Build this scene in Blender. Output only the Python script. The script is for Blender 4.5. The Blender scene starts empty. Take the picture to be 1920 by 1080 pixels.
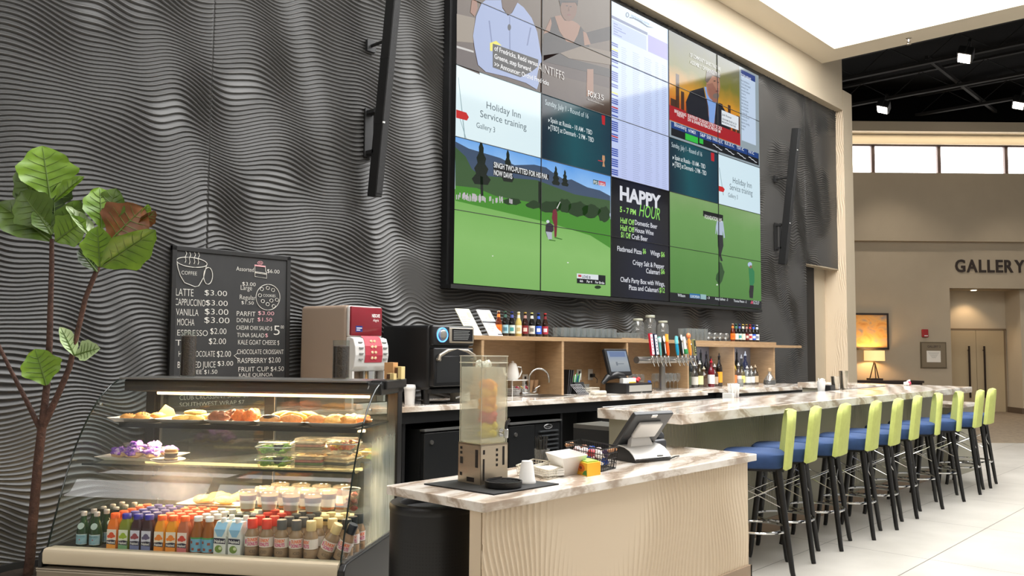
import bpy, math, random
import numpy as np
from mathutils import Vector, Matrix
random.seed(7)
RNG = np.random.default_rng(5)
scn = bpy.context.scene
col = scn.collection
def L(c):
    return tuple(((x/255)/12.92 if x/255 <= .04045 else ((x/255+.055)/1.055)**2.4) for x in c[:3]) + (1.0,)

# ------------------------------------------------------------------ camera
CAMLOC = Vector((-5.38117, -5.71019, 1.45))
YAW, PITCH, ROLL, FPX = 0.824426, 0.0703631, 0.00827794, 1606.86
_F = Vector((math.sin(YAW)*math.cos(PITCH), math.cos(YAW)*math.cos(PITCH), math.sin(PITCH)))
_r0 = Vector((math.cos(YAW), -math.sin(YAW), 0)); _u0 = _r0.cross(_F)
_R = _r0*math.cos(ROLL) + _u0*math.sin(ROLL); _U = _R.cross(_F)
camd = bpy.data.cameras.new('camera'); cam = bpy.data.objects.new('camera', camd); col.objects.link(cam)
camd.sensor_width = 36; camd.lens = FPX/1920*36; camd.clip_end = 200
cam.matrix_world = Matrix(((_R.x, _U.x, -_F.x, CAMLOC.x), (_R.y, _U.y, -_F.y, CAMLOC.y), (_R.z, _U.z, -_F.z, CAMLOC.z), (0, 0, 0, 1)))
scn.camera = cam
# ------------------------------------------------------------------ world, light, exposure
w = bpy.data.worlds.new('world'); scn.world = w; w.use_nodes = True
nt = w.node_tree; bg = nt.nodes['Background']
bg.inputs[0].default_value = (1.0, .98, .955, 1); bg.inputs[1].default_value = .50
scn.view_settings.view_transform = 'Standard'; scn.view_settings.look = 'None'
scn.view_settings.exposure = 0.0; scn.view_settings.gamma = 1.0
def area(name, loc, size, energy, color=(1, 1, 1), rot=(0, 0, 0), sizey=None, spread=None):
    l = bpy.data.lights.new(name, 'AREA'); l.energy = energy; l.color = color; l.size = size
    if sizey: l.shape = 'RECTANGLE'; l.size_y = sizey
    if spread: l.spread = spread
    o = bpy.data.objects.new(name, l); o.location = loc; o.rotation_euler = rot; col.objects.link(o); return o
def point(name, loc, energy, color=(1, 1, 1), r=.05):
    l = bpy.data.lights.new(name, 'POINT'); l.energy = energy; l.color = color; l.shadow_soft_size = r
    o = bpy.data.objects.new(name, l); o.location = loc; col.objects.link(o); return o
def spot(name, loc, to, energy, color, ang=60, r=.05, blend=.6):
    l = bpy.data.lights.new(name, 'SPOT'); l.energy = energy; l.color = color; l.spot_size = math.radians(ang); l.spot_blend = blend; l.shadow_soft_size = r
    o = bpy.data.objects.new(name, l); o.location = loc
    o.rotation_euler = (Vector(to)-Vector(loc)).to_track_quat('-Z', 'Y').to_euler(); col.objects.link(o); return o
SKY_STRENGTH = 8.8   # the daylit ceiling opening is the main light

# ------------------------------------------------------------------ materials
MATS = {}
def mat(name, c=(128, 128, 128), rough=.5, metal=0, spec=.5, emit=None, es=0, var=0, vs=8, bump=0, bs=40, coat=0):
    if name in MATS: return MATS[name]
    m = bpy.data.materials.new(name); m.use_nodes = True; t = m.node_tree; b = t.nodes['Principled BSDF']
    b.inputs['Base Color'].default_value = L(c); b.inputs['Roughness'].default_value = rough
    b.inputs['Metallic'].default_value = metal; b.inputs['Specular IOR Level'].default_value = spec
    if coat: b.inputs['Coat Weight'].default_value = coat
    if emit: b.inputs['Emission Color'].default_value = L(emit); b.inputs['Emission Strength'].default_value = es
    tc = None
    if var or bump:
        tc = t.nodes.new('ShaderNodeTexCoord')
    if var:
        n = t.nodes.new('ShaderNodeTexNoise'); n.inputs['Scale'].default_value = vs; n.inputs['Detail'].default_value = 5
        t.links.new(tc.outputs['Object'], n.inputs['Vector'])
        r = t.nodes.new('ShaderNodeValToRGB'); cl = L(c)
        r.color_ramp.elements[0].position = .3; r.color_ramp.elements[1].position = .7
        r.color_ramp.elements[0].color = tuple(x*(1-var) for x in cl[:3])+(1,); r.color_ramp.elements[1].color = tuple(min(1, x*(1+var)) for x in cl[:3])+(1,)
        t.links.new(n.outputs['Fac'], r.inputs['Fac']); t.links.new(r.outputs['Color'], b.inputs['Base Color'])
    if bump:
        n2 = t.nodes.new('ShaderNodeTexNoise'); n2.inputs['Scale'].default_value = bs; n2.inputs['Detail'].default_value = 6
        t.links.new(tc.outputs['Object'], n2.inputs['Vector'])
        bm_ = t.nodes.new('ShaderNodeBump'); bm_.inputs['Strength'].default_value = bump; bm_.inputs['Distance'].default_value = .01
        t.links.new(n2.outputs['Fac'], bm_.inputs['Height']); t.links.new(bm_.outputs['Normal'], b.inputs['Normal'])
    MATS[name] = m; return m
def glass(name, tint=(255, 255, 255), refl=1.0, rough=.02, haze=0, hazec=(200, 205, 200), fog=None, ior=1.45):
    """thin glass: see-through with Fresnel reflection, optional haze and patches of condensation"""
    if name in MATS: return MATS[name]
    m = bpy.data.materials.new(name); m.use_nodes = True; t = m.node_tree; t.nodes.remove(t.nodes['Principled BSDF'])
    out = t.nodes['Material Output']; tr = t.nodes.new('ShaderNodeBsdfTransparent'); tr.inputs[0].default_value = L(tint)
    gl = t.nodes.new('ShaderNodeBsdfGlossy'); gl.inputs['Roughness'].default_value = rough
    lw = t.nodes.new('ShaderNodeLayerWeight'); lw.inputs[0].default_value = .5
    pw = t.nodes.new('ShaderNodeMath'); pw.operation = 'POWER'; pw.inputs[1].default_value = 5; t.links.new(lw.outputs['Facing'], pw.inputs[0])
    mul = t.nodes.new('ShaderNodeMath'); mul.operation = 'MULTIPLY_ADD'; mul.inputs[1].default_value = .9*min(1, refl); mul.inputs[2].default_value = .045*refl
    t.links.new(pw.outputs[0], mul.inputs[0]); base = tr.outputs[0]
    if haze or fog:
        df = t.nodes.new('ShaderNodeBsdfTranslucent'); df.inputs[0].default_value = L(hazec)
        d2 = t.nodes.new('ShaderNodeBsdfDiffuse'); d2.inputs[0].default_value = L(hazec)
        ad = t.nodes.new('ShaderNodeMixShader'); ad.inputs[0].default_value = .5
        t.links.new(df.outputs[0], ad.inputs[1]); t.links.new(d2.outputs[0], ad.inputs[2])
        mx = t.nodes.new('ShaderNodeMixShader'); mx.inputs[0].default_value = haze
        t.links.new(tr.outputs[0], mx.inputs[1]); t.links.new(ad.outputs[0], mx.inputs[2]); base = mx.outputs[0]
        if fog: fog(t, mx.inputs[0])
    ms = t.nodes.new('ShaderNodeMixShader'); t.links.new(mul.outputs[0], ms.inputs[0]); t.links.new(base, ms.inputs[1]); t.links.new(gl.outputs[0], ms.inputs[2])
    t.links.new(ms.outputs[0], out.inputs[0]); MATS[name] = m; return m
def emis(name, c, s=1.0):
    if name in MATS: return MATS[name]
    m = bpy.data.materials.new(name); m.use_nodes = True; b = m.node_tree.nodes['Principled BSDF']
    b.inputs['Base Color'].default_value = (.006, .006, .006, 1); b.inputs['Roughness'].default_value = .08; b.inputs['Specular IOR Level'].default_value = .16
    b.inputs['Emission Color'].default_value = L(c); b.inputs['Emission Strength'].default_value = s
    MATS[name] = m; return m
def ramp_mat(name, stops, scale=(1, 1, 1), noise=3, distort=1.5, rough=.2, detail=8, spec=.5, coat=0, wave=True, rot=(0, 0, 0)):
    """veined / grained surface from a distorted wave or noise through a colour ramp"""
    if name in MATS: return MATS[name]
    m = bpy.data.materials.new(name); m.use_nodes = True; t = m.node_tree; b = t.nodes['Principled BSDF']
    b.inputs['Roughness'].default_value = rough; b.inputs['Specular IOR Level'].default_value = spec; b.inputs['Coat Weight'].default_value = coat
    tc = t.nodes.new('ShaderNodeTexCoord'); mp = t.nodes.new('ShaderNodeMapping'); mp.inputs['Scale'].default_value = scale; mp.inputs['Rotation'].default_value = rot
    t.links.new(tc.outputs['Object'], mp.inputs[0])
    if wave:
        n = t.nodes.new('ShaderNodeTexWave'); n.inputs['Scale'].default_value = noise; n.inputs['Distortion'].default_value = distort
        n.inputs['Detail'].default_value = detail; n.inputs['Detail Scale'].default_value = 1.3; n.inputs['Detail Roughness'].default_value = .62
    else:
        n = t.nodes.new('ShaderNodeTexNoise'); n.inputs['Scale'].default_value = noise; n.inputs['Detail'].default_value = detail; n.inputs['Distortion'].default_value = distort
    t.links.new(mp.outputs[0], n.inputs['Vector'])
    r = t.nodes.new('ShaderNodeValToRGB'); e = r.color_ramp.elements
    while len(e) < len(stops): e.new(.5)
    for k, (p, c) in enumerate(stops): e[k].position = p; e[k].color = L(c)
    t.links.new(n.outputs['Fac'], r.inputs['Fac']); t.links.new(r.outputs['Color'], b.inputs['Base Color']); MATS[name] = m; return m

# ------------------------------------------------------------------ mesh builder
class MB:
    def __init__(s): s.v = []; s.f = []; s.mi = []; s.mats = []; s.cur = 0
    def use(s, m):
        if m not in s.mats: s.mats.append(m)
        s.cur = s.mats.index(m); return s
    def add(s, vs, fs):
        o = len(s.v); s.v += [tuple(p) for p in vs]
        for f in fs: s.f.append([i+o for i in f]); s.mi.append(s.cur)
        return s
    def box(s, x0, x1, y0, y1, z0, z1, M=None):
        p = [(x0, y0, z0), (x1, y0, z0), (x1, y1, z0), (x0, y1, z0), (x0, y0, z1), (x1, y0, z1), (x1, y1, z1), (x0, y1, z1)]
        if M: p = [tuple(M @ Vector(q)) for q in p]
        return s.add(p, [(0, 3, 2, 1), (4, 5, 6, 7), (0, 1, 5, 4), (1, 2, 6, 5), (2, 3, 7, 6), (3, 0, 4, 7)])
    def rbox(s, x0, x1, y0, y1, z0, z1, b=.01, seg=3, M=None):
        """box with rounded edges"""
        import bmesh
        bm = bmesh.new(); bmesh.ops.create_cube(bm, size=1)
        for v in bm.verts: v.co = ((x0+x1)/2+v.co.x*(x1-x0), (y0+y1)/2+v.co.y*(y1-y0), (z0+z1)/2+v.co.z*(z1-z0))
        bmesh.ops.bevel(bm, geom=list(bm.edges), offset=b, segments=seg, profile=.5, affect='EDGES')
        return s.bm(bm, M)
    def bm(s, bm, M=None):
        bm.verts.index_update(); vs = [tuple(M @ v.co) if M else tuple(v.co) for v in bm.verts]; fs = [[v.index for v in f.verts] for f in bm.faces]
        bm.free(); return s.add(vs, fs)
    def prism(s, poly, z0, z1, M=None, top=None):
        """extrude a 2-D outline from z0 to z1 (top: outline of the upper ring)"""
        n = len(poly); tp = top or poly
        p = [(x, y, z0) for x, y in poly]+[(x, y, z1) for x, y in tp]
        if M: p = [tuple(M @ Vector(q)) for q in p]
        return s.add(p, [list(range(n))[::-1], list(range(n, 2*n))]+[(i, (i+1) % n, n+(i+1) % n, n+i) for i in range(n)])
    def lathe(s, prof, n=20, c=(0, 0, 0), M=None, cap=True, sq=0):
        """prof: (radius, z); sq > 0 turns the round section towards a rounded square"""
        vs = []; fs = []
        for r, z in prof:
            for k in range(n):
                a = 2*math.pi*(k+.5)/n; ca, sa = math.cos(a), math.sin(a)
                q = 1/((abs(ca)**(2+sq)+abs(sa)**(2+sq))**(1/(2+sq)))
                p = (c[0]+r*q*ca, c[1]+r*q*sa, c[2]+z); vs.append(tuple(M @ Vector(p)) if M else p)
        for j in range(len(prof)-1):
            for k in range(n):
                k2 = (k+1) % n; fs.append((j*n+k, j*n+k2, (j+1)*n+k2, (j+1)*n+k))
        if cap:
            fs.append(list(range(n))[::-1]); fs.append([(len(prof)-1)*n+k for k in range(n)])
        return s.add(vs, fs)
    def cyl(s, p0, p1, r0, r1=None, n=12):
        return s.tube([p0, p1], [r0, r0 if r1 is None else r1], n)
    def tube(s, pts, r, n=8, closed=False):
        pts = [Vector(p) for p in pts]; m = len(pts); rr = r if isinstance(r, (list, tuple)) else [r]*m
        vs = []; fs = []; ref = None
        for i, p in enumerate(pts):
            if closed: d = pts[(i+1) % m]-pts[i-1]
            else: d = pts[min(i+1, m-1)]-pts[max(i-1, 0)]
            d.normalize()
            if ref is None: ref = Vector((0, 0, 1)) if abs(d.z) < .9 else Vector((1, 0, 0))
            a = d.cross(ref); a.normalize(); b = d.cross(a); b.normalize(); ref = -b if False else ref
            for k in range(n):
                t = 2*math.pi*k/n; vs.append(p+(a*math.cos(t)+b*math.sin(t))*rr[i])
        L_ = m if closed else m-1
        for i in range(L_):
            for k in range(n):
                k2 = (k+1) % n; j = (i+1) % m; fs.append((i*n+k, i*n+k2, j*n+k2, j*n+k))
        if not closed: fs.append(list(range(n))); fs.append([(m-1)*n+k for k in range(n)][::-1])
        return s.add(vs, fs)
    def sheet(s, grid, closed_u=False):
        """grid[i][j] of points"""
        a = len(grid); b = len(grid[0]); vs = [tuple(p) for r in grid for p in r]
        fs = [(i*b+j, i*b+j+1, (i+1)*b+j+1, (i+1)*b+j) for i in range(a-1) for j in range(b-1)]
        if closed_u: fs += [((a-1)*b+j, (a-1)*b+j+1, j+1, j) for j in range(b-1)]
        return s.add(vs, fs)
    def blob(s, c, r, noise=.12, seed=0, n=12, m=8, M=None, flat=0):
        """lumpy ellipsoid"""
        rg = random.Random(seed); ph = [rg.uniform(0, 6.28) for _ in range(6)]
        vs = []; fs = []
        for j in range(1, m):
            th = math.pi*j/m
            for k in range(n):
                a = 2*math.pi*k/n
                q = 1+noise*(math.sin(3*a+ph[0]+2*th)+math.sin(5*a+ph[1])*math.sin(3*th+ph[2])+math.sin(2*a-4*th+ph[3]))*.6
                z = math.cos(th)*r[2]*q
                if flat and z < 0: z *= (1-flat)
                p = Vector((c[0]+r[0]*q*math.sin(th)*math.cos(a), c[1]+r[1]*q*math.sin(th)*math.sin(a), c[2]+z))
                vs.append(tuple(M @ p) if M else tuple(p))
        for tp in (1, -1):
            p = Vector((c[0], c[1], c[2]+tp*r[2]*(1 if tp > 0 else 1-flat))); vs.append(tuple(M @ p) if M else tuple(p))
        for j in range(m-2):
            for k in range(n):
                k2 = (k+1) % n; fs.append((j*n+k, (j+1)*n+k, (j+1)*n+k2, j*n+k2))
        t0 = (m-1)*n
        for k in range(n):
            fs.append((t0, k, (k+1) % n)); fs.append((t0+1, (m-2)*n+(k+1) % n, (m-2)*n+k))
        return s.add(vs, fs)
    def poly(s, pts): return s.add(pts, [list(range(len(pts)))])
    def text(s, st, fn, bold=0, shear=0, sp=1):
        """lettering: fn maps glyph coordinates (x 0..1 of the width, y in cap heights) to 3-D"""
        vs, fs, wd = glyphs(st, bold, shear, sp)
        return s.add([fn(x/wd, y) for x, y in vs], fs)
    def build(s, name, m=None, parent=None, smooth=False, bevel=0, loc=None):
        me = bpy.data.meshes.new(name); me.from_pydata(s.v, [], s.f)
        ms = s.mats if s.mats else [m]
        for k in ms: me.materials.append(k)
        if len(ms) > 1: me.polygons.foreach_set('material_index', s.mi)
        if smooth:
            me.polygons.foreach_set('use_smooth', [True]*len(s.f))
            try: me.set_sharp_from_angle(angle=math.radians(38))
            except Exception: pass
        me.update(); o = bpy.data.objects.new(name, me); col.objects.link(o)
        if parent: o.parent = parent
        if loc: o.location = loc
        if bevel:
            b = o.modifiers.new('edge', 'BEVEL'); b.width = bevel; b.segments = 2; b.limit_method = 'ANGLE'
        return o
_gc = {}
def glyphs(st, bold=0, shear=0, sp=1):
    k = (st, bold, shear, sp)
    if k in _gc: return _gc[k]
    cu = bpy.data.curves.new('t', 'FONT'); cu.body = st; cu.size = 1; cu.offset = bold; cu.shear = shear; cu.resolution_u = 3; cu.space_character = sp
    o = bpy.data.objects.new('t', cu); col.objects.link(o); dg = bpy.context.evaluated_depsgraph_get()
    me = o.evaluated_get(dg).to_mesh(); vs = [(v.co.x, v.co.y/.69) for v in me.vertices]; fs = [list(p.vertices) for p in me.polygons]
    o.evaluated_get(dg).to_mesh_clear(); bpy.data.objects.remove(o); bpy.data.curves.remove(cu)
    x0 = min([v[0] for v in vs] or [0]); vs = [(x-x0, y) for x, y in vs]; wd = max([v[0] for v in vs] or [1])
    _gc[k] = (vs, fs, wd); return _gc[k]
def tag(o, label=None, cat=None, group=None, kind=None):
    if label: o['label'] = label
    if cat: o['category'] = cat
    if group: o['group'] = group
    if kind: o['kind'] = kind
    return o
def T(name, label, cat, loc=(0, 0, 0), rz=0, group=None):
    o = bpy.data.objects.new(name, None); o.empty_display_size = .1; col.objects.link(o); o.location = loc; o.rotation_euler = (0, 0, rz)
    return tag(o, label, cat, group)
_kids = {}
def kids_index():
    _kids.clear()
    for o in col.objects:
        if o.parent: _kids.setdefault(o.parent.name, []).append(o)
def dup(root, loc, rz=None, label=None, group=None, rot=None, scale=None):
    """copy of a thing with copies of its parts and sub-parts"""
    def rec(o, par):
        c = o.copy(); col.objects.link(c); c.parent = par
        if par is not None: c.matrix_parent_inverse = o.matrix_parent_inverse
        for ch in _kids.get(o.name, []): rec(ch, c)
        return c
    if root.name not in _kids: kids_index()
    r = rec(root, None); r.location = loc
    if rz is not None: r.rotation_euler = (0, 0, rz)
    if rot is not None: r.rotation_euler = rot
    if scale is not None: r.scale = scale
    if label: r['label'] = label
    if group: r['group'] = group
    return r
def struct(mb, name, m, parent=None, **k):
    o = mb.build(name, m, parent, **k)
    if not parent: o['kind'] = 'structure'
    return o
ORD = ['first', 'second', 'third', 'fourth', 'fifth', 'sixth', 'seventh', 'eighth', 'ninth', 'tenth', 'eleventh', 'twelfth']

# ------------------------------------------------------------------ rippled relief panels
def wave_panel(name, m, s0, s1, t0, t1, lam, mapf, ds, warps, mask=None, k=.33, seams=(), parent=None, maxd=.014, cut=None):
    """relief of overlapping ripples: rows of the mesh follow the crest lines, s along and t across the ripples"""
    S = set(np.arange(s0, s1+ds*.5, ds).round(4).tolist()); S = np.array(sorted(S)); S[-1] = s1
    for q in seams: S = np.sort(np.concatenate([S[(abs(S-q) > .006)], [q-.004, q-.0015, q+.0015, q+.004]]))
    tt = np.linspace(t0, t1, int((t1-t0)/.004)+2)
    def phi(s, t): return t/lam+sum(A*np.sin(a*s+b*t+p) for A, a, b, p in warps)
    def phit(s, t): return 1/lam+sum(A*b*np.cos(a*s+b*t+p) for A, a, b, p in warps)
    P = np.array([np.maximum.accumulate(phi(s, tt)) for s in S])
    n0, n1 = int(math.floor(P.min())), int(math.ceil(P.max()))
    fr = np.array([0, .09, .26, .50, .76, .985]); dp = np.array([0, 1, .58, .24, .05, 0])
    rows = np.concatenate([n+fr for n in range(n0, n1)]); deps = np.tile(dp, n1-n0)
    G = np.empty((len(S), len(rows), 3)); TT = np.empty((len(S), len(rows)))
    for i, s in enumerate(S):
        t = np.interp(rows, P[i], tt); TT[i] = t
        d = deps*np.clip(k/np.maximum(phit(s, t), 6), 0, maxd)
        if mask is not None: d = d*mask(s, t)
        for q in seams:
            if abs(s-q) < .002: d = d*0-.006
        G[i] = mapf(np.full_like(t, s), t, d)
    a, b = len(S), len(rows); idx = np.arange(a*b).reshape(a, b)
    q = np.stack([idx[:-1, :-1], idx[1:, :-1], idx[1:, 1:], idx[:-1, 1:]], -1)
    ok = (np.maximum(TT[:-1, 1:]-TT[:-1, :-1], TT[1:, 1:]-TT[1:, :-1]) > 1e-5)
    if cut is not None: ok &= cut(.5*(S[:-1]+S[1:])[:, None], .5*(TT[:-1, 1:]+TT[:-1, :-1]))
    q = q[ok]
    me = bpy.data.meshes.new(name); me.vertices.add(a*b); me.vertices.foreach_set('co', G.reshape(-1))
    nf = len(q); me.loops.add(nf*4); me.loops.foreach_set('vertex_index', q.reshape(-1).astype(np.int32))
    me.polygons.add(nf); me.polygons.foreach_set('loop_start', np.arange(0, nf*4, 4, dtype=np.int32))
    me.materials.append(m); me.update(calc_edges=True); me.validate()
    o = bpy.data.objects.new(name, me); col.objects.link(o)
    if parent: o.parent = parent
    return o
def vnoise(seed, sc):
    r = np.random.default_rng(seed); K = r.uniform(-1, 1, (6, 2))*sc; p = r.uniform(0, 6.28, 6)
    return lambda s, t: sum(np.sin(K[i, 0]*s+K[i, 1]*t+p[i]) for i in range(6))/2.4
# ================================================================== SETTING
WALLY = .15
m_dark = mat('charcoal_relief', (58, 57, 55), .38, var=.06, vs=3)
m_beige = mat('beige_paint', (188, 174, 150), .7, var=.03, vs=2)
m_beige_dk = mat('taupe_paint', (168, 154, 132), .75, var=.03, vs=2)
m_beigerel = mat('beige_relief', (216, 197, 170), .5)
m_black = mat('black_paint', (16, 16, 16), .6)
WARP = [(1.0, 7.3, 3.4, .3), (.8, -5.1, 6.3, 1.9), (.6, 10.5, 2.5, 4.0), (.55, 3.2, -8.0, 2.2), (.25, 14.7, 5.0, .8)]
nz = vnoise(3, 5.5); nz4 = vnoise(14, 9)
def wall_mask(s, t):
    base = np.where(s < .5, 2.2, np.where(s > 6.1, .42, 1.0)); return np.clip(base+.9*nz(s, t)+np.where(s > 6.1, .55*nz4(s, t), 0), .0, 1.0)
wall = wave_panel('wall_back', m_dark, -5.0, 9.22, 0.0, 5.62, .032, lambda s, t, d: np.stack([s, WALLY-d, t], -1), .026, WARP, wall_mask, k=.46, maxd=.019,
                  seams=(-4.76, -2.335, 7.93), cut=lambda s, t: ~((s > 7.93) & (t < 2.86)))
tag(wall, kind='structure')
# fascia above the video wall and its underside
mb = MB(); mb.box(-6.5, 9.207, .012, .40, 5.615, 6.75); struct(mb, 'trim_1', m_beige)
mb = MB(); mb.box(-6.5, 9.23, .145, .40, -.0, 5.615); mb2 = None
# solid wall behind the relief (with the doorway left open)
mb = MB(); mb.box(-6.5, 7.93, .151, .30, 0, 5.615); mb.box(7.93, 9.23, .151, .30, 2.86, 5.615); struct(mb, 'wall_backing', m_dark)
mb = MB(); mb.box(7.94, 9.23, .150, .306, 2.84, 2.862); struct(mb, 'trim_2', m_beige_dk)
# passage behind the doorway
mb = MB(); mb.box(6.5, 9.23, .39, .49, 0, 3.2); struct(mb, 'wall_passage', m_beige)
mb = MB(); mb.box(7.6, 8.72, .36, .39, 0, 3.1); struct(mb, 'door_3', m_black)
# return wall: rippled face towards the bar, plain end
W2 = [(.5, 5.5, 6.0, .3), (.5, 8.0, -9.0, 1.2), (.3, 13, 4, 2.)]
nz2 = vnoise(9, 7)
ret = wave_panel('wall_right', m_beigerel, 0, 5.62, .012, .40, .036, lambda s, t, d: np.stack([9.228-d*.8, t, s], -1), .03, W2, lambda s, t: np.clip(.5+1.3*nz2(s, t*3), 0, 1))
tag(ret, kind='structure')
mb = MB(); mb.box(9.23, 9.62, .012, .50, 0, 5.98); struct(mb, 'trim_3', m_beige)
# ceiling frame round the light well
Z6 = 6.23
mb = MB(); X0, X1, Y0, Y1 = -7.5, 8.37, -9.0, .012; OX0, OX1, OY0, OY1 = -3.2, 7.82, -5.8, -.42
mb.box(X0, X1, OY1, Y1, Z6, Z6+.9); mb.box(X0, X1, Y0, OY0, Z6, Z6+.9); mb.box(X0, OX0, OY0, OY1, Z6, Z6+.9); mb.box(OX1, X1, OY0, OY1, Z6, Z6+.9)
struct(mb, 'ceiling', mat('soffit_paint', (226, 214, 192), .8))
m_sky = mat('sky_pane', (255, 255, 255), .5, emit=(252, 252, 252), es=SKY_STRENGTH)
mb = MB(); mb.box(OX0, OX1, OY0, OY1, Z6+.03, Z6+.06); struct(mb, 'window_1', m_sky)
# open black ceiling further on, with joists
m_ceil = mat('black_ceiling', (2, 2, 2), 1.0, spec=.1); m_joist = mat('joist_paint', (30, 29, 28), .9, spec=.2)
mb = MB(); mb.box(8.37, 30, -14, 12, 7.6, 7.7); struct(mb, 'ceiling_open', m_ceil)
mb = MB(); mb.box(8.37, 8.45, -14, .4, 6.3, 7.6); struct(mb, 'trim_4', m_black)
for i, x in enumerate((11.82, 13.75, 15.55, 17.4, 19.3)):
    mb = MB(); mb.box(x-.05, x+.05, -14, 9, 6.96, 7.02); mb.box(x-.05, x+.05, -14, 9, 7.42, 7.47)
    for k in range(18):
        y = -13+k*1.25; mb.tube([(x, y, 7.0), (x, y+.6, 7.44), (x, y+1.2, 7.0)], .010, 5)
    struct(mb, f'trim_{20+i}', m_joist)
mb = MB()
for y in (-3.2, -.6, 1.9): mb.box(11.8, 21, y-.03, y+.03, 7.05, 7.12)
struct(mb, 'trim_30', m_joist)
# floor: big pale tiles, then carpet
m_floor = bpy.data.materials.new('pale_tile'); m_floor.use_nodes = True; t = m_floor.node_tree; b = t.nodes['Principled BSDF']
b.inputs['Roughness'].default_value = .32; b.inputs['Specular IOR Level'].default_value = .45
tc = t.nodes.new('ShaderNodeTexCoord'); mp = t.nodes.new('ShaderNodeMapping'); mp.inputs['Location'].default_value = (.35, 2.98, 0)
t.links.new(tc.outputs['Object'], mp.inputs[0]); br = t.nodes.new('ShaderNodeTexBrick')
br.inputs['Scale'].default_value = 1; br.inputs['Brick Width'].default_value = 1.46; br.inputs['Row Height'].default_value = .73; br.inputs['Mortar Size'].default_value = .0035; br.inputs['Mortar Smooth'].default_value = 0
br.offset = 0
nn = t.nodes.new('ShaderNodeTexNoise'); nn.inputs['Scale'].default_value = 2.2; nn.inputs['Detail'].default_value = 7; t.links.new(tc.outputs['Object'], nn.inputs['Vector'])
r = t.nodes.new('ShaderNodeValToRGB'); r.color_ramp.elements[0].position = .35; r.color_ramp.elements[0].color = L((170, 166, 158)); r.color_ramp.elements[1].position = .7; r.color_ramp.elements[1].color = L((186, 182, 174))
t.links.new(nn.outputs['Fac'], r.inputs['Fac']); t.links.new(r.outputs['Color'], br.inputs['Color1']); t.links.new(r.outputs['Color'], br.inputs['Color2'])
br.inputs['Mortar'].default_value = L((96, 92, 84)); t.links.new(mp.outputs[0], br.inputs['Vector']); t.links.new(br.outputs['Color'], b.inputs['Base Color'])
mb = MB(); mb.box(-9, 30, -14, 12, -.1, 0); struct(mb, 'floor', m_floor)
m_carpet = ramp_mat('carpet', [(.3, (120, 106, 88)), (.7, (146, 130, 108))], (1, 1, 1), 9, 1.0, .95, wave=False)
# far wall stands square to the diagonal of the room; local frame: x right, y away, origin under the wall foot
FD = 20.1
FO = (CAMLOC.x+math.sin(YAW)*FD, CAMLOC.y+math.cos(YAW)*FD, 0)
def FT(name):
    o = bpy.data.objects.new(name, None); col.objects.link(o); o.location = FO; o.rotation_euler = (0, 0, -YAW); return o
def FM(x=0, y=0, z=0):
    return Matrix.Translation(FO) @ Matrix.Rotation(-YAW, 4, 'Z') @ Matrix.Translation((x, y, z))
M0 = FM()
mb = MB(); mb.box(-2, 14.5, -6.2, .9, .0, .006, M0); struct(mb, 'floor_carpet', m_carpet)
mb = MB(); mb.box(-2, 10.29, 0, .3, 0, 4.04, M0); mb.box(10.29, 12.6, 0, .3, 2.95, 4.04, M0); mb.box(12.6, 15, 0, .3, 0, 4.04, M0); struct(mb, 'wall_far', m_beige_dk)
mb = MB(); mb.box(-2, 15, -.14, .3, 4.04, 5.66, M0); struct(mb, 'wall_far_upper', m_beige_dk)
mb = MB(); mb.box(-2, 15, -.05, .3, 6.37, 6.62, M0); mb.box(-2, 15, -.35, .3, 6.60, 6.83, M0); struct(mb, 'trim_5', m_beige)
mb = MB(); mb.box(-2, 15, -.36, .3, 6.83, 8.0, M0); struct(mb, 'trim_6', m_ceil)
co_ = area('band_fill_light', FM(8.5, -.22, 6.585).translation, 12, 55, (1, .86, .66), (0, 0, -YAW), .10)  # added unseen light, brightens the beige band over the far windows
mb = MB(); mb.box(10.25, 12.7, .9, 1.0, 0, 3.0, M0); mb.box(12.10, 12.62, .28, 1.0, 0, 3.0, M0); mb.box(10.2, 10.29, .28, 1.0, 0, 3.0, M0); struct(mb, 'wall_alcove', m_beige)
mb = MB(); mb.box(10.2, 12.7, .2, 1.0, 2.95, 3.0, M0); struct(mb, 'ceiling_alcove', m_beige)
mb = MB(); mb.box(12.05, 12.11, .25, .9, 0, .14, M0); struct(mb, 'baseboard_alcove', mat('base_brown', (92, 76, 60), .6))
m_pane = mat('daylit_pane', (255, 255, 255), .4, emit=(255, 253, 252), es=6)
m_mull = mat('bronze_mullion', (92, 76, 72), .5)
xs = [5.42, 7.0, 8.57, 10.14, 11.74, 13.3, 14.9]
for i in range(len(xs)-1):
    f = FT(f'window_{i+2}'); f['kind'] = 'structure'
    mb = MB(); mb.box(xs[i]+.04, xs[i+1]-.04, .1, .12, 5.66, 6.34); mb.build('pane', m_pane, f)
    mb = MB(); mb.box(xs[i]-.04, xs[i]+.04, .02, .16, 5.62, 6.37); mb.box(xs[i], xs[i+1], .02, .16, 6.33, 6.37); mb.build('window_frame', m_mull, f)
# double door in the alcove
m_door = mat('cream_door', (176, 158, 126), .55)
d = FT('door_1'); d['kind'] = 'structure'
for k, (a, b_) in enumerate(((10.66, 11.335), (11.345, 12.02))):
    mb = MB(); mb.box(a, b_, .86, .9, .01, 1.985); lf = mb.build('door_leaf', m_door, d)
    hx = 11.335-.20 if k == 0 else 11.345+.16
    mb = MB(); mb.cyl((hx, .80, .35), (hx, .80, 1.60), .022, n=10)
    for z in (.5, 1.5): mb.cyl((hx, .80, z), (hx, .87, z), .012)
    mb.build('pull_handle', mat('bronze_bar', (46, 34, 26), .35, .6), lf, True)
mb = MB(); mb.box(10.6, 12.08, .855, .9, 1.99, 2.03); mb.box(12.025, 12.06, .855, .9, 0, 2.03); mb.build('door_frame', mat('door_frame', (120, 102, 78), .6), d)
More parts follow.
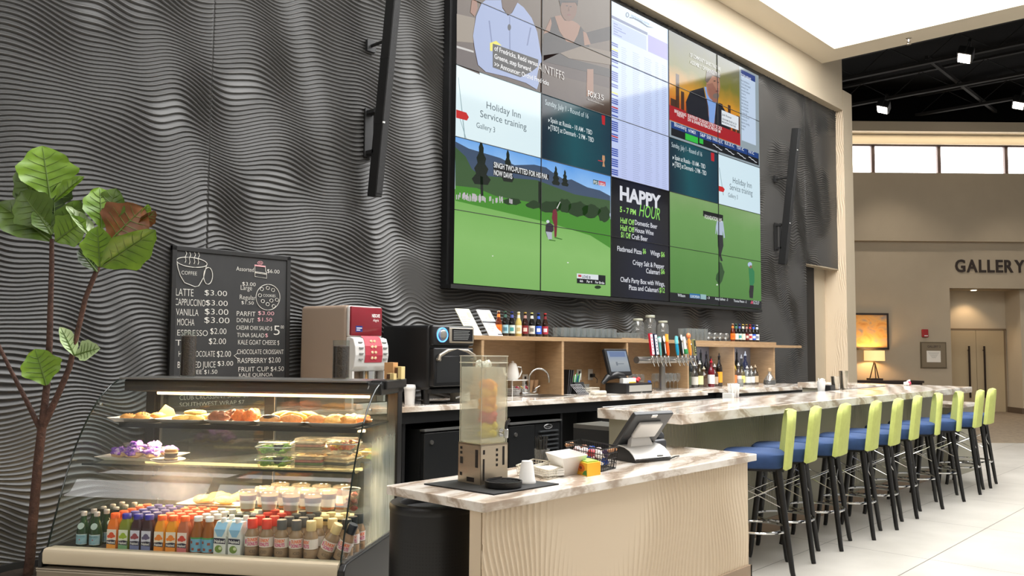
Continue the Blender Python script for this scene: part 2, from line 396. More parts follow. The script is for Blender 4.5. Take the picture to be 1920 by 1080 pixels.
# recessed downlight of the alcove
dl = FT('downlight'); tag(dl, 'small recessed downlight glowing in the ceiling of the double-door alcove', 'ceiling light')
mb = MB(); mb.lathe([(.07, 2.935), (.085, 2.945), (.085, 2.952)], 20, (11.1, .45, 0)); mb.build('trim_ring', mat('ring_white', (225, 222, 215), .4), dl)
mb = MB(); mb.lathe([(.062, 2.93), (.062, 2.94)], 20, (11.1, .45, 0)); mb.build('lamp_face', emis('lamp_warm', (255, 240, 210), 12), dl)
spot('alcove_lamp', FM(11.1, .5, 2.9).translation, FM(11.1, .62, 0).translation, 38, (1, .72, .45), 110, .05)
# lettering on the far wall
g = FT('wall_lettering'); tag(g, 'large dark brown GALLERY letters mounted on the far wall above the double doors', 'sign')
m_let = mat('dark_letters', (44, 32, 24), .5)
xx = 10.43; wds = {'G': .235, 'A': .255, 'L': .165, 'E': .165, 'R': .205, 'Y': .235, ' ': .14, '1': .1, '-': .1, '5': .16}
for ch in 'GALLERY':
    vs, fs, wd = glyphs(ch, .02); mb = MB(); ww = wds[ch]
    for yy, rev in ((-.028, 0), (-.004, 1)): mb.add([(xx+x/wd*ww, yy, 3.335+y*.285) for x, y in vs], [f[::-1] if rev else f for f in fs])
    n = len(vs); ed = {}
    for f in fs:
        for i in range(len(f)):
            e = (f[i], f[(i+1) % len(f)]); ed[e] = 1
    for (p, q) in list(ed):
        if (q, p) not in ed: mb.f.append([p, q, q+n, p+n]); mb.mi.append(0)
    mb.build('letter', m_let, g); xx += ww+.035
# fire alarm, notice frame, picture, table lamp, console
fa = FT('fire_alarm'); tag(fa, 'small red fire alarm on the far wall above the room notice', 'alarm')
mb = MB(); mb.rbox(9.60, 9.74, -.06, 0, 1.79, 1.975, .012); mb.build('housing', mat('alarm_red', (150, 26, 28), .4), fa)
mb = MB(); mb.box(9.64, 9.72, -.066, -.058, 1.815, 1.835); mb.build('strobe', mat('strobe', (230, 228, 225), .2), fa)
nf = FT('notice_frame'); tag(nf, 'bronze framed room sign on the far wall with a white paper sheet on it', 'sign')
mb = MB(); mb.box(9.56, 10.16, -.03, 0, 1.07, 1.68); mb.build('frame', mat('notice_bronze', (96, 84, 62), .4, .3), nf)
mb = MB(); mb.box(9.585, 10.135, -.034, -.028, 1.095, 1.655); mb.build('board', mat('notice_board', (120, 106, 84), .45), nf)
mb = MB(); mb.box(9.695, 10.02, -.038, -.033, 1.21, 1.475); pp = mb.build('paper', mat('paper', (222, 216, 204), .8), nf)
mb = MB(); mb.text('GALLERY 3', lambda x, y: (9.72+x*.30, -.036, 1.55+y*.05), .01); mb.build('lettering', m_let, nf)
mb = MB()
for k in range(5): mb.box(9.73+.02*k, 9.99-.02*k, -.0395, -.0385, 1.43-.03*k, 1.436-.03*k)
mb.build('lettering', mat('grey_ink', (120, 118, 114), .8), pp)
pc = FT('framed_picture'); tag(pc, 'framed abstract picture in gold and grey clouds on the far wall above the table lamp', 'picture')
mb = MB()
for (a, b_, c, e) in ((7.75, 8.82, 2.30, 2.345), (7.75, 8.82, 1.495, 1.54), (7.75, 7.79, 1.495, 2.345), (8.78, 8.82, 1.495, 2.345)): mb.box(a, b_, -.05, 0, c, e)
mb.build('frame', mat('frame_dark', (38, 26, 20), .4), pc)
m_art = ramp_mat('cloud_art', [(.2, (196, 128, 58)), (.42, (222, 166, 90)), (.52, (205, 160, 105)), (.66, (150, 138, 128)), (.9, (120, 118, 120))], (1.6, 1, 2.2), 1.7, 1.5, .6, wave=False)
mb = MB(); mb.box(7.78, 8.79, -.03, -.004, 1.53, 2.31); mb.build('canvas', m_art, pc)
cs = FT('console_table'); tag(cs, 'dark brown console table standing against the far wall under the picture', 'table')
mb = MB(); mb.box(7.3, 9.40, -.50, -.06, .74, .79); mb.build('tabletop', mat('dark_wood', (50, 36, 28), .4), cs)
for x in (7.35, 9.32):
    for y in (-.47, -.12): mb = MB(); mb.box(x, x+.05, y, y+.05, 0, .74); mb.build('leg', MATS['dark_wood'], cs)
mb = MB(); mb.box(7.4, 9.32, -.46, -.08, .62, .74); mb.build('apron', MATS['dark_wood'], cs)
tl = FT('table_lamp'); tag(tl, 'lit table lamp with white drum shade on a dark tripod on the console table', 'lamp')
mb = MB(); mb.lathe([(.225, 1.235), (.222, 1.47)], 28, (8.36, -.30, 0), cap=False); mb.build('lamp_shade', mat('lit_shade', (235, 214, 170), .8, emit=(255, 206, 128), es=.95), tl, True)
mb = MB()
for a in (.3, 2.4, 4.5): mb.cyl((8.36+.11*math.cos(a), -.30+.11*math.sin(a), .83), (8.36, -.30, 1.24), .012)
mb.build('tripod', MATS['bronze_bar'], tl)
mb = MB(); mb.box(8.22, 8.50, -.42, -.18, .79, .835); mb.build('base', MATS['dark_wood'], tl)
point('lamp_bulb', FM(8.36, -.30, 1.36).translation, 26, (1, .66, .34), .05)
# track lights in the black ceiling
def tracklight(x, y, z, lab):
    o = T('track_light', lab, 'spotlight', (x, y, z))
    mb = MB(); mb.rbox(-.16, .16, -.13, .13, .0, .16, .02); mb.build('housing', m_black, o)
    mb = MB(); mb.box(-.13, .13, -.10, .10, -.012, .004); mb.build('lamp_face', emis('spot_face', (255, 238, 220), 30), o)
    for s in (-1, 1):
        mb = MB(); mb.box(s*.17-.008, s*.17+.008, -.012, .012, .03, .25); mb.build('yoke_arm', mat('yoke_steel', (40, 40, 40), .5), o)
    mb = MB(); mb.box(-.18, .18, -.025, .025, .25, .30); mb.build('bracket', m_joist, o)
    o.rotation_euler = (.35, .25, .3); return o
tracklight(11.25, -1.40, 6.74, 'lit spotlight under the black ceiling, the one nearest the light well')
tracklight(13.75, .92, 6.76, 'lit spotlight under the black ceiling beside the beige pillar')
tracklight(15.55, -1.33, 6.82, 'lit spotlight under the black ceiling cut by the right edge of the picture')
for (x, y, z) in ((11.0, -1.35, 6.6), (13.65, .9, 6.6), (15.25, -1.3, 6.6)):
    spot('track_beam', (x, y, z), (x+1.5, y-1, 0), 220, (1, .9, .78), 80, .1)
sp = T('sprinkler_head', 'small chrome sprinkler head under the beige ceiling frame', 'sprinkler', (8.11, -1.45, Z6))
mb = MB(); mb.lathe([(.045, 0), (.045, -.01), (.02, -.02), (.016, -.05), (.03, -.055), (.03, -.062)], 16); mb.build('body', mat('chrome', (215, 215, 212), .12, 1), sp, True)
mb = MB(); mb.lathe([(.005, -.06), (.012, -.085), (.035, -.09), (.035, -.095)], 12); mb.build('deflector', MATS['chrome'], sp)
# lobby windows high on the wall behind the viewer (they show in the glass of the food case)
LA = math.radians(-57.089); LO = Vector((-3.3-.839*9.5, -1.7-.543*9.5, 0))
def LMx(): return Matrix.Translation(LO) @ Matrix.Rotation(LA, 4, 'Z')
mb = MB(); Ml = LMx()
mb.box(-9, 9, -.3, 0, 0, 5.9, Ml); mb.box(-9, 9, -.3, 0, 6.7, 7.7, Ml); mb.box(-9, 9, -.3, 0, 8.6, 9.6, Ml); struct(mb, 'wall_lobby', m_beige_dk)
for i, (a, z0, z1) in enumerate([(-9+3*k, z0, z1) for k in range(6) for z0, z1 in ((5.9, 6.7), (7.7, 8.6))]):
    o = bpy.data.objects.new(f'window_{40+i}', None); col.objects.link(o); o.location = LO; o.rotation_euler = (0, 0, LA); o['kind'] = 'structure'
    mb = MB(); mb.box(a+.05, a+2.95, -.2, -.18, z0, z1); mb.build('pane', m_pane, o); mb = MB(); mb.box(a-.05, a+.05, -.22, -.02, z0, z1); mb.build('window_frame', m_mull, o)
# ================================================================== VIDEO WALL
PW, PH, TVZ = 1.2127, .6837, 2.039
def tvp(u, v):
    """point of the screen plane (y = 0) seen at a place of the photograph -> (x, z)"""
    d = _R*((u-960)/FPX)-_U*((v-540)/FPX)+_F; k = -CAMLOC.y/d.y
    return (CAMLOC.x+k*d.x, CAMLOC.z+k*d.z)
vw = T('video_wall', 'giant video wall of twenty-five joined screens on the dark rippled wall', 'screen', (0, 0, 0))
mb = MB(); mb.box(-.03, 6.09, .06, WALLY-.002, 2.0, 5.49); mb.build('mount_frame', mat('screen_black', (8, 8, 9), .5), vw)
mb = MB(); mb.box(-.03, 6.09, .0, .06, 1.995, 2.034); mb.build('bottom_rail', MATS['screen_black'], vw)
for i in range(5):
    for j in range(5):
        mb = MB(); mb.box(i*PW+.001, (i+1)*PW-.001, .0, .06, TVZ+j*PH+.001, TVZ+(j+1)*PH-.001); mb.build('display_panel', MATS['screen_black'], vw)
ES = .92
def scr(c, s=None):
    return emis('screen_%d_%d_%d_%s' % (c[0], c[1], c[2], s), c, ES if s is None else s)
for m_ in (): pass
class Pic:
    """one picture shown on the wall; shapes lie in thin layers in front of the glass"""
    def __init__(s, name, poly, c, m=None, label=None):
        s.ly = 0.0012; mb = MB(); s.p = s._poly(mb, poly); s.o = mb.build(name, m or scr(c), vw)
        if label: s.o['label'] = label
    def _pt(s, q, px=True):
        x, z = tvp(*q) if px else q
        return (x, -s.ly, z)
    def _poly(s, mb, poly, px=True): mb.poly([s._pt(q, px) for q in poly]); return mb
    def shape(s, name, polys, c, m=None, px=True):
        s.ly += .0003; mb = MB()
        for q in polys: s._poly(mb, q, px)
        return mb.build(name, m or scr(c), s.o)
    def ell(s, name, items, c, n=20):
        s.ly += .0003; mb = MB()
        for (u, v, ru, rv) in items: s._poly(mb, [(u+ru*math.cos(2*math.pi*k/n), v+rv*math.sin(2*math.pi*k/n)) for k in range(n)])
        return mb.build(name, scr(c), s.o)
    def text(s, name, items, c, bold=.012, shear=0, es=None):
        """items: (string, u left, v base, u right, cap height px)"""
        s.ly += .0003; mb = MB()
        for st, u, v, u2, h in items:
            x0, z0 = tvp(u, v); x1 = tvp(u2, v)[0]; hh = tvp(u, v-h)[1]-z0; y = -s.ly
            mb.text(st, lambda gx, gy, x0=x0, x1=x1, z0=z0, hh=hh: (x0+gx*(x1-x0), y, z0+gy*hh), bold, shear)
        return mb.build(name, scr(c, es), s.o)
def cell(i0, i1, j0, j1):
    e = .003
    return [(i0*PW+e, TVZ+j0*PH+e), (i1*PW-e, TVZ+j0*PH+e), (i1*PW-e, TVZ+j1*PH-e), (i0*PW+e, TVZ+j1*PH-e)]
def pic_cell(name, i0, i1, j0, j1, c, m=None):
    p = Pic.__new__(Pic); p.ly = .0012; mb = MB(); mb.poly([(x, -p.ly, z) for x, z in cell(i0, i1, j0, j1)]); p.o = mb.build(name, m or scr(c), vw); p.rect = cell(i0, i1, j0, j1); return p
def grad_emis(name, stops, axis='Z', lo=0, hi=1, noise=0, nsc=3, s=ES):
    if name in MATS: return MATS[name]
    m = bpy.data.materials.new(name); m.use_nodes = True; t = m.node_tree; b = t.nodes['Principled BSDF']
    b.inputs['Base Color'].default_value = (.006, .006, .006, 1); b.inputs['Roughness'].default_value = .08; b.inputs['Specular IOR Level'].default_value = .16
    tc = t.nodes.new('ShaderNodeTexCoord'); sx = t.nodes.new('ShaderNodeSeparateXYZ'); t.links.new(tc.outputs['Object'], sx.inputs[0])
    mr = t.nodes.new('ShaderNodeMapRange'); mr.inputs[1].default_value = lo; mr.inputs[2].default_value = hi; t.links.new(sx.outputs[axis], mr.inputs[0]); fac = mr.outputs[0]
    if noise:
        n = t.nodes.new('ShaderNodeTexNoise'); n.inputs['Scale'].default_value = nsc; n.inputs['Detail'].default_value = 6; t.links.new(tc.outputs['Object'], n.inputs['Vector'])
        ma = t.nodes.new('ShaderNodeMath'); ma.operation = 'MULTIPLY_ADD'; ma.inputs[1].default_value = noise; t.links.new(n.outputs['Fac'], ma.inputs[0])
        m2 = t.nodes.new('ShaderNodeMath'); m2.operation = 'SUBTRACT'; m2.inputs[1].default_value = noise*.5; t.links.new(fac, m2.inputs[0]); t.links.new(m2.outputs[0], ma.inputs[2]); fac = ma.outputs[0]
    r = t.nodes.new('ShaderNodeValToRGB'); e = r.color_ramp.elements
    while len(e) < len(stops): e.new(.5)
    for k, (p, c) in enumerate(stops): e[k].position = p; e[k].color = L(c)
    t.links.new(fac, r.inputs['Fac']); t.links.new(r.outputs['Color'], b.inputs['Emission Color']); b.inputs['Emission Strength'].default_value = s
    MATS[name] = m; return m
def S(o, k, pts): return [(o[0]+x/k, o[1]+y/k) for x, y in pts]
# --- courtroom programme, upper left
p = pic_cell('picture', 0, 2, 3, 5, (96, 80, 66), grad_emis('court_bg', [(0, (70, 50, 40)), (.45, (98, 82, 68)), (1, (112, 100, 86))], 'Z', 4.1, 5.5, .25))
o1 = (840, 0); k1 = 3.857
p.shape('bench', [S(o1, k1, [(62, 340), (200, 380), (230, 540), (62, 470)]), S(o1, k1, [(690, 440), (1176, 560), (1176, 640), (690, 520)])], (66, 46, 40))
p.shape('rail', [S(o1, k1, [(62, 330), (185, 368), (185, 382), (62, 346)])], (190, 186, 182))
p.shape('seated_clothes', [S(o1, k1, [(62, 100), (150, 120), (195, 130), (182, 310), (62, 300)])], (136, 122, 104))
p.shape('dress', [S(o1, k1, [(742, 128), (775, 120), (800, 225), (850, 300), (880, 312), (880, 400), (680, 400), (690, 250)]), S(o1, k1, [(880, 312), (905, 312), (940, 250), (958, 190), (990, 235), (1020, 335), (1020, 400), (880, 400)])], (34, 26, 24))
p.shape('table', [S(o1, k1, [(672, 320), (1000, 235), (1176, 190), (1176, 290), (960, 332), (805, 385), (690, 440)]), S(o1, k1, [(690, 400), (805, 385), (870, 420), (1176, 500), (1176, 560), (690, 445)])], (40, 30, 28))
p.shape('skin', [S(o1, k1, [(742, 130), (690, 245), (735, 230), (748, 170)]), S(o1, k1, [(770, 118), (815, 110), (840, 150), (900, 150), (935, 170), (955, 190), (938, 250), (905, 312), (855, 300), (805, 225)]), S(o1, k1, [(975, 225), (1000, 240), (1030, 320), (985, 330)]), S(o1, k1, [(1005, 500), (1050, 500), (1050, 680), (1000, 700)])], (150, 108, 84))
p.ell('face', [(840+872/k1, 14, 15.5, 26)], (118, 82, 62))
p.ell('eyes', [(1062.5, 11, 2, 1.1), (1069.5, 12.5, 2, 1.1)], (40, 28, 24)); p.ell('mouth', [(1066.5, 28, 3.6, 1.5)], (120, 60, 56)); p.shape('nose', [[(1066, 13), (1068, 21), (1064.5, 21)]], (98, 66, 50))
p.shape('hair', [S(o1, k1, [(800, 2), (812, 50), (822, 20), (920, 20), (935, 45), (940, 2)])], (30, 22, 20))
p.shape('papers', [S(o1, k1, [(808, 385), (968, 332), (1176, 375), (1176, 470), (870, 422)])], (122, 106, 88))
p.shape('arm', [S(o1, k1, [(170, 2), (205, 2), (212, 60), (190, 120), (160, 90)])], (150, 104, 82))
p.shape('blue_shirt', [S(o1, k1, [(268, 2), (382, 2), (390, 60), (430, 115), (460, 95), (500, 20), (545, 55), (602, 130), (642, 230), (662, 350), (678, 440), (655, 480), (640, 560), (655, 600), (640, 648), (560, 600), (420, 555), (270, 520), (215, 470), (190, 350), (178, 260), (200, 120), (240, 25)])], (150, 166, 206))
p.shape('shirt_fold', [S(o1, k1, [(440, 120), (446, 120), (450, 430), (440, 430)]), S(o1, k1, [(290, 150), (300, 150), (320, 330), (312, 330)]), S(o1, k1, [(590, 200), (600, 200), (575, 330), (565, 330)])], (108, 124, 168))
p.shape('neck', [S(o1, k1, [(384, 2), (510, 2), (498, 24), (456, 92), (428, 108), (392, 55)])], (92, 66, 52))
p.ell('microphone', [(840+440/k1, 51.5, 3.2, 6)], (50, 52, 66))
p.shape('yellow_tab', [S(o1, k1, [(300, 312), (345, 296), (386, 332), (320, 318), (318, 372), (300, 366)])], (232, 222, 60))
p.shape('caption_bar', [S(o1, k1, [(320, 316), (650, 432), (648, 482), (600, 520), (520, 560), (320, 488)])], (20, 18, 20))
p.text('caption', [('of Fredricks, Redd versus', 926, 94.5, 1008, 9), ('Greene, step forward.', 926, 109.5, 996, 9), ('>> Announcer: Orchid Fredricks', 926, 124.5, 1028, 9)], (235, 235, 235), .015)
p.text('title', [('AINTIFFS', 1007, 132, 1057, 15.5)], (205, 200, 194), .0)
p.text('channel_mark', [('FOX', 1101, 180, 1118, 10.5)], (215, 212, 208), .03)
p.text('channel_number', [('35', 1119, 184.5, 1131, 10)], (215, 212, 208), 0)
p.text('web_address', [('fox35orlando.com', 1101, 187.5, 1131, 3)], (200, 196, 190), 0)
# --- slides (left pair and right pair)
def slide_service(i, j, txt, arrow, cl, lines):
    p = pic_cell('picture', i, i+1, j, j+1, (214, 234, 240), grad_emis('slide_pale', [(0, (222, 240, 244)), (1, (206, 228, 238))], 'X', 0, 6, .3, 1.2, 1.0))
    p.shape('line_art', lines, (150, 176, 182)); p.shape('red_arrow', [arrow], (206, 44, 44)); p.text('lettering', txt, (92, 108, 116), 0); return p
slide_service(0, 2, [('Holiday Inn', 912, 203, 976, 13), ('Service training', 900, 219, 987, 13), ('Gallery 3', 893, 239, 928, 10)],
              S(o1, k1, [(58, 792), (132, 815), (150, 848), (136, 872), (58, 852)]), 0, [S(o1, k1, [(72, 560), (76, 560), (125, 1000), (118, 1000)]), S(o1, k1, [(66, 800), (70, 800), (132, 1002), (128, 1002)])])
o3 = (1130, 280); k3 = 3.484
slide_service(4, 2, [('Holiday Inn', 1374, 343, 1409, 11), ('Service training', 1368, 355, 1410.5, 11), ('Gallery 3', 1365, 369, 1383, 8)],
              S(o3, k3, [(755, 238), (785, 246), (797, 262), (788, 280), (755, 272)]), 0, [S(o3, k3, [(760, 120), (763, 120), (790, 300), (786, 300)])])
def slide_round(i, j, txt1, txt2, tab, cup):
    p = pic_cell('picture', i, i+1, j, j+1, (20, 78, 92), grad_emis('slide_teal_%d' % i, [(0, (14, 40, 56)), (.45, (20, 82, 92)), (1, (16, 52, 70))], 'X', i*PW, (i+1)*PW, .5, 1.3))
    p.shape('red_tab', [tab], (190, 30, 40)); p.shape('bullet', [[(l[1]-4, l[2]), (l[1]-1, l[2]-3.2), (l[1]-4, l[2]-6.5)] for l in txt2], (222, 232, 234)); p.text('lettering', txt1, (205, 222, 226), 0); p.text('fixture_list', txt2, (222, 232, 234), .008)
    if cup:
        p.shape('trophy_mark', [cup], (196, 150, 112)); p.shape('trophy_band', [[(cup[0][0]-8, cup[0][1]+9), (cup[0][0]+1, cup[0][1]+11), (cup[0][0]+1, cup[0][1]+12.5), (cup[0][0]-8, cup[0][1]+10.5)]], (210, 60, 60))
    return p
slide_round(1, 2, [('Sunday, July 1 - Round of 16', 1022, 196, 1103, 10)], [('Spain at Russia - 10 AM - TBD', 1032, 229, 1110, 9), ('[TBD] at Denmark - 2 PM - TBD', 1032, 243, 1113, 9)],
            S(o1, k1, [(1110, 832), (1135, 838), (1134, 906), (1114, 898)]), [(1129, 291), (1133.5, 292), (1134, 300), (1132.5, 305), (1134, 313), (1129, 312), (1130.5, 304), (1128.5, 298)])
slide_round(3, 2, [('Sunday, July 1 - Round of 16', 1259, 275, 1316, 9)], [('Spain at Russia - 10 AM - TBD', 1265, 299, 1322, 8.5), ('[TBD] at Denmark - 2 PM - TBD', 1265, 311.5, 1324, 8.5)],
            S(o3, k3, [(706, 20), (728, 26), (728, 80), (708, 74)]), None)
# --- departures board, centre column
p = pic_cell('picture', 2, 3, 2, 5, (198, 214, 244), grad_emis('board_blue', [(0, (188, 198, 238)), (.6, (196, 212, 244)), (1, (205, 226, 248))], 'Z', 3.4, 5.46, .1, 2, 1.0))
x0, x1 = 2*PW+.006, 3*PW-.006; zt = TVZ+5*PH
rows = MB(); blue = MB(); yel = MB(); red = MB(); ly = -.0018
rr = random.Random(4)
for k in range(64):
    z = zt-.50-k*.0242
    if z < TVZ+2*PH+.02: break
    for (a, wd) in ((.17, .10), (.36, .14), (.56, .16), (.76, .07), (.88, .10)):
        xx = x0+a*(x1-x0); rows.poly([(xx, ly, z), (xx+wd*(x1-x0)*rr.uniform(.6, 1), ly, z), (xx+wd*(x1-x0)*.8, ly, z+.007), (xx, ly, z+.007)])
    t_ = yel if k in (3, 24) else red if k in (31, 45) else blue if rr.random() < .72 else None
    if t_ is not None: t_.poly([(x0+.01, ly, z), (x0+.135, ly, z), (x0+.135, ly, z+.0165), (x0+.01, ly, z+.0165)])
rows.build('timetable_rows', scr((172, 182, 218)), p.o); blue.build('airline_marks', scr((72, 92, 178)), p.o); yel.build('airline_marks', scr((222, 220, 80)), p.o); red.build('airline_marks', scr((196, 50, 70)), p.o)
mb = MB(); mb.box(x0, x1-.38*(x1-x0), ly, ly+.0005, zt-.205, zt-.17); mb.build('header_bar', scr((112, 124, 160)), p.o)
mb = MB(); mb.poly([(x0+.63*(x1-x0), ly, zt-.40), (x1-.01, ly, zt-.40), (x1-.01, ly, zt-.19), (x0+.63*(x1-x0), ly, zt-.19)]); mb.build('violet_panel', scr((164, 160, 216)), p.o)
mb = MB(); mb.poly([(x0+.02, ly, zt-.40), (x0+.60*(x1-x0), ly, zt-.40), (x0+.60*(x1-x0), ly, zt-.22), (x0+.02, ly, zt-.22)]); mb.build('info_panel', scr((178, 194, 234)), p.o)
mb = MB()
for k in range(5): mb.box(x0+.05, x0+.05+.08*(k % 3+1), ly-.001, ly-.0005, zt-.26-.03*k, zt-.25-.03*k)
mb.build('info_rows', scr((120, 136, 190)), p.o)
p.ly = .0018
p.ell('airport_mark', [(1176, 28, 3.4, 5)], (96, 116, 136)); p.ell('airport_mark', [(1176, 28, 1.8, 3.4)], (196, 214, 240))
p.shape('swoosh', [[(1180, 32), (1187, 33), (1200, 39), (1214, 49), (1226, 52.5), (1213, 51), (1199, 41.5), (1187, 35), (1180, 34)]], (60, 84, 112))
p.text('board_name', [('GREATER ORLANDO AVIATION', 1183, 31, 1217, 4)], (96, 124, 150), 0)
# --- happy hour poster
p = pic_cell('picture', 2, 3, 0, 2, (16, 18, 26), grad_emis('poster_night', [(0, (12, 12, 16)), (.55, (22, 28, 52)), (1, (20, 18, 20))], 'X', 2.4, 3.7, .5, 1.6, .7))
wt = (226, 228, 236); gr = (160, 226, 110)
p.text('title', [('HAPPY', 1162, 374, 1239, 25)], wt, .04)
p.text('script_word', [('HOUR', 1198, 405, 1237, 23)], (140, 222, 96), 0, .28)
p.text('hours', [('5 - 7 PM', 1162, 397, 1192, 10)], gr, .03)
p.text('offers', [('Half Off', 1163, 417.5, 1189, 10), ('Half Off', 1163, 431.5, 1189, 10), ('$1 Off', 1164, 444.5, 1182, 10), ('$6', 1205, 475, 1211, 9), ('$6', 1239, 481, 1246, 9), ('$6', 1239, 513, 1246, 9), ('$12', 1236, 548, 1246, 9)], gr, .018)
p.text('menu_lines', [('Domestic Beer', 1190, 421, 1232, 9), ('House Wine', 1190, 435, 1225, 9), ('Craft Beer', 1184, 447.5, 1214, 9), ('Flatbread Pizza', 1157, 470, 1203, 9), ('Wings', 1219, 478, 1237, 9),
                     ('Crispy Salt & Pepper', 1186, 496, 1245, 9), ('Calamari', 1211, 512, 1237, 9), ('Chef\'s Party Box with Wings,', 1163, 528, 1246, 9), ('Pizza and Calamari', 1179, 543, 1234, 9)], wt, .012)
# --- business news
p = pic_cell('picture', 3, 5, 3, 5, (150, 164, 172), None)
x0, z0 = 3*PW, TVZ+3*PH; W2_, H2_ = 2*PW, 2*PH
def R_(a, b_, c, d): return [(x0+a*W2_, z0+c*H2_), (x0+b_*W2_, z0+c*H2_), (x0+b_*W2_, z0+d*H2_), (x0+a*W2_, z0+d*H2_)]
p.shape('studio_backdrop', [R_(.0, .76, .16, .995)], None, grad_emis('skyline_sky', [(0, (196, 84, 24)), (.3, (216, 150, 40)), (.6, (120, 118, 44)), (1, (110, 112, 96))], 'Z', 4.5, 5.4, .35, 3), px=False)
bl = MB(); p.ly += .0003; rr = random.Random(8)
for k in range(15):
    a = .02+k*.05; h = rr.uniform(.12, .34) if k not in (1,) else .42
    q = [(x, -p.ly, z) for x, z in R_(a, a+rr.uniform(.03, .055), .2, .2+h)]; bl.poly(q)
bl.build('skyline', scr((70, 42, 26)), p.o)
o4 = (1130, 0); k4 = 3.6
p.shape('jacket', [S(o4, k4, [(570, 740), (560, 690), (590, 615), (680, 590), (700, 690), (720, 820), (730, 890), (580, 800)]), S(o4, k4, [(765, 690), (800, 705), (840, 770), (860, 900), (750, 880)])], (20, 22, 34))
p.shape('shirt', [S(o4, k4, [(685, 585), (705, 590), (745, 690), (765, 690), (755, 800), (745, 905), (722, 890), (712, 720)])], (130, 166, 226))
p.ell('face', [(1130+745/k4, 580/k4, 13, 27)], (172, 122, 100))
p.shape('face_side', [S(o4, k4, [(700, 570), (720, 650), (745, 690), (775, 690), (785, 640), (740, 560)])], (150, 100, 84))
p.ell('eyes', [(1339.5, 152, 2.2, 1.1), (1346, 154.5, 1.6, 1)], (60, 40, 34)); p.ell('mouth', [(1344, 171, 3, 1)], (110, 50, 48)); p.ell('beard', [(1342, 180, 6, 5)], (120, 104, 96)); p.shape('nose', [[(1344, 155), (1348.5, 165), (1343, 165)]], (186, 132, 108))
p.shape('hair', [S(o4, k4, [(690, 545), (700, 480), (740, 470), (792, 500), (790, 530), (740, 512), (705, 560)])], (96, 84, 76))
p.shape('red_banner', [R_(.0, .165, .165, .30), R_(.165, .76, .165, .285)], (168, 22, 34), px=False)
p.text('banner_lettering', [('BREAKING', 1264, 210.5, 1286, 5.6), ('NEWS', 1269, 217.5, 1282, 5.2)], (235, 225, 225), .02)
p.text('headline', [('SUNTRUST TO BOOST QTRLY STOCK', 1289, 219.5, 1353, 5.8), ('DIV & SHARE BUYBACK PROGRAM', 1289, 226.5, 1350, 5.8)], (238, 232, 232), .02)
p.shape('name_card', [S(o4, k4, [(800, 742), (915, 790), (915, 880), (800, 838)])], (226, 232, 238))
p.text('name_lines', [('Josh Rosner', 1353, 216, 1371, 4), ('GRAHAM FISHER & CO', 1353, 224, 1380, 3.4), ('MANAGING PARTNER', 1353, 229.5, 1379, 3.4)], (40, 48, 60), .01)
p.text('caption', [('OF COMMUNITY BANKS THAT ARE', 1293, 106, 1350, 7), ('ASSEMBLY OFFERINGS THIS', 1293, 119, 1349, 7)], (205, 205, 200), .02)
p.shape('ticker_strip', [R_(.02, .985, .022, .150)], (14, 18, 24), px=False); p.shape('ticker_heads', [R_(.02+.1378*k, .02+.1378*(k+1)-.006, .092, .150) for k in range(7)], (24, 62, 128), px=False)
p.text('ticker_names', [('Bloomberg', 1263.5, 236.5, 1286, 7.5), ('NYMEX', 1290, 247.5, 1304, 6), ('S&P 500', 1312, 255, 1333, 6), ('NASDAQ IC', 1335.5, 263, 1354, 6), ('RUS 2K IC', 1358, 270.5, 1375, 6), ('TSX IC', 1380, 278.5, 1394, 5.6), ('VIX IC', 1402, 286.5, 1413, 5.6)], (225, 232, 240), .01)
p.shape('green_quote', [R_(.157, .285, .028, .088), R_(.30, .34, .04, .088)], (48, 190, 66), px=False)
mb = MB(); p.ly += .0003
for k in range(3, 7):
    pts = [(x0+(.03+.1378*k+.02*i)*W2_, -p.ly, z0+(.075-.007*i+.006*(i % 2))*H2_) for i in range(6)]; mb.tube(pts, .005, 4)
mb.build('quote_lines', scr((220, 226, 232)), p.o)
p.shape('news_panel', [R_(.775, .95, .225, .97)], (196, 214, 236), px=False); p.shape('news_head', [R_(.775, .95, .905, .97)], (30, 60, 132), px=False)
p.text('news_title', [('TOP NEWS', 1388, 143, 1407, 5.5)], (230, 236, 244), .02)
ln = []; words = ['Banks: Fed Reforms in', 'The $1.5 billion buyback', 'following U.S. Law', 'announced in statement', 'The New York', 'Department of', 'Financial Services', 'settles Arbora and', 'Joins Group Global', 'Financial Companies', 'to receive with', 'immediate effects for', 'requirement and', 'regulators, according', 'to statement', 'Thursday']
for k, s_ in enumerate(words): ln.append((s_, 1388.5, 152+k*6.0, 1388.5+17.5*len(s_)/24, 3.6))
p.text('news_lines', ln, (52, 64, 84), .0)
# --- golf, lower left and lower right
gl = grad_emis('golf_left', [(0, (128, 182, 98)), (.30, (140, 192, 108)), (.55, (126, 182, 94)), (.75, (98, 158, 66)), (1, (80, 140, 56))], 'Z', 2.04, 3.4, .14, 2.5)
p = pic_cell('picture', 0, 2, 0, 2, None, gl)
o5 = (840, 240); k5 = 3.375
sk = [(0.003, TVZ+2*PH-.003), (2*PW-.003, TVZ+2*PH-.003), (2*PW-.003, TVZ+1.28*PH), (0.003, TVZ+1.28*PH)]
p.shape('sky', [sk], None, grad_emis('golf_sky', [(0, (214, 230, 246)), (.45, (150, 194, 240)), (1, (92, 156, 228))], 'Z', 2.95, 3.45, .7, 2.2, 1.0), px=False)
p.shape('far_mountain', [S(o5, k5, [(45, 85), (130, 130), (330, 190), (420, 235), (545, 232), (620, 250), (660, 280), (740, 330), (780, 325), (880, 375), (960, 395), (1026, 430), (1026, 490), (45, 430)])], (66, 84, 110))
p.shape('hillside', [S(o5, k5, [(45, 120), (110, 180), (150, 260), (200, 300), (560, 330), (800, 420), (1026, 460), (1026, 540), (45, 420)])], (62, 92, 54))
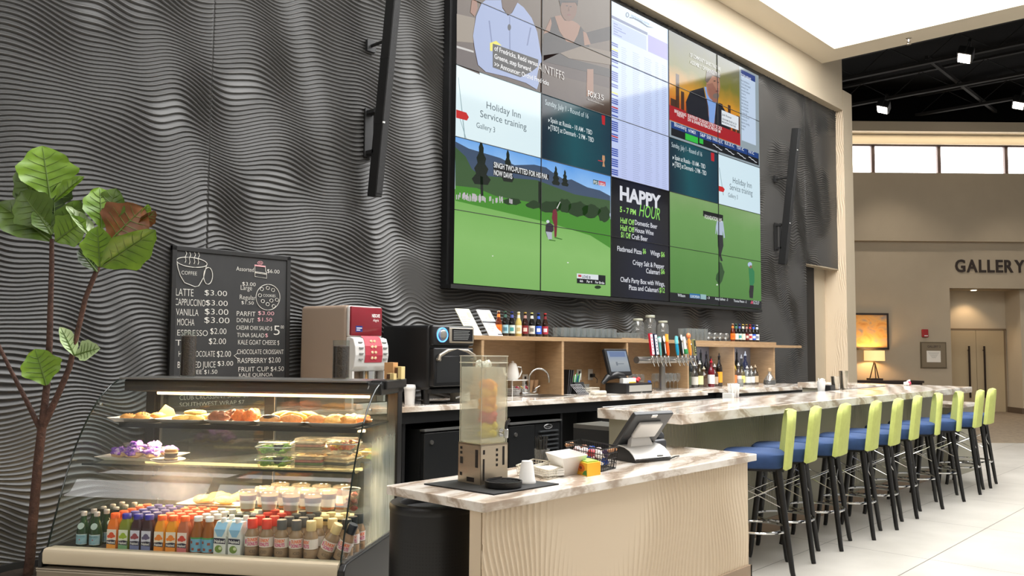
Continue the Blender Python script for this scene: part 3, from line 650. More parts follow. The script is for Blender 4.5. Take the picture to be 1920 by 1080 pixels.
p.shape('fairway', [S(o5, k5, [(45, 365), (180, 380), (300, 430), (520, 470), (700, 500), (860, 520), (1026, 560), (1026, 760), (900, 680), (640, 600), (45, 460)])], (72, 142, 44))
def fir(u, vt, vb, wd, n=9):
    q = []
    for i in range(n): v = vt+(vb-vt)*i/(n-1); q += [(u-wd*(.12+.88*i/(n-1))*(1 if i % 2 else .62), v)]
    for i in reversed(range(n)): v = vt+(vb-vt)*i/(n-1); q += [(u+wd*(.12+.88*i/(n-1))*(1 if i % 2 else .62), v+2)]
    return q
p.shape('dark_trees', [fir(902, 266, 345, 20), fir(952, 281, 340, 13), [(900, 330), (905, 332), (906, 368), (901, 367)], fir(1042, 311, 346, 9), fir(1059, 318, 348, 8), [(1009, 340), (1013, 341), (1013, 385), (1009, 384)]], (24, 34, 24))
def clump(cu, cv, ru, rv, n=16, sd=1):
    r_ = random.Random(sd); return [(cu+ru*math.cos(2*math.pi*k/n)*r_.uniform(.8, 1.12), cv+rv*math.sin(2*math.pi*k/n)*r_.uniform(.8, 1.12)) for k in range(n)]
p.shape('tree_clumps', [clump(960, 378, 18, 7, sd=1), clump(1000, 384, 14, 8, sd=2), clump(1032, 388, 22, 12, sd=3), clump(1058, 386, 14, 14, sd=4), clump(1082, 392, 20, 15, sd=5), clump(1108, 396, 18, 13, sd=6), clump(1132, 402, 12, 16, sd=7)], (34, 60, 28))
cr = MB(); p.ly += .0003; rr = random.Random(3)
for k in range(60):
    u = rr.uniform(854, 905) if k < 44 else rr.uniform(906, 960); v = 372+(u-854)*.10+rr.uniform(-4, 3); x, z = tvp(u, v); h = .045
    cr.poly([(x, -p.ly, z), (x+.013, -p.ly, z), (x+.013, -p.ly, z+h), (x, -p.ly, z+h)])
cr.build('spectators', scr((198, 190, 196)), p.o)
p.shape('caption_bar', [S(o5, k5, [(285, 215), (637, 296), (637, 330), (480, 300), (408, 285), (408, 328), (285, 300)])], (24, 26, 28))
p.text('caption', [('SINGH TWO-PUTTED FOR HIS PAR.', 925.5, 313.5, 1027, 10), ('NOW DAVIS', 925.5, 328, 960, 10)], (236, 238, 238), .02)
p.shape('shadow', [S(o5, k5, [(640, 706), (680, 712), (676, 717), (636, 711)]), S(o5, k5, [(675, 690), (724, 703), (716, 707), (670, 696)])], (62, 112, 40))
p.shape('standing_golfer', [S(o5, k5, [(662, 520), (680, 512), (690, 540), (690, 600), (684, 690), (672, 690), (668, 610), (655, 570)])], (120, 36, 50)); p.shape('golf_club', [S(o5, k5, [(684, 508), (706, 466), (710, 468), (690, 512)])], (210, 210, 205))
p.shape('crouching_golfer', [S(o5, k5, [(616, 610), (640, 598), (664, 615), (666, 650), (655, 660), (656, 705), (640, 706), (625, 690), (614, 655)])], (54, 44, 58)); p.ell('cap', [(1026.5, 415.5, 3, 3)], (214, 218, 228)); p.shape('trousers', [S(o5, k5, [(616, 655), (655, 660), (656, 704), (632, 705)])], (178, 184, 196))
p.ell('ball', [(923, 480, 1.1, 1.1), (1064, 492.5, 1.6, 1)], (236, 240, 230)); p.ell('hole', [(1120, 538.5, 6, 3.2)], (26, 50, 22))
p.shape('channel_tag', [S(o5, k5, [(915, 326), (950, 333), (950, 362), (915, 355)])], (48, 88, 92)); p.shape('channel_tag', [S(o5, k5, [(951, 333), (994, 342), (994, 370), (951, 362)])], (206, 80, 100))
p.text('channel_mark', [('FS1', 1112, 344.5, 1121, 6), ('USGA', 1123, 347.5, 1133.5, 5.5)], (232, 236, 236), .02)
p.shape('score_tag', [S(o5, k5, [(812, 920), (948, 930), (948, 962), (812, 951)])], (226, 232, 236)); p.shape('score_tag', [S(o5, k5, [(948, 930), (993, 934), (993, 994), (812, 982), (812, 951), (948, 962)])], (14, 16, 24))
p.text('score_name', [('LOVE III', 1090.5, 521.2, 1106, 5)], (26, 34, 54), .02); p.text('score_line', [('6th', 1086, 528.6, 1092, 4.2), ('Par 4', 1099, 529.8, 1109, 4.4), ('For Birdie', 1115, 531.2, 1132, 4.4)], (232, 234, 236), .02)
p.shape('flag_tag', [S(o5, k5, [(820, 928), (840, 930), (840, 944), (820, 942)])], (196, 60, 70))
gr_ = grad_emis('golf_right', [(0, (80, 132, 60)), (.35, (90, 142, 68)), (.8, (108, 156, 84)), (1, (132, 166, 108))], 'Z', 2.1, 3.4, .2, 2)
p = pic_cell('picture', 3, 5, 0, 2, None, gr_)
p.shape('shadow', [S(o3, k3, [(755, 735), (775, 740), (790, 790), (796, 800), (780, 860), (760, 890), (738, 850), (742, 820), (755, 800)])], (40, 76, 36))
p.shape('walking_golfer_shirt', [S(o3, k3, [(745, 470), (762, 462), (786, 472), (792, 520), (798, 578), (790, 580), (784, 530), (782, 562), (750, 560), (744, 520), (740, 555), (736, 550), (738, 505)])], (176, 190, 210))
p.shape('trousers', [S(o3, k3, [(750, 558), (784, 562), (788, 630), (772, 690), (784, 730), (770, 730), (760, 690), (752, 630)])], (28, 30, 34)); p.ell('head', [(1130+766/k3, 280+458/k3, 2.6, 4.5)], (66, 52, 46))
p.shape('caption_bar', [S(o3, k3, [(655, 400), (785, 430), (785, 468), (655, 436)])], (10, 12, 14)); p.text('caption', [('FOUNDATION, HIS', 1321, 409.5, 1353, 7)], (232, 232, 228), .01)
p.shape('green_golfer', [S(o3, k3, [(952, 775), (975, 772), (990, 800), (990, 870), (978, 895), (960, 890)])], (34, 124, 74)); p.shape('trousers', [S(o3, k3, [(960, 888), (986, 890), (980, 974), (958, 970), (955, 930)])], (26, 26, 30)); p.ell('cap', [(1130+960/k3, 280+752/k3, 4, 4.5)], (176, 196, 226)); p.ell('face', [(1130+965/k3, 280+768/k3, 2.4, 3)], (136, 96, 76))
p.ell('ball', [(1344, 534, 1.4, 1.4)], (236, 238, 232))
p.shape('ticker_strip', [[(3*PW+.004, TVZ+.004), (5*PW-.004, TVZ+.004), (5*PW-.004, TVZ+.115), (3*PW+.004, TVZ+.115)]], (8, 12, 20), px=False)
p.shape('ticker_tag', [S(o3, k3, [(566, 940), (634, 946), (634, 977), (566, 970)])], (36, 108, 160)); p.shape('ticker_tag', [S(o3, k3, [(637, 946), (674, 950), (674, 982), (637, 978)])], (150, 186, 190))
p.text('ticker_text', [('Wilson', 1270, 556, 1284, 5.5), ('EUROPEAN', 1294, 558, 1311, 5), ('-3', 1325, 560, 1330, 4), ('Andy Sullivan  -3', 1340, 562, 1364, 4.5), ('Thomas Pieters  -2', 1375, 566, 1399, 4.5)], (226, 232, 236), .01)
p.text('channel_mark', [('GOLF', 1411.5, 570, 1423, 6.5)], (222, 228, 236), 0); p.shape('channel_fan', [[(1406, 569), (1409, 563), (1411.5, 566), (1411, 570)]], (190, 70, 96))
# joints between the screens stand a hair proud of the glass
mb = MB()
for i in range(1, 5): mb.box(i*PW-.0028, i*PW+.0028, -.012, 0, TVZ, TVZ+5*PH)
for j in range(1, 5): mb.box(0, 5*PW, -.012, 0, TVZ+j*PH-.0028, TVZ+j*PH+.0028)
mb.build('screen_joint', MATS['screen_black'], vw)
# line-array speakers on wall arms
def speaker(x, zb, yb, yt, lab, arms):
    o = T('column_speaker', lab, 'speaker', (x, yb, zb)); ang = math.atan2(yb-yt, 2.05); M = Matrix.Rotation(ang, 4, 'X')
    mb = MB(); mb.rbox(-.035, .035, -.06, .06, 0, 2.06, .008, 2, M=M); mb.build('cabinet', mat('speaker_black', (14, 14, 14), .5), o)
    mb = MB(); mb.box(-.031, .031, -.064, -.058, .03, 2.03, M); mb.build('grille', mat('speaker_grille', (20, 20, 20), .8, bump=.6, bs=300), o)
    for z in (.62, 1.17, 1.72): mb = MB(); mb.box(-.0365, .0365, -.062, .062, z, z+.006, M); mb.build('seam', m_black, o)
    for z in (.625, 1.725): mb = MB(); mb.box(-.037, -.015, -.068, -.06, z-.006, z+.008, M); mb.build('badge', mat('badge', (190, 190, 188), .3), o)
    for z, big in arms:
        p0 = M @ Vector((0, .06, z-zb)); yw = WALLY-.012-yb
        mb = MB()
        if big:
            mb.box(-.035, .035, p0.y-.005, yw, p0.z+.16, p0.z+.19); mb.box(-.035, .035, p0.y-.005, yw, p0.z-.19, p0.z-.16); mb.box(-.045, .045, yw-.02, yw, p0.z-.21, p0.z+.21); mb.cyl((0, p0.y+.02, p0.z-.2), (0, p0.y+.02, p0.z+.2), .014)
        else:
            mb.cyl((0, p0.y-.01, p0.z), (0, yw, p0.z), .014); mb.box(-.045, .045, yw-.03, yw, p0.z-.05, p0.z+.05)
        mb.build('wall_arm', m_black, o, True)
    return o
speaker(-.90, 2.72, .03, -.22, 'tall black column speaker on arms left of the video wall, cut by the picture edge', ((4.05, 0), (3.28, 1)))
speaker(6.83, 2.745, .03, -.22, 'tall black column speaker on arms right of the video wall', ((4.06, 0), (3.17, 1)))
# ================================================================== BAR, COUNTERS, STOOLS
def pz(u, v, z):
    """point of a level surface seen at a place of the photograph"""
    d = _R*((u-960)/FPX)-_U*((v-540)/FPX)+_F; k = (z-CAMLOC.z)/d.z; return (CAMLOC.x+k*d.x, CAMLOC.y+k*d.y)
def py(u, v, y):
    """point of a plane parallel to the back wall -> (x, z)"""
    d = _R*((u-960)/FPX)-_U*((v-540)/FPX)+_F; k = (y-CAMLOC.y)/d.y; return (CAMLOC.x+k*d.x, CAMLOC.z+k*d.z)
m_marb = ramp_mat('marble', [(0, (168, 150, 132)), (.07, (192, 178, 162)), (.18, (222, 213, 202)), (.5, (234, 228, 219)), (.74, (226, 217, 206)), (.86, (200, 187, 171)), (.93, (222, 212, 201)), (1, (176, 158, 140))],
                  (.55, 1.3, 1.3), 1.0, 7, .12, 7, .5, .2, rot=(.3, .4, .85))
m_wood = ramp_mat('oak', [(.2, (146, 118, 86)), (.5, (162, 132, 97)), (.8, (174, 144, 108))], (1.2, 1.2, 9), 3.2, 2.2, .45, wave=False)
m_steel = mat('brushed_steel', (150, 148, 144), .32, .9); m_chrome = MATS['chrome']; m_white = mat('white_plastic', (226, 224, 220), .4)
m_blk = mat('satin_black', (20, 20, 21), .4); m_blk2 = mat('matt_black', (13, 13, 13), .65)
m_clear = glass('clear_glass', (244, 246, 244), 1.0, .02, .01, (230, 232, 230)); m_clearp = glass('clear_plastic', (240, 240, 236), 1.2, .08, .10, (235, 235, 228))
# --- front counter
fc = T('service_counter', 'low beige rippled service counter with marble top in front of the bar', 'counter', (-1.7, -3.0, 0))
def loc(o, x, y, z=0): return (x-o.location.x, y-o.location.y, z)
SX, SY = -1.7, -3.0
def rc(x0, x1, y0, y1, r, corners=(1, 1, 1, 1), n=5):
    """outline of a rectangle with rounded corners (ll, lr, ur, ul)"""
    P = []; cs_ = [(x0+r, y0+r, 180), (x1-r, y0+r, 270), (x1-r, y1-r, 0), (x0+r, y1-r, 90)]; pl = [(x0, y0), (x1, y0), (x1, y1), (x0, y1)]
    for k in range(4):
        if corners[k]:
            for i in range(n+1): a = math.radians(cs_[k][2]+90*i/n); P.append((cs_[k][0]+r*math.cos(a), cs_[k][1]+r*math.sin(a)))
        else: P.append(pl[k])
    return P
mb = MB(); mb.prism(rc(-2.89-SX, -.55-SX, -3.263-SY, -2.64-SY, .014), .790, .83); mb.build('countertop', m_marb, fc, bevel=.004)
WV = [(.8, 6.3, 3.0, .2), (.5, 9.1, -6.0, 1.0), (.35, 4.0, 11.0, 2.4)]; nz3 = vnoise(21, 4.5)
pan = wave_panel('front_panel', m_beigerel, .185, .786, -2.87-SX, -.615-SX, .033, lambda s, t, d: np.stack([t, np.full_like(t, -3.231-SY)-d*.75, s], -1), .025, WV, lambda s, t: np.clip(.5+1.0*nz3(s, t), 0.0, 1), parent=fc)
mb = MB(); mb.box(-2.868-SX, -.62-SX, -3.226-SY, -3.16-SY, 0, .785); mb.box(-.68-SX, -.615-SX, -3.226-SY, -2.64-SY, 0, .785); mb.build('body', m_beigerel, fc)
mb = MB(); mb.box(-2.875-SX, -.60-SX, -3.246-SY, -3.225-SY, 0, .185); mb.box(-.62-SX, -.60-SX, -3.246-SY, -2.64-SY, 0, .185); mb.build('plinth', mat('plinth_taupe', (150, 128, 104), .5), fc, bevel=.003)
# --- bar
bar = T('bar', 'long bar with thick marble top and grey-green rippled front behind the stools', 'bar', (2.4, -2.5, 0)); BX, BY = 2.4, -2.5
mb = MB(); mb.prism([(-.71-BX, -2.84-BY), (5.62-BX, -2.84-BY), (5.62-BX, -.95-BY), (5.12-BX, -.95-BY), (5.12-BX, -2.16-BY), (-.68-BX, -2.16-BY)], .984, 1.05); mb.build('countertop', m_marb, bar, bevel=.004)
m_barf = mat('bar_front_paint', (150, 146, 128), .5)
wave_panel('front_panel', m_barf, .12, .985, -.58-BX, 5.40-BX, .036, lambda s, t, d: np.stack([t, np.full_like(t, -2.504-BY)-d*.7, s], -1), .03, WV, lambda s, t: np.clip(.3+1.2*nz3(s*1.3, t), 0, 1), parent=bar)
mb = MB(); mb.box(-.60-BX, 5.40-BX, -2.50-BY, -2.20-BY, 0, .984); mb.box(5.15-BX, 5.40-BX, -2.3-BY, -1.0-BY, 0, .984); mb.build('body', m_barf, bar)
mb = MB(); mb.box(-.61-BX, 5.42-BX, -2.515-BY, -2.49-BY, 0, .12); mb.build('plinth', MATS['plinth_taupe'], bar)
mb = MB(); mb.box(-.45-BX, 5.1-BX, -2.158-BY, -2.03-BY, .94, 1.036); mb.build('drink_rail', m_blk2, bar)
mb = MB(); mb.cyl((-.45-BX, -2.03-BY, 1.036), (5.1-BX, -2.03-BY, 1.036), .007); mb.build('rail_edge', m_steel, bar)
uc = T('underbar_unit', 'black underbar work unit hidden along the inner side of the bar', 'cabinet', (2.3, -1.9, 0))
mb = MB(); mb.box(-2.6, 2.7, -.125, .25, 0, .86); mb.build('body', m_blk2, uc)
mb = MB(); mb.box(-2.6, 2.7, -.125, .25, .86, .89); mb.build('worktop', m_steel, uc)
lc = T('side_counter', 'small low marble counter at the far end of the bar beyond the stools', 'counter', (6.0, -2.5, 0))
mb = MB(); mb.box(-.35, .42, -.2, .35, .79, .83); mb.build('countertop', m_marb, lc, bevel=.004)
mb = MB(); mb.box(-.30, .36, -.15, .32, 0, .79); mb.build('body', m_barf, lc)
# --- back counter
bc = T('back_counter', 'black back counter with marble top along the dark wall', 'counter', (1.7, -.2, 0)); CX, CY = 1.7, -.2
def fy(x): return -.555-.054*(x+1.0)
P = [(-2.75, fy(-2.75)), (3.19, fy(3.19)), (3.19, fy(3.19)+.28), (3.84, fy(3.84)+.28), (3.84, fy(3.84)), (6.15, fy(6.15)), (6.15, .13), (-2.75, .13)]
mb = MB(); mb.prism([(x-CX, y-CY) for x, y in P], .945, .99); mb.build('countertop', m_marb, bc, bevel=.004)
mb = MB(); mb.prism([(x-CX, y-CY) for x, y in [(-2.7, fy(-2.7)+.03), (3.17, fy(3.17)+.03), (3.17, fy(3.17)+.32), (3.86, fy(3.86)+.32), (3.86, fy(3.86)+.03), (6.1, fy(6.1)+.03), (6.1, .13), (-2.7, .13)]], .855, .945); mb.build('apron', m_blk, bc)
for x in (-2.7, -1.0, .82, 2.2, 3.1, 3.88, 5.0, 6.07): mb = MB(); mb.box(x-CX, x+.03-CX, fy(x)+.05-CY, .13-CY, 0, .855); mb.build('side_panel', m_blk, bc)
mb = MB(); mb.box(-2.7-CX, 6.1-CX, .05-CY, .13-CY, 0, .855); mb.build('back_panel', m_blk2, bc)
mb = MB(); mb.box(2.24-CX, 3.08-CX, -.68-CY, -.65-CY, .02, .85); mb.build('door', m_blk, bc)
m_fr = mat('fridge_black', (24, 25, 26), .35)
def fridge(x0, x1, grille, lab):
    y0 = fy((x0+x1)/2)+.0; o = T('back_bar_fridge', lab, 'refrigerator', ((x0+x1)/2, y0+.3, 0)); w_ = (x1-x0)/2
    mb = MB(); mb.box(-w_, w_, -.24, .2, .05, .80); mb.build('cabinet', m_fr, o)
    gx = w_-.36 if grille else w_
    mb = MB(); mb.rbox(-w_+.005, gx-.005, -.29, -.245, .12, .775, .006, 2); dr = mb.build('door', m_fr, o)
    mb = MB(); mb.box(-w_, w_, -.30, -.24, .788, .803); mb.build('top_trim', mat('trim_grey', (120, 120, 118), .3, .6), o)
    mb = MB(); mb.cyl((-w_+.08, -.30, .70), (-w_+.08, -.288, .70), .018); mb.build('lock', m_steel, dr, True)
    if grille:
        mb = MB(); mb.rbox(gx+.005, w_-.005, -.285, -.245, .12, .775, .006, 2); g_ = mb.build('grille_panel', m_fr, o)
        for k in range(9):
            z = .70-.040*k
            mb = MB(); mb.box(gx+.05, w_-.05, -.305, -.285, z, z+.012, Matrix.Translation((0, 0, 0))); mb.build('louvre', mat('louvre', (58, 60, 62), .35), g_)
        mb = MB(); cx_ = (gx+w_)/2; pts = [(cx_+.055*math.cos(a*.2618), -.288, .745+.020*math.sin(a*.2618)) for a in range(24)]; mb.tube(pts, .004, 5, True)
        mb.text('True', lambda x, y: (cx_-.035+x*.07, -.289, .736+y*.019), 0, .3); mb.build('badge', mat('badge_grey', (150, 150, 150), .3, .4), g_)
    return o
fridge(-.84, .06, False, 'black back-bar fridge below the oven, left of the one with louvres')
fridge(.10, .80, True, 'black back-bar fridge with louvred grille and oval badge below the sink')
et = T('equipment_tower', 'narrow black equipment tower with small grey slots under the back counter', 'equipment', (1.42, -.50, 0))
mb = MB(); mb.box(-.10, .10, -.22, .1, .03, .84); mb.build('body', m_blk, et)
for k in range(6): mb = MB(); mb.box(-.06, .03, -.226, -.219, .72-.065*k, .735-.065*k); mb.build('slot', mat('slot_grey', (130, 132, 132), .4), et)  # vent slots in one plain grey
# --- wooden shelf unit
sh = T('bottle_shelf', 'long oak shelf unit with open compartments standing on the back counter', 'shelf', (2.95, -.06, .99)); HX, HY = 2.95, -.06
mb = MB(); mb.box(.02-HX, 5.98-HX, -.26-HY, .13-HY, .535, .575); mb.build('top_board', m_wood, sh, bevel=.002)
for x in (.13, 1.27, 2.38, 3.64, 4.77, 5.92): mb = MB(); mb.box(x-HX-.012, x-HX+.022, -.255-HY, .11-HY, 0, .535); mb.build('divider', m_wood, sh, bevel=.002)
for a, b_, c in ((.14, 1.26, m_wood), (1.30, 2.37, m_wood), (2.41, 3.63, m_wood), (3.67, 4.76, mat('grey_backboard', (120, 116, 118), .5)), (4.80, 5.91, MATS.get('grey_backboard'))):
    mb = MB(); mb.box(a-HX, b_-HX, .10-HY, .13-HY, 0, .535); mb.build('back_board', c or MATS['grey_backboard'], sh)
mb = MB(); mb.box(3.75-HX, 6.75-HX, -.285-HY, -.262-HY, .500, .535); mb.build('front_rail', m_wood, sh, bevel=.002)
mb = MB(); mb.box(3.75-HX, 4.6-HX, -.27-HY, -.2-HY, .525, .532); mb.build('led_strip', emis('led', (200, 220, 255), 6), sh)
mb = MB(); mb.box(4.9-HX, 5.4-HX, -.1-HY, -.06-HY, .525, .533); mb.build('led_strip', MATS['led'], sh)
area('shelf_led', (4.2, -.08, 1.505), 1.0, 1.6, (.7, .82, 1), (0, 0, 0), .08); area('shelf_led', (5.3, -.08, 1.505), 1.0, 1.6, (.7, .82, 1), (0, 0, 0), .08)
# --- bar stools
m_lime = mat('lime_fabric', (184, 192, 108), .85, var=.05, vs=30, bump=.15, bs=400); m_blue = mat('blue_fabric', (36, 62, 104), .85, var=.08, vs=30, bump=.15, bs=400); m_leg = mat('black_wood', (14, 13, 12), .38)
st0 = T('bar_stool', 'x', 'stool', (0, 0, 0)); SG = 'bar stools along the bar'
mb = MB()
N = 24
def seatring(k, z): return [(k*(.205 if True else 0)*math.copysign(abs(math.cos(2*math.pi*i/N))**.7, math.cos(2*math.pi*i/N)), k*.21*math.copysign(abs(math.sin(2*math.pi*i/N))**.7, math.sin(2*math.pi*i/N))+.01, z) for i in range(N)]
mb.sheet([seatring(.90, .675), seatring(.97, .685), seatring(1.0, .71), seatring(1.0, .745), seatring(.97, .765), seatring(.88, .778), seatring(.4, .776), seatring(.02, .774)])
mb.v = mb.v
# close the rings round the seat
mb2 = MB(); rings = [seatring(k, z) for k, z in ((.02, .676), (.90, .675), (.97, .685), (1.0, .71), (1.0, .745), (.97, .765), (.88, .778), (.4, .776), (.02, .774))]
mb2.sheet([r+[r[0]] for r in rings]); mb2.build('seat', m_blue, st0, True)
def backpt(a, t, off):
    """a across -1..1, t up 0..1, off = thickness offset"""
    z = .682+.365*t; hw = (.200-.05*t**1.3)*(math.sqrt(max(0, 1-((t-.80)/.225)**2)) if t > .80 else 1); x = a*hw; y = -.205-.04*t+.028*abs(a)**2.2+off*(1-.25*abs(a)**6); return (x, y, z)
g1 = []
NA, NT = 13, 12
front = [[backpt(-1+2*i/(NA-1), j/(NT-1), .024) for i in range(NA)] for j in range(NT)]; rear = [[backpt(-1+2*i/(NA-1), j/(NT-1), -.024) for i in range(NA)] for j in range(NT)]
mb = MB(); mb.sheet(front); mb.sheet([r[::-1] for r in rear])
edge_f = [front[0][i] for i in range(NA)]+[front[j][-1] for j in range(1, NT)]+[front[-1][i] for i in range(NA-2, -1, -1)]+[front[j][0] for j in range(NT-2, 0, -1)]
edge_r = [rear[0][i] for i in range(NA)]+[rear[j][-1] for j in range(1, NT)]+[rear[-1][i] for i in range(NA-2, -1, -1)]+[rear[j][0] for j in range(NT-2, 0, -1)]
mid = []
cxm = (0, -.21, .86)
for p_, q_ in zip(edge_f, edge_r):
    m_ = [(p_[k]+q_[k])/2 for k in range(3)]; dx = m_[0]; dz = m_[2]-.86; n_ = math.hypot(dx, dz) or 1; mid.append((m_[0]+.012*dx/n_, m_[1], m_[2]+.012*dz/n_))
mb.sheet([edge_f+[edge_f[0]], mid+[mid[0]], edge_r+[edge_r[0]]])
bo = mb.build('backrest', m_lime, st0, True); bo['label'] = 'lime green upholstered backrest'
mb = MB(); mb.box(-.14, .14, -.17, .15, .655, .678); mb.build('seat_frame', m_leg, st0)
LEG = []
for sx in (-1, 1):
    for sy in (-1, 1):
        top = (sx*.125, sy*.135-.0, .665); bot = (sx*.205, sy*.215, 0); mb = MB(); mb.tube([bot, (bot[0]*.97, bot[1]*.97, .03), top], [.015, .0165, .024], 10); mb.build('leg', m_leg, st0, True); LEG.append((top, bot))
mb = MB(); mb.tube([(.205*math.cos(2*math.pi*k/32), .205*math.sin(2*math.pi*k/32), .265) for k in range(32)], .0095, 8, True); mb.build('footring', m_chrome, st0, True)
def legp(sx, sy, z): t_ = z/.665; return (sx*(.205-.08*t_), sy*(.215-.08*t_), z)
for (a, b_) in (((-1, -1), (1, -1)), ((-1, 1), (1, 1)), ((-1, -1), (-1, 1)), ((1, -1), (1, 1))):
    for s in (0, 1): mb = MB(); mb.cyl(legp(*a, .42+.15*s), legp(*b_, .57-.15*s), .0035, n=6); mb.build('brace_wire', m_chrome, st0)
# rear-left foot, turn of each stool
SP = [(-.02, -3.235, 30), (.412, -3.182, 19), (.905, -3.176, 13), (1.452, -3.209, 13), (1.969, -3.205, 13), (2.583, -3.168, 14), (3.234, -3.187, 24), (3.811, -3.214, 24), (4.373, -3.213, 10), (4.911, -3.18, 6)]
for i, (fx, fy_, rz) in enumerate(SP):
    a = math.radians(rz); ox, oy = -.205, -.215; x = fx-(ox*math.cos(a)-oy*math.sin(a)); y = fy_-(ox*math.sin(a)+oy*math.cos(a))
    lab = f'lime and blue bar stool, {ORD[i]} of the row counted from the beige service counter'
    if i == 0: st0.location = (x, y, 0); st0.rotation_euler = (0, 0, a); st0['label'] = lab; st0['group'] = SG; kids_index()
    else: dup(st0, (x, y, 0), a, lab, SG)
# --- trash bin
tb = T('trash_bin', 'round black perforated waste bin tucked under the left end of the service counter', 'bin', (-2.665, -2.715, 0))
m_perf = mat('perforated_black', (19, 19, 20), .45); t = m_perf.node_tree; b = t.nodes['Principled BSDF']
tc = t.nodes.new('ShaderNodeTexCoord'); sx_ = t.nodes.new('ShaderNodeSeparateXYZ'); t.links.new(tc.outputs['Object'], sx_.inputs[0])
at = t.nodes.new('ShaderNodeMath'); at.operation = 'ARCTAN2'; t.links.new(sx_.outputs[0], at.inputs[0]); t.links.new(sx_.outputs[1], at.inputs[1])
def mth(t, op, a, b_=None):
    n = t.nodes.new('ShaderNodeMath'); n.operation = op
    for k, q in enumerate((a, b_)):
        if q is None: continue
        if isinstance(q, (int, float)): n.inputs[k].default_value = q
        else: t.links.new(q, n.inputs[k])
    return n.outputs[0]
u_ = mth(t, 'SUBTRACT', mth(t, 'FRACT', mth(t, 'MULTIPLY', at.outputs[0], 13.5)), .5); v_ = mth(t, 'SUBTRACT', mth(t, 'FRACT', mth(t, 'MULTIPLY', sx_.outputs[2], 65)), .5)
hole = mth(t, 'LESS_THAN', mth(t, 'ADD', mth(t, 'POWER', u_, 2), mth(t, 'POWER', v_, 2)), .06); hole = mth(t, 'MULTIPLY', hole, mth(t, 'LESS_THAN', sx_.outputs[2], .60))
mx = t.nodes.new('ShaderNodeMix'); mx.data_type = 'RGBA'; t.links.new(hole, mx.inputs[0]); mx.inputs[6].default_value = L((19, 19, 20)); mx.inputs[7].default_value = L((3, 3, 3)); t.links.new(mx.outputs[2], b.inputs['Base Color'])
mb = MB(); mb.lathe([(.195, .01), (.2, .02), (.2, .71)], 48); mb.build('body', m_perf, tb, True)
mb = MB(); mb.lathe([(.2, .705), (.203, .715), (.203, .735), (.198, .742), (.155, .742), (.15, .735), (.15, .68)], 48, cap=False); mb.build('lid_ring', m_blk, tb, True)
mb = MB(); mb.lathe([(.15, .60), (.15, .66)], 32); mb.build('liner', mat('liner_black', (4, 4, 4), .8), tb)
# --- things on the service counter (top at z = .83)
ZF = .83
mp_ = T('counter_mat', 'black rubber mat under the drink dispenser on the marble service counter', 'mat', (*pz(925, 905, ZF), ZF))
q = [pz(795, 909, ZF), pz(926, 929, ZF), pz(1048, 909, ZF), pz(925, 893.5, ZF)]; mx_, my_ = mp_.location.x, mp_.location.y
mb = MB(); mb.prism([(x-mx_, y-my_) for x, y in q], 0, .006); mb.build('mat', m_blk2, mp_)
ds = T('drink_dispenser', 'tall clear fruit-water dispenser on a cut-out metal base on the black mat', 'drink dispenser', (-2.612, -2.966, ZF+.006), math.radians(-5.4)); DS = .215; ds.scale = (.755, .755, 1)
m_cop = ramp_mat('copper_steel', [(.3, (196, 184, 164)), (.7, (212, 194, 168))], (1, 1, 6), 3, .5, .3, wave=False); m_cop.node_tree.nodes['Principled BSDF'].inputs['Metallic'].default_value = .85
mb = MB(); mb.box(0, DS, 0, .004, 0, .18); mb.box(0, .004, 0, DS, 0, .18); mb.box(DS-.004, DS, 0, DS, 0, .18); mb.box(0, DS, DS-.004, DS, 0, .18); mb.box(0, DS, 0, DS, .172, .18); mb.build('base', m_cop, ds)
def slots(f, lst):
    for (a, b_, c, e) in lst:
        mb = MB()
        if f == 'r': mb.box(a, b_, -.0015, .002, c, e)
        else: mb.box(-.0015, .002, a, b_, c, e)
        mb.build('cut_out', mat('cut_dark', (30, 22, 18), .8), ds)
slots('r', [(.018, .032, .135, .155), (.017, .030, .02, .115), (.12, .135, .145, .157), (.12, .135, .122, .134), (.12, .135, .10, .112), (.12, .135, .077, .089), (.172, .188, .08, .165), (.06, .17, .012, .028)])
slots('l', [(.025, .05, .075, .155), (.06, .13, .008, .028), (.175, .195, .15, .162), (.175, .195, .128, .14), (.17, .195, .085, .115), (.175, .197, .03, .045)])
m_acr = glass('acrylic', (252, 252, 248), .8, .03, .03, (240, 240, 230))
mb = MB(); e = .004
for q in ((e, DS-e, e, e+.004), (e, e+.004, e, DS-e), (DS-e-.004, DS-e, e, DS-e), (e, DS-e, DS-e-.004, DS-e)): mb.box(*q, .181, .575)
mb.build('tank', m_acr, ds)
m_wtr = glass('fruit_water', (254, 254, 250), .3, .1, .30, (250, 248, 240)); mb = MB(); mb.box(e+.006, DS-e-.006, e+.006, DS-e-.006, .184, .527); mb.build('water', m_wtr, ds)
m_edge = mat('acrylic_edge', (232, 226, 208), .3)
for x in (e, DS-e-.003):
    for y in (e, DS-e-.003): mb = MB(); mb.box(x, x+.003, y, y+.003, .18, .575); mb.build('tank_edge', m_edge, ds)
mb = MB()
for z in (.545, .576):
    for q in ((0, DS, 0, .005), (0, .005, 0, DS), (DS-.005, DS, 0, DS), (0, DS, DS-.005, DS)): mb.box(*q, z, z+.004)
mb.build('lid_rim', m_edge, ds)
mb = MB(); mb.box(0, DS, 0, DS, .577, .5795); mb.build('lid', m_acr, ds)
mb = MB(); mb.lathe([(.066, .20), (.066, .555)], 20, (DS/2+.02, DS/2-.02, 0), cap=False); mb.build('infuser_tube', m_acr, ds, True)
for k in range(5): mb = MB(); mb.blob((DS/2+.03*math.cos(k*2.1), DS/2+.03*math.sin(k*2.1), .535+.006*(k % 2)), (.024, .022, .018), .2, k); mb.build('ice', mat('ice', (225, 226, 222), .2), ds, True)
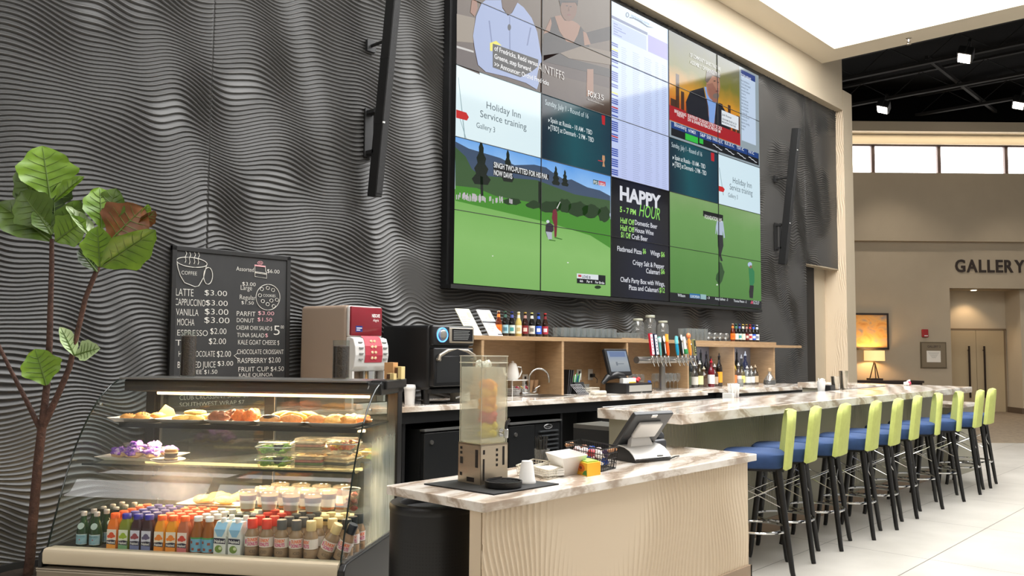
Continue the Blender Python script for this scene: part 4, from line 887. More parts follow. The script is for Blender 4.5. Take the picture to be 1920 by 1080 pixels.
fcs = [((255, 160, 20), (.42, .46)), ((255, 190, 40), (.38, .43)), ((255, 170, 20), (.345, .385)), ((250, 176, 30), (.315, .35)), ((214, 40, 40), (.285, .32)), ((200, 30, 34), (.262, .295)), ((240, 214, 50), (.225, .265)), ((226, 206, 40), (.20, .235))]
for i, (c, (z0, z1)) in enumerate(fcs):
    for k in range(3):
        a = i*1.3+k*2.1; mb = MB(); mb.blob((DS/2+.02+.026*math.cos(a), DS/2-.02+.026*math.sin(a), (z0+z1)/2+.004*k), (.036, .036, (z1-z0)*.6), .12, i*3+k); mb.build('fruit', mat('fruit_%d' % i, c, .5), ds, True)
mb = MB(); mb.cyl((.155, 0, .228), (.155, -.05, .228), .008); mb.lathe([(.014, -.018), (.016, 0), (.016, .02), (.008, .024)], 12, (.155, -.05, .225)); mb.lathe([(.02, 0), (.02, .006)], 14, M=Matrix.Translation((.155, -.002, .228)) @ Matrix.Rotation(math.pi/2, 4, 'X')); tp = mb.build('tap', m_chrome, ds, True)
mb = MB(); mb.tube([(.155, -.05, .248), (.157, -.052, .275), (.175, -.062, .292)], [.010, .009, .008], 8); mb.build('tap_lever', m_blk, tp, True)
dt = T('drip_tray', 'round black drip tray on the mat below the dispenser tap', 'tray', (*pz(944, 911, ZF+.01), ZF+.006))
mb = MB(); mb.lathe([(.072, 0), (.082, .004), (.084, .028), (.078, .028), (.074, .01)], 28); mb.build('tray', m_blk, dt, True)
mb = MB()
for k in range(-3, 4): y = k*.019; hx = math.sqrt(.074**2-y*y); mb.box(-hx, hx, y-.003, y+.003, .018, .022)
mb.build('grid', m_blk2, dt)
# upside-down white cups
cup = MB(); cup.lathe([(.041, 0), (.041, .008), (.038, .012), (.028, .088), (.026, .091)], 24); cup.lathe([(.0265, .06), (.0255, .097), (.024, .099)], 24)
c1 = T('paper_cup', 'short stack of white cups standing upside down on the black mat', 'cup', (*pz(988, 905, ZF+.006), ZF+.006)); cup.build('cup', m_white, c1, True)
def wire_basket(name, lab, pts, h, m, hz=3, step=.018, gauge=.0016, cat='basket', taper=.9):
    """open basket of wires over a four-cornered footprint (world points)"""
    cx0 = sum(p[0] for p in pts)/4; cy0 = sum(p[1] for p in pts)/4; o = T(name, lab, cat, (cx0, cy0, ZF))
    top = [Vector((p[0]-cx0, p[1]-cy0, h)) for p in pts]; bot = [Vector(((p[0]-cx0)*taper, (p[1]-cy0)*taper, .003)) for p in pts]
    mb = MB(); mb.tube(top, gauge*2, 6, True); mb.build('rim', m, o)
    mb = MB(); mb.tube(bot, gauge*1.6, 5, True)
    for k in range(1, hz): mb.tube([bot[i].lerp(top[i], k/hz) for i in range(4)], gauge, 4, True)
    for i in range(4):
        n = max(2, int((top[i]-top[(i+1) % 4]).length/step))
        for k in range(n+1): mb.cyl(bot[i].lerp(bot[(i+1) % 4], k/n), top[i].lerp(top[(i+1) % 4], k/n), gauge, n=4)
    n = max(2, int((bot[0]-bot[1]).length/step))
    for k in range(1, n): mb.cyl(bot[0].lerp(bot[1], k/n), bot[3].lerp(bot[2], k/n), gauge, n=4)
    mb.build('wire_mesh', m, o); return o
m_wire = mat('ivory_wire', (205, 198, 182), .4); m_wireb = mat('black_wire', (16, 16, 16), .4)
q = [pz(1001, 893, ZF), pz(1028, 901, ZF), pz(1054, 893, ZF), pz(1028, 886, ZF)]
wire_basket('wire_basket', 'ivory wire basket of folded napkins beside the upturned white cups', q, .045, m_wire)
nx = sum(p[0] for p in q)/4; ny = sum(p[1] for p in q)/4; na = math.atan2(q[1][1]-q[0][1], q[1][0]-q[0][0])
for k in range(3):
    o = T('napkin_stack', f'white folded napkins in the ivory wire basket, {("lowest", "middle", "topmost")[k]} layer', 'napkin', (nx, ny, ZF+.008+.012*k), na+.05*k); mb = MB(); mb.rbox(-.055, .055, -.06, .06, 0, .0115, .003, 2); mb.build('napkin', mat('napkin', (238, 236, 230), .9), o)
q = [pz(968, 892, ZF), pz(985, 897, ZF), pz(1030, 884, ZF), pz(1000, 879, ZF)]; wire_basket('wire_basket', 'empty ivory wire basket behind the upturned white cups', q, .05, m_wire)
tbx = [pz(1032, 884, ZF), pz(1057, 894.5, ZF), pz(1092, 888, ZF), pz(1066, 878, ZF)]; cx0 = sum(p[0] for p in tbx)/4; cy0 = sum(p[1] for p in tbx)/4
tub = T('plastic_tub', 'white tapered plastic tub between the napkin basket and the yellow box', 'tub', (cx0, cy0, ZF)); inn = [(p[0]-cx0, p[1]-cy0) for p in tbx]
sc = lambda k: [(x*k, y*k) for x, y in inn]
mb = MB(); A = [(x, y, 0) for x, y in sc(.8)]; B = [(x, y, .095) for x, y in sc(1.34)]; C_ = [(x, y, .095) for x, y in sc(1.28)]; D_ = [(x, y, .008) for x, y in sc(.75)]
mb.sheet([r+[r[0]] for r in (A, B, C_, D_)]); mb.poly(A[::-1]); mb.poly(D_); mb.build('tub', m_white, tub, bevel=.003)
cs2 = T('straw_cup', 'clear plastic cup of black straws behind the white tub', 'cup', (*pz(1016, 880, ZF), ZF))
mb = MB(); mb.lathe([(.032, 0), (.041, .105)], 20, cap=False); mb.lathe([(.031, .001), (.032, .003)], 20); mb.build('cup', m_clearp, cs2, True)
for k in range(16): a = k*2.4; r_ = .005*k**.5+.004; mb = MB(); mb.cyl((r_*.6*math.cos(a), r_*.6*math.sin(a), .005), (r_*1.5*math.cos(a), r_*1.5*math.sin(a), .15+.008*(k % 4)), .003, n=6); mb.build('straw', m_blk, cs2)
q = [pz(1060, 870, ZF), pz(1130, 886.5, ZF), pz(1159, 879, ZF), pz(1090, 863, ZF)]; wb = wire_basket('wire_basket', 'black wire basket of wrapped snacks beside the card terminal', q, .115, m_wireb, 4, .022, .002)
for k, (u, v) in enumerate(((1068, 866), (1148, 878))):
    x, y = pz(u, v, ZF); o = MB(); a = Vector((x-wb.location.x, y-wb.location.y, .095)); dv = Vector((q[3][0]-q[0][0], q[3][1]-q[0][1], 0)) if k == 0 else Vector((q[2][0]-q[1][0], q[2][1]-q[1][1], 0)); dv.normalize(); o.tube([a-dv*.045, a-dv*.035, a+dv*.035, a+dv*.045], [.006, .011, .011, .006], 8); o.build('wood_grip', mat('wood_grip', (182, 128, 84), .5), wb, True)
bx = [pz(1078, 887, ZF), pz(1101, 894, ZF), pz(1126, 890, ZF), pz(1104, 884, ZF)]; cx0 = sum(p[0] for p in bx)/4; cy0 = sum(p[1] for p in bx)/4
yb = T('snack_box', 'yellow cardboard box printed with an orange flower holding snack packets', 'box', (cx0, cy0, ZF)); pr = [(p[0]-cx0, p[1]-cy0) for p in bx]
m_yel = mat('yellow_card', (236, 176, 36), .55); mb = MB(); mb.use(m_yel); mb.prism(pr, 0, .064)
yo = mb.build('carton', m_yel, yb)
def onface(p, q_, s, z, off): return (p[0]+(q_[0]-p[0])*s+off[0], p[1]+(q_[1]-p[1])*s+off[1], z)
fx_ = (pr[1][1]-pr[0][1], -(pr[1][0]-pr[0][0])); n_ = math.hypot(*fx_); of = (fx_[0]/n_*.0012, fx_[1]/n_*.0012)
mb = MB(); mb.poly([onface(pr[0], pr[1], .5+.32*math.cos(a*.5236), .036+.020*math.sin(a*.5236), of) for a in range(12)]); mb.build('flower_print', mat('flower_orange', (214, 110, 26), .6), yo)
of2 = (of[0]*1.6, of[1]*1.6); mb = MB(); mb.poly([onface(pr[0], pr[1], .5+.12*math.cos(a*.785), .036+.008*math.sin(a*.785), of2) for a in range(8)]); mb.build('flower_print', mat('flower_brown', (120, 50, 24), .6), yo)
mb = MB(); mb.poly([onface(pr[0], pr[1], s, z, of) for s, z in ((.62, .004), (.98, .004), (.95, .03), (.75, .022))]); mb.build('leaf_print', mat('leaf_print', (70, 130, 50), .6), yo)
mb = MB(); mb.prism([(x*.8, y*.8) for x, y in pr], .064, .070); mb.build('top_print', mat('top_green', (150, 190, 80), .6), yo)
pcol = [(222, 216, 196), (140, 70, 48), (232, 228, 220), (36, 84, 170), (120, 60, 56), (28, 72, 160), (226, 196, 196), (238, 226, 224), (170, 60, 66), (236, 232, 228), (150, 92, 66), (24, 60, 140), (200, 176, 172), (60, 42, 76)]
Q = [Vector((*p, 0)) for p in q]
for k, c in enumerate(pcol):
    lay, j = (0, k) if k < 6 else (1, k-6); n_ = 6 if lay == 0 else 8
    s = (j % (n_//2)+.5)/(n_//2)*.78+.11; t_ = .27 if j < n_//2 else .73; P_ = Q[0].lerp(Q[1], s).lerp(Q[3].lerp(Q[2], s), t_); z = ZF+.010+.048*lay
    o = T('snack_packet', f'wrapped snack packet in the black wire basket, {"lower" if lay == 0 else "upper"} layer, {ORD[j]} along', 'snack', (P_.x, P_.y, z), k*.8)
    mb = MB(); mb.blob((0, 0, .020), (.026, .021, .020), .2, k, 12, 8); mb.build('wrapper', mat('wrap_%d' % k, c, .25), o, True)
    for s_ in (-1, 1): mb = MB(); mb.poly([(s_*.024, -.010, .020), (s_*.036, -.015, .027), (s_*.037, .013, .016), (s_*.024, .010, .020)]); mb.build('crimp', MATS['wrap_%d' % k], o)
# card terminal seen from behind
pos = T('pos_terminal', 'silver and black point-of-sale terminal seen from behind on the service counter', 'terminal', (-1.452, -2.998, ZF), math.radians(-13))
m_silver = mat('silver_plastic', (206, 204, 200), .35, .1)
prof = [(-.005, .022), (.015, .045), (.045, .068), (.085, .083), (.13, .088), (.18, .078), (.22, .055), (.25, .02)]
mb = MB(); mb.sheet([[(x, y, z) for y, z in prof] for x in (0, .09, .18, .27)]); mb.sheet([[(x, y, z-.006) for y, z in prof][::-1] for x in (0, .09, .18, .27)])
for x in (0, .27): mb.poly([(x, y, z) for y, z in prof]+[(x, y, z-.006) for y, z in prof[::-1]])
mb.build('base_shell', m_silver, pos, True)
mb = MB()
pl = [(y, z-.006) for y, z in prof]+[(.25, 0), (.0, 0)]
Mx = Matrix(((0, 0, 1, 0), (1, 0, 0, 0), (0, 1, 0, 0), (0, 0, 0, 1))); mb.prism(pl, .004, .266, Mx); mb.build('base_body', m_blk, pos)
mb = MB(); nk = [(.075, .08, .17), (.088, .13, .13), (.105, .17, .115), (.115, .205, .115)]
F_ = [[(.125-w_/2, y, z), (.125+w_/2, y, z), (.125+w_/2, y+.03, z), (.125-w_/2, y+.03, z), (.125-w_/2, y, z)] for y, z, w_ in nk]; mb.sheet(F_); mb.build('neck', m_silver, pos, True)
Ms = Matrix.Translation((.135, -.02, .262)) @ Matrix.Rotation(math.radians(42), 4, 'X')
mb = MB(); mb.rbox(-.145, .145, .0, .028, -.285, .0, .006, 2, Ms); mb.build('display_housing', mat('display_grey', (52, 54, 56), .45), pos)
mb = MB(); mb.rbox(-.085, .085, -.022, .002, -.165, -.055, .008, 2, Ms); mb.build('back_cover', m_silver, pos)
mb = MB(); mb.box(-.02, .02, -.004, .002, -.022, -.004, Ms); mb.build('sticker', m_white, pos)
mb = MB(); mb.box(-.14, .14, .026, .030, -.275, -.012, Ms); mb.build('screen', mat('screen_dark', (18, 20, 22), .1), pos)
mb = MB(); [mb.box(.17+.009*k, .176+.009*k, -.002, .004, .026, .034) for k in range(5)]; mb.build('lettering', mat('grey_text', (120, 120, 118), .5), pos)
prn = T('receipt_printer', 'black receipt printer behind the card terminal on the service counter', 'printer', (*pz(1236, 853, ZF), ZF), -.1)
mb = MB(); mb.rbox(-.08, .08, .0, .16, 0, .09, .02, 4); mb.build('body', mat('printer_grey', (48, 50, 54), .4), prn, True)
mb = MB(); mb.tube([(-.075, .07, .088), (-.03, .07, .118), (.03, .07, .118), (.075, .07, .088)], .045, 12); mb.build('paper_cover', MATS['printer_grey'], prn, True)
mb = MB(); x, y = pz(1262, 862, ZF); mb.tube([(*pz(1256, 862, ZF), ZF+.006), (*pz(1266, 860, ZF), ZF+.012), (*pz(1273, 857, ZF), ZF+.006)], .004, 6); o = mb.build('cable', m_blk); tag(o, 'short black cable lying beside the card terminal', 'cable')
# --- things on the inner rail of the bar
ZR = 1.036; RY = -2.093
def rx(u, v): return py(u, v, RY)[0]
def strawcup(u, v, lab, n=14):
    o = T('straw_caddy', lab, 'caddy', (rx(u, v), RY, ZR))
    mb = MB(); mb.lathe([(.033, 0), (.042, .11)], 20, cap=False); mb.lathe([(.033, 0), (.033, .004)], 20); mb.build('cup', m_white, o, True)
    for k in range(n): a = k*2.4; r_ = .0085*k**.5; mb = MB(); mb.cyl((r_*.7*math.cos(a), r_*.7*math.sin(a), .02), (r_*1.2*math.cos(a), r_*1.2*math.sin(a), .125+.007*(k % 3)), .0045, n=6); mb.build('wrapped_straw', mat('straw_white', (235, 234, 230), .7), o)
    return o
def caddy(u, v, lab):
    o = T('straw_caddy', lab, 'caddy', (rx(u, v), RY, ZR)); mb = MB(); mb.box(-.07, .07, -.05, .05, 0, .012); mb.build('tray', mat('tray_red', (70, 24, 22), .5), o)
    for sx in (-.025, .028):
        for k in range(16):
            a = k*2.4; r_ = .0075*k**.5; mb = MB(); mb.cyl((sx+r_*math.cos(a), r_*math.sin(a), .012), (sx+r_*1.3*math.cos(a), r_*1.3*math.sin(a), .118+.006*(k % 3)), .0052, n=6); mb.build('wrapped_straw', MATS.get('straw_white') or mat('straw_white', (235, 234, 230), .7), o)
    mb = MB(); mb.box(-.115, -.075, -.045, .045, 0, .05); mb.build('napkins', MATS.get('napkin'), o); return o
caddy(1376, 744, 'bar caddy packed with white straws and napkins, near the middle of the bar')
strawcup(1540, 734, 'white cup of wrapped straws on the bar, beside the steel shakers')
nap = T('napkin_holder', 'black napkin holder on the bar behind the white cup of straws', 'holder', (rx(1554, 733), RY, ZR)); mb = MB(); mb.rbox(-.06, .06, -.045, .045, 0, .065, .006, 2); mb.build('holder', m_blk, nap); mb = MB(); mb.box(-.075, .075, -.055, .055, -.0, .006); mb.build('tray', m_white, nap)
def shaker(u, v, h, r_, lab):
    o = T('cocktail_shaker', lab, 'shaker', (rx(u, v), RY, ZR)); mb = MB(); mb.lathe([(r_*.78, 0), (r_, h*.97), (r_*1.02, h)], 24, cap=False); mb.lathe([(r_*.78, 0), (r_*.78, .003)], 24); mb.build('tin', mat('shaker_steel', (190, 184, 172), .22, 1), o, True); return o
shaker(1566, 733.5, .15, .042, 'shorter steel shaker tin at the far end of the bar'); shaker(1582, 731.5, .205, .046, 'taller steel shaker tin at the far end of the bar')
rf = T('scrunched_wrapper', 'crumpled white and red wrapper lying at the far corner of the bar', 'wrapper', (*pz(1700, 722.5, 1.052), 1.052)); mb = MB(); mb.blob((0, 0, .02), (.05, .03, .022), .3, 3); mb.build('paper', m_white, rf, True); mb = MB(); mb.blob((.03, -.02, .025), (.03, .02, .02), .3, 5); mb.build('red_part', mat('wrap_red', (205, 40, 70), .5), rf, True); mb = MB(); mb.tube([(.03, 0, .03), (.08, .0, .05), (.12, .0, .06)], [.02, .014, .006], 6); mb.build('twist', m_white, rf)
# ================================================================== THINGS ON THE BACK COUNTER AND SHELF
ZC = .99; ZS = 1.565
# --- chalkboard
cb = T('chalkboard', 'black-framed chalkboard menu leaning on the rippled wall behind the food case', 'chalkboard', (-2.125, .105, ZC)); cb.rotation_euler = (math.radians(-1.2), 0, 0)
BW, BH = .48, 1.165
mb = MB(); mb.box(-BW+.02, BW-.02, -.012, .012, .02, BH-.02); bd = mb.build('board', mat('slate', (34, 34, 34), .7, var=.18, vs=6), cb)
m_cf = mat('chalk_frame', (22, 21, 20), .45)
for q in ((-BW, -BW+.035, 0, BH), (BW-.035, BW, 0, BH), (-BW, BW, 0, .035), (-BW, BW, BH-.035, BH)): mb = MB(); mb.box(q[0], q[1], -.02, .014, q[2], q[3]); mb.build('frame_rail', m_cf, cb, bevel=.003)
m_ck = mat('chalk', (205, 202, 194), .9); m_ckp = mat('pink_chalk', (214, 160, 165), .9)
def cbp(u, v):
    x, z = py(u, v, .09); return (x+2.125, z-ZC)
def chalk_text(items, m, name='lettering', bold=-.012):
    mb = MB()
    for st, u, v, u2, h in items:
        x0, z0 = cbp(u, v); x1 = cbp(u2, v+(u2-u)*.02)[0]; hh = cbp(u, v-h)[1]-z0
        mb.text(st, lambda gx, gy: (x0+gx*(x1-x0), -.0135, z0+gy*hh-.0), bold)
    return mb.build(name, m, bd)
chalk_text([('LATTE', 332, 554, 365, 14), ('$3.00', 386, 553, 428, 10), ('CAPPUCCINO', 330, 572, 387, 13), ('$3.00', 388, 572, 429, 10), ('VANILLA', 332, 591, 374, 13), ('$3.00', 386, 589, 430, 11), ('MOCHA', 334, 610, 366, 13), ('$3.00', 385, 605, 432, 11),
            ('ESPRESSO', 334, 629, 391, 11), ('$2.00', 396, 626, 426, 11), ('TEA', 330, 648, 368, 11), ('$2.00', 393, 645, 425, 11), ('HOT CHOCOLATE', 336, 669, 404, 11), ('$2.00', 408, 669, 434, 11), ('BOTTLED JUICE', 334, 690, 405, 12), ('$3.00', 409, 686, 438, 9), ('COFFEE $1.50', 340, 702, 408, 8)], m_ck)
chalk_text([('Assorted', 446, 507, 479, 8), ('$6.00', 504, 511, 527, 7), ('$3.00', 457, 535, 482, 7), ('Large', 454, 543, 475, 9), ('Regular', 452, 561, 482, 9), ('$1.50', 455, 570, 478, 6), ('COOKIES', 496, 556, 519, 5), ('PARFIT', 446, 592, 481, 9), ('DONUT', 446, 604, 478, 8),
            ('CAESAR CHIX SALAD $', 445, 618, 512, 8), ('5', 515, 628, 526, 18), ('00', 528, 616, 534, 6), ('TUNA SALAD', 446, 632, 497, 8), ('KALE GOAT CHEESE $', 448, 646, 525, 9), ('CHOCOLATE CROISSANT', 446, 664, 533, 9), ('RASPBERRY', 447, 681, 501, 10), ('$2.00', 505, 680, 527, 10), ('FRUIT CUP $4.50', 448, 697, 533, 9),
            ('KALE QUINOA', 449, 707, 512, 7), ('PBJ $4.50', 337, 738, 396, 8), ('CLUB CROISSANT SAND $6', 337, 750, 466, 9), ('SOUTHWEST WRAP $7', 337, 763, 458, 8)], m_ck)
chalk_text([('$3.00', 486, 590, 516, 7), ('$1.50', 485, 602, 512, 7), ('$', 499, 632, 504, 7)], m_ckp)
def stroke(paths, m, name, r=.0028):
    mb = MB()
    for q, cl in paths: mb.tube([(cbp(u, v)[0], -.0145, cbp(u, v)[1]) for u, v in q], r, 5, cl)
    return mb.build(name, m, bd)
o8 = (320, 460); k8 = 7.714
def E_(u, v, a, b_, n=26, rot=0): return [(u+a*math.cos(2*math.pi*i/n)*math.cos(rot)-b_*math.sin(2*math.pi*i/n)*math.sin(rot), v+a*math.cos(2*math.pi*i/n)*math.sin(rot)+b_*math.sin(2*math.pi*i/n)*math.cos(rot)) for i in range(n)]
stroke([(E_(320+327/k8, 460+243/k8, 29, 9, 26, .13), True), (S(o8, k8, [(107, 215), (125, 330), (160, 440), (220, 540), (370, 598), (425, 585), (495, 465), (525, 345), (543, 280)]), False), (E_(320+562/k8, 460+440/k8, 8.3, 15.8, 24, .05), True)], m_ck, 'cup_drawing')
stroke([(S(o8, k8, [(240+dx, 75+dy), (255+dx, 115+dy), (232+dx, 165+dy), (243+dx, 215+dy), (230+dx, 247+dy)]), False) for dx, dy in ((0, 0), (58, 22), (128, 20), (185, 28))], m_ck, 'steam_drawing', .0022)
chalk_text([('COFFEE', 343, 514, 372, 7)], m_ck)
stroke([(E_(320+1425/k8, 460+750/k8, 22.5, 24.2, 32, .1), True)]+[(E_(320+u/k8, 460+v/k8, 3.2, 3.2, 8), True) for u, v in ((1338, 632), (1425, 615), (1500, 645), (1310, 722), (1350, 806), (1475, 798), (1555, 788), (1420, 850), (1508, 880))], m_ck, 'cookie_drawing', .0022)
stroke([(S(o8, k8, [(1240, 300), (1240, 450), (1410, 475), (1410, 390), (1395, 370), (1392, 300)]), False), (S(o8, k8, [(1242, 380), (1408, 405)]), False), (S(o8, k8, [(1242, 395), (1408, 420)]), False)], m_ck, 'cake_drawing', .0022)
stroke([(S(o8, k8, [(1236, 282), (1392, 302)]), False), (S(o8, k8, [(1236, 292), (1392, 312)]), False)], m_ckp, 'cake_icing', .003)
stroke([(E_(320+1318/k8, 460+252/k8, 5, 3.2, 10), True), (E_(320+1318/k8, 460+252/k8, 2.5, 1.5, 8), True)], m_ckp, 'cake_icing', .0018)
stroke([([(447, 662), (440, 667), (447, 673)], False)], m_ck, 'bracket_drawing', .0022)
# --- coffee machine
cm = T('coffee_machine', 'coffee machine with red front, silver push-button panel and taupe body on the back counter', 'coffee machine', (-1.36, -.165, ZC), .13)
m_tau = mat('taupe_plastic', (142, 124, 108), .45); m_red = mat('wine_red', (118, 16, 30), .3, coat=.4)
mb = MB(); mb.rbox(-.19, .16, -.26, .25, 0, .775, .03, 4); mb.build('body', m_tau, cm, True)
mb = MB(); mb.rbox(-.185, .165, -.295, -.25, .53, .772, .02, 4); mb.build('upper_rim', m_silver, cm, True)
mb = MB(); mb.rbox(-.180, .148, -.305, -.26, .545, .765, .008, 2); rd = mb.build('red_panel', m_red, cm, True)
mb = MB(); mb.text('NESCAFE', lambda x, y: (.035+x*.085, -.3062, .690+y*.024), .03); mb.build('lettering', m_white, rd); mb = MB(); mb.text('Alegria', lambda x, y: (.045+x*.062, -.3062, .658+y*.02), 0, .3); mb.build('lettering', m_white, rd)
mb = MB(); mb.box(-.135, -.065, -.307, -.305, .575, .62); mb.build('sticker', mat('sticker_blue', (36, 44, 112), .4), rd)
mb = MB(); mb.box(-.128, -.072, -.3085, -.307, .600, .606); mb.box(-.128, -.09, -.3085, -.307, .585, .591); mb.build('sticker_text', m_white, rd)
prof = [(-.30, .535), (-.335, .525), (-.355, .47), (-.36, .40), (-.345, .315), (-.31, .28), (-.26, .275)]
mb = MB()
mb.prism([(y, z) for y, z in prof]+[(-.26, .535)], -.185, .17, Matrix(((0, 0, 1, 0), (1, 0, 0, 0), (0, 1, 0, 0), (0, 0, 0, 1)))); mb.build('button_panel', m_silver, cm, bevel=.006)
def cmy(z): return np.interp(z, [.315, .40, .47, .525], [-.345, -.36, -.355, -.335])
mb = MB(); mb.sheet([[(-.085, cmy(z)-.003, z), (.10, cmy(z)-.003, z)] for z in (.345, .37, .40, .43, .47, .50, .525)]+[[(-.085, -.308, .545), (.10, -.308, .545)]]); mn = mb.build('menu_card', mat('card_red', (168, 52, 66), .45), cm)
mb = MB(); 
for k in range(4):
    for j in (0, 1): z = .505-.042*k; mb = MB(); mb.blob((-.012+.035*j, cmy(z)-.006, z), (.013, .004, .010), .2, k); mb.build('cup_picture', mat('cream_print', (226, 190, 150), .5), mn)
pass
for k in range(4):
    for s in (-1, 1): z = .495-.042*k; mb = MB(); xx = -.125 if s < 0 else .13; mb.box(xx-.02, xx+.02, cmy(z)-.008, cmy(z)+.01, z-.004, z+.006); mb.build('button', mat('button_grey', (120, 120, 118), .3), cm)
mb = MB(); mb.lathe([(.062, .22), (.062, .28)], 20, (.005, -.30, 0)); mb.lathe([(.03, .18), (.045, .22)], 16, (.005, -.30, 0)); mb.build('spout', m_chrome, cm, True)
mb = MB(); mb.box(-.185, -.165, -.33, -.26, .0, .28); mb.box(.15, .17, -.33, -.26, 0, .28); mb.build('side_column', m_silver, cm)
mb = MB(); mb.prism([(-.165, -.36), (.175, -.36), (.175, -.26), (-.165, -.26)], 0, .04); mb.build('drip_tray', m_silver, cm, bevel=.004)
mb = MB(); mb.box(-.15, .16, -.352, -.27, .04, .046); mb.build('drip_grid', m_blk, cm)
# --- cardboard boxes and to-go cup beside it
tc_ = T('paper_cup', 'tall white lidded paper cup stack beside the food case on the back counter', 'cup', (*pz(768, 758, ZC), ZC)); mb = MB(); mb.lathe([(.040, 0), (.046, .125)], 24); mb.build('cups', m_white, tc_, True); mb = MB(); mb.lathe([(.0495, .125), (.0495, .14), (.047, .143), (.044, .158), (.03, .16)], 24); mb.build('lid', mat('lid_white', (240, 238, 234), .35), tc_, True)
# --- rapid-cook oven
ov = T('countertop_oven', 'big black rapid-cook oven with blue-lit dial and curved handle on the back counter', 'oven', (-.50, -.16, ZC))
ow, oy0, oy1, oz0, oz1 = .235, -.36, .26, .115, .645
mb = MB(); mb.rbox(-ow, ow, oy0+.02, oy1, oz0, oz1, .03, 4); mb.build('body', m_blk, ov, True)
mb = MB(); mb.rbox(-ow, ow, oy0-.03, oy0+.03, oz0+.36, oz1, .02, 4); mb.build('control_head', m_blk, ov, True)
mb = MB(); mb.rbox(-ow+.012, ow-.012, oy0-.035, oy0+.03, oz0+.03, oz0+.345, .012, 3); dro = mb.build('door', m_blk, ov, True)
mb = MB(); mb.rbox(-ow+.04, ow-.04, oy0-.037, oy0-.03, oz0+.06, oz0+.28, .006, 2); mb.build('door_panel', mat('oven_panel', (26, 27, 28), .4), dro)
mb = MB(); pts = [(-ow+.030, .245), (-ow+.04, .282), (-.11, .322), (0, .336), (.11, .322), (ow-.04, .282), (ow-.030, .245)]; mb.tube([(x, oy0-.072, oz0+z) for x, z in pts], [.014, .015, .015, .015, .015, .015, .014], 10); mb.cyl((-ow+.045, oy0-.07, oz0+.25), (-ow+.045, oy0-.02, oz0+.25), .013); mb.cyl((ow-.045, oy0-.07, oz0+.25), (ow-.045, oy0-.02, oz0+.25), .013); mb.build('handle', mat('handle_nickel', (178, 168, 152), .3, .7), dro, True)
RX = Matrix.Rotation(math.pi/2, 4, 'X'); dcx, dcz = -ow+.095, oz0+.45
def disc(r0, r1, y, t_): return Matrix.Translation((dcx, y, dcz)) @ RX
mb = MB(); mb.lathe([(.062, 0), (.062, .012)], 28, M=disc(0, 0, oy0-.028, 0)); mb.build('dial_ring', mat('dial_steel', (170, 180, 190), .3, .6), ov, True)
mb = MB(); mb.tube([(dcx+.056*math.cos(k*.2618), oy0-.041, dcz+.056*math.sin(k*.2618)) for k in range(24)], .005, 6, True); mb.build('dial_glow', emis('blue_glow', (70, 140, 255), 4), ov, True)
mb = MB(); mb.lathe([(.040, 0), (.040, .02), (.034, .024)], 28, M=disc(0, 0, oy0-.035, 0)); mb.build('dial_knob', mat('knob_steel', (170, 166, 160), .3, .8), ov, True)
mb = MB(); mb.rbox(-.06, ow-.012, oy0-.037, oy0-.025, oz0+.385, oz0+.515, .01, 3); mb.build('display_bezel', MATS['handle_nickel'], ov, True)
mb = MB(); mb.box(-.03, ow-.03, oy0-.040, oy0-.036, oz0+.400, oz0+.502); dsp = mb.build('display', mat('oven_display', (14, 14, 15), .15), ov)
mb = MB(); rr = random.Random(5)
for k in range(6): mb.box(-.015, -.015+rr.uniform(.12, .19), oy0-.0412, oy0-.0402, oz0+.415+.0135*k, oz0+.420+.0135*k)
mb.build('display_text', emis('display_text', (190, 190, 185), .6), dsp)
for (x, y) in ((-ow+.04, oy0+.08), (ow-.04, oy0+.08), (-ow+.04, oy1-.06), (ow-.04, oy1-.06)): mb = MB(); mb.cyl((x, y, 0), (x, y, oz0+.01), .02, .028); mb.build('foot', m_blk, ov, True)
mb = MB(); mb.box(-ow+.02, ow-.02, oy0, oy0+.05, oz0-.025, oz0+.01); mb.build('crumb_tray', m_blk2, ov)
sc_ = T('oven_spatula', 'steel tray and spatula pushed under the black oven', 'utensil', (-.42, -.40, ZC)); mb = MB(); mb.box(-.10, .13, -.10, .12, 0, .012); mb.build('tray', m_blk, sc_); mb = MB(); mb.prism([(.05, -.09), (.17, -.09), (.19, .05), (.07, .05)], .012, .09); mb.build('folded_card', mat('grey_card', (176, 174, 168), .5), sc_); mb = MB(); mb.cyl((-.02, -.11, .045), (.12, -.12, .07), .008); mb.build('grip', m_steel, sc_)
# --- menu cards leaning on the wall, on the shelf top
for (x, c, lab) in ((.10, (232, 226, 196), 'cream menu card leaning at the left end of the oak shelf'), (.375, (238, 238, 238), 'white menu card leaning beside the orange-labelled beer bottle on the oak shelf')):
    o = T('menu_card', lab, 'menu', (x, -.19, ZS)); o.rotation_euler = (math.radians(-36), 0, 0); mb = MB(); mb.box(-.09, .09, -.004, .004, 0, .30); cdo = mb.build('card', mat('menu_%d' % c[2], c, .5), o)
    mb = MB()
    for k in range(7): mb.box(-.075, .0+.02*(k % 3), -.006, -.0045, .05+.025*k, .058+.025*k)
    mb.build('lettering', mat('menu_ink', (150, 146, 136), .7), cdo)
    mb = MB(); mb.box(.03, .08, -.006, -.0045, .20, .26); mb.build('picture_print', mat('menu_print', (168, 158, 136), .6), cdo)
    if c[2] == 238: mb = MB(); mb.box(-.09, .09, -.0065, -.004, .145, .165); mb.box(.03, .09, -.0065, -.004, .008, .022); mb.build('dark_band', mat('menu_dark', (52, 52, 56), .6), cdo)
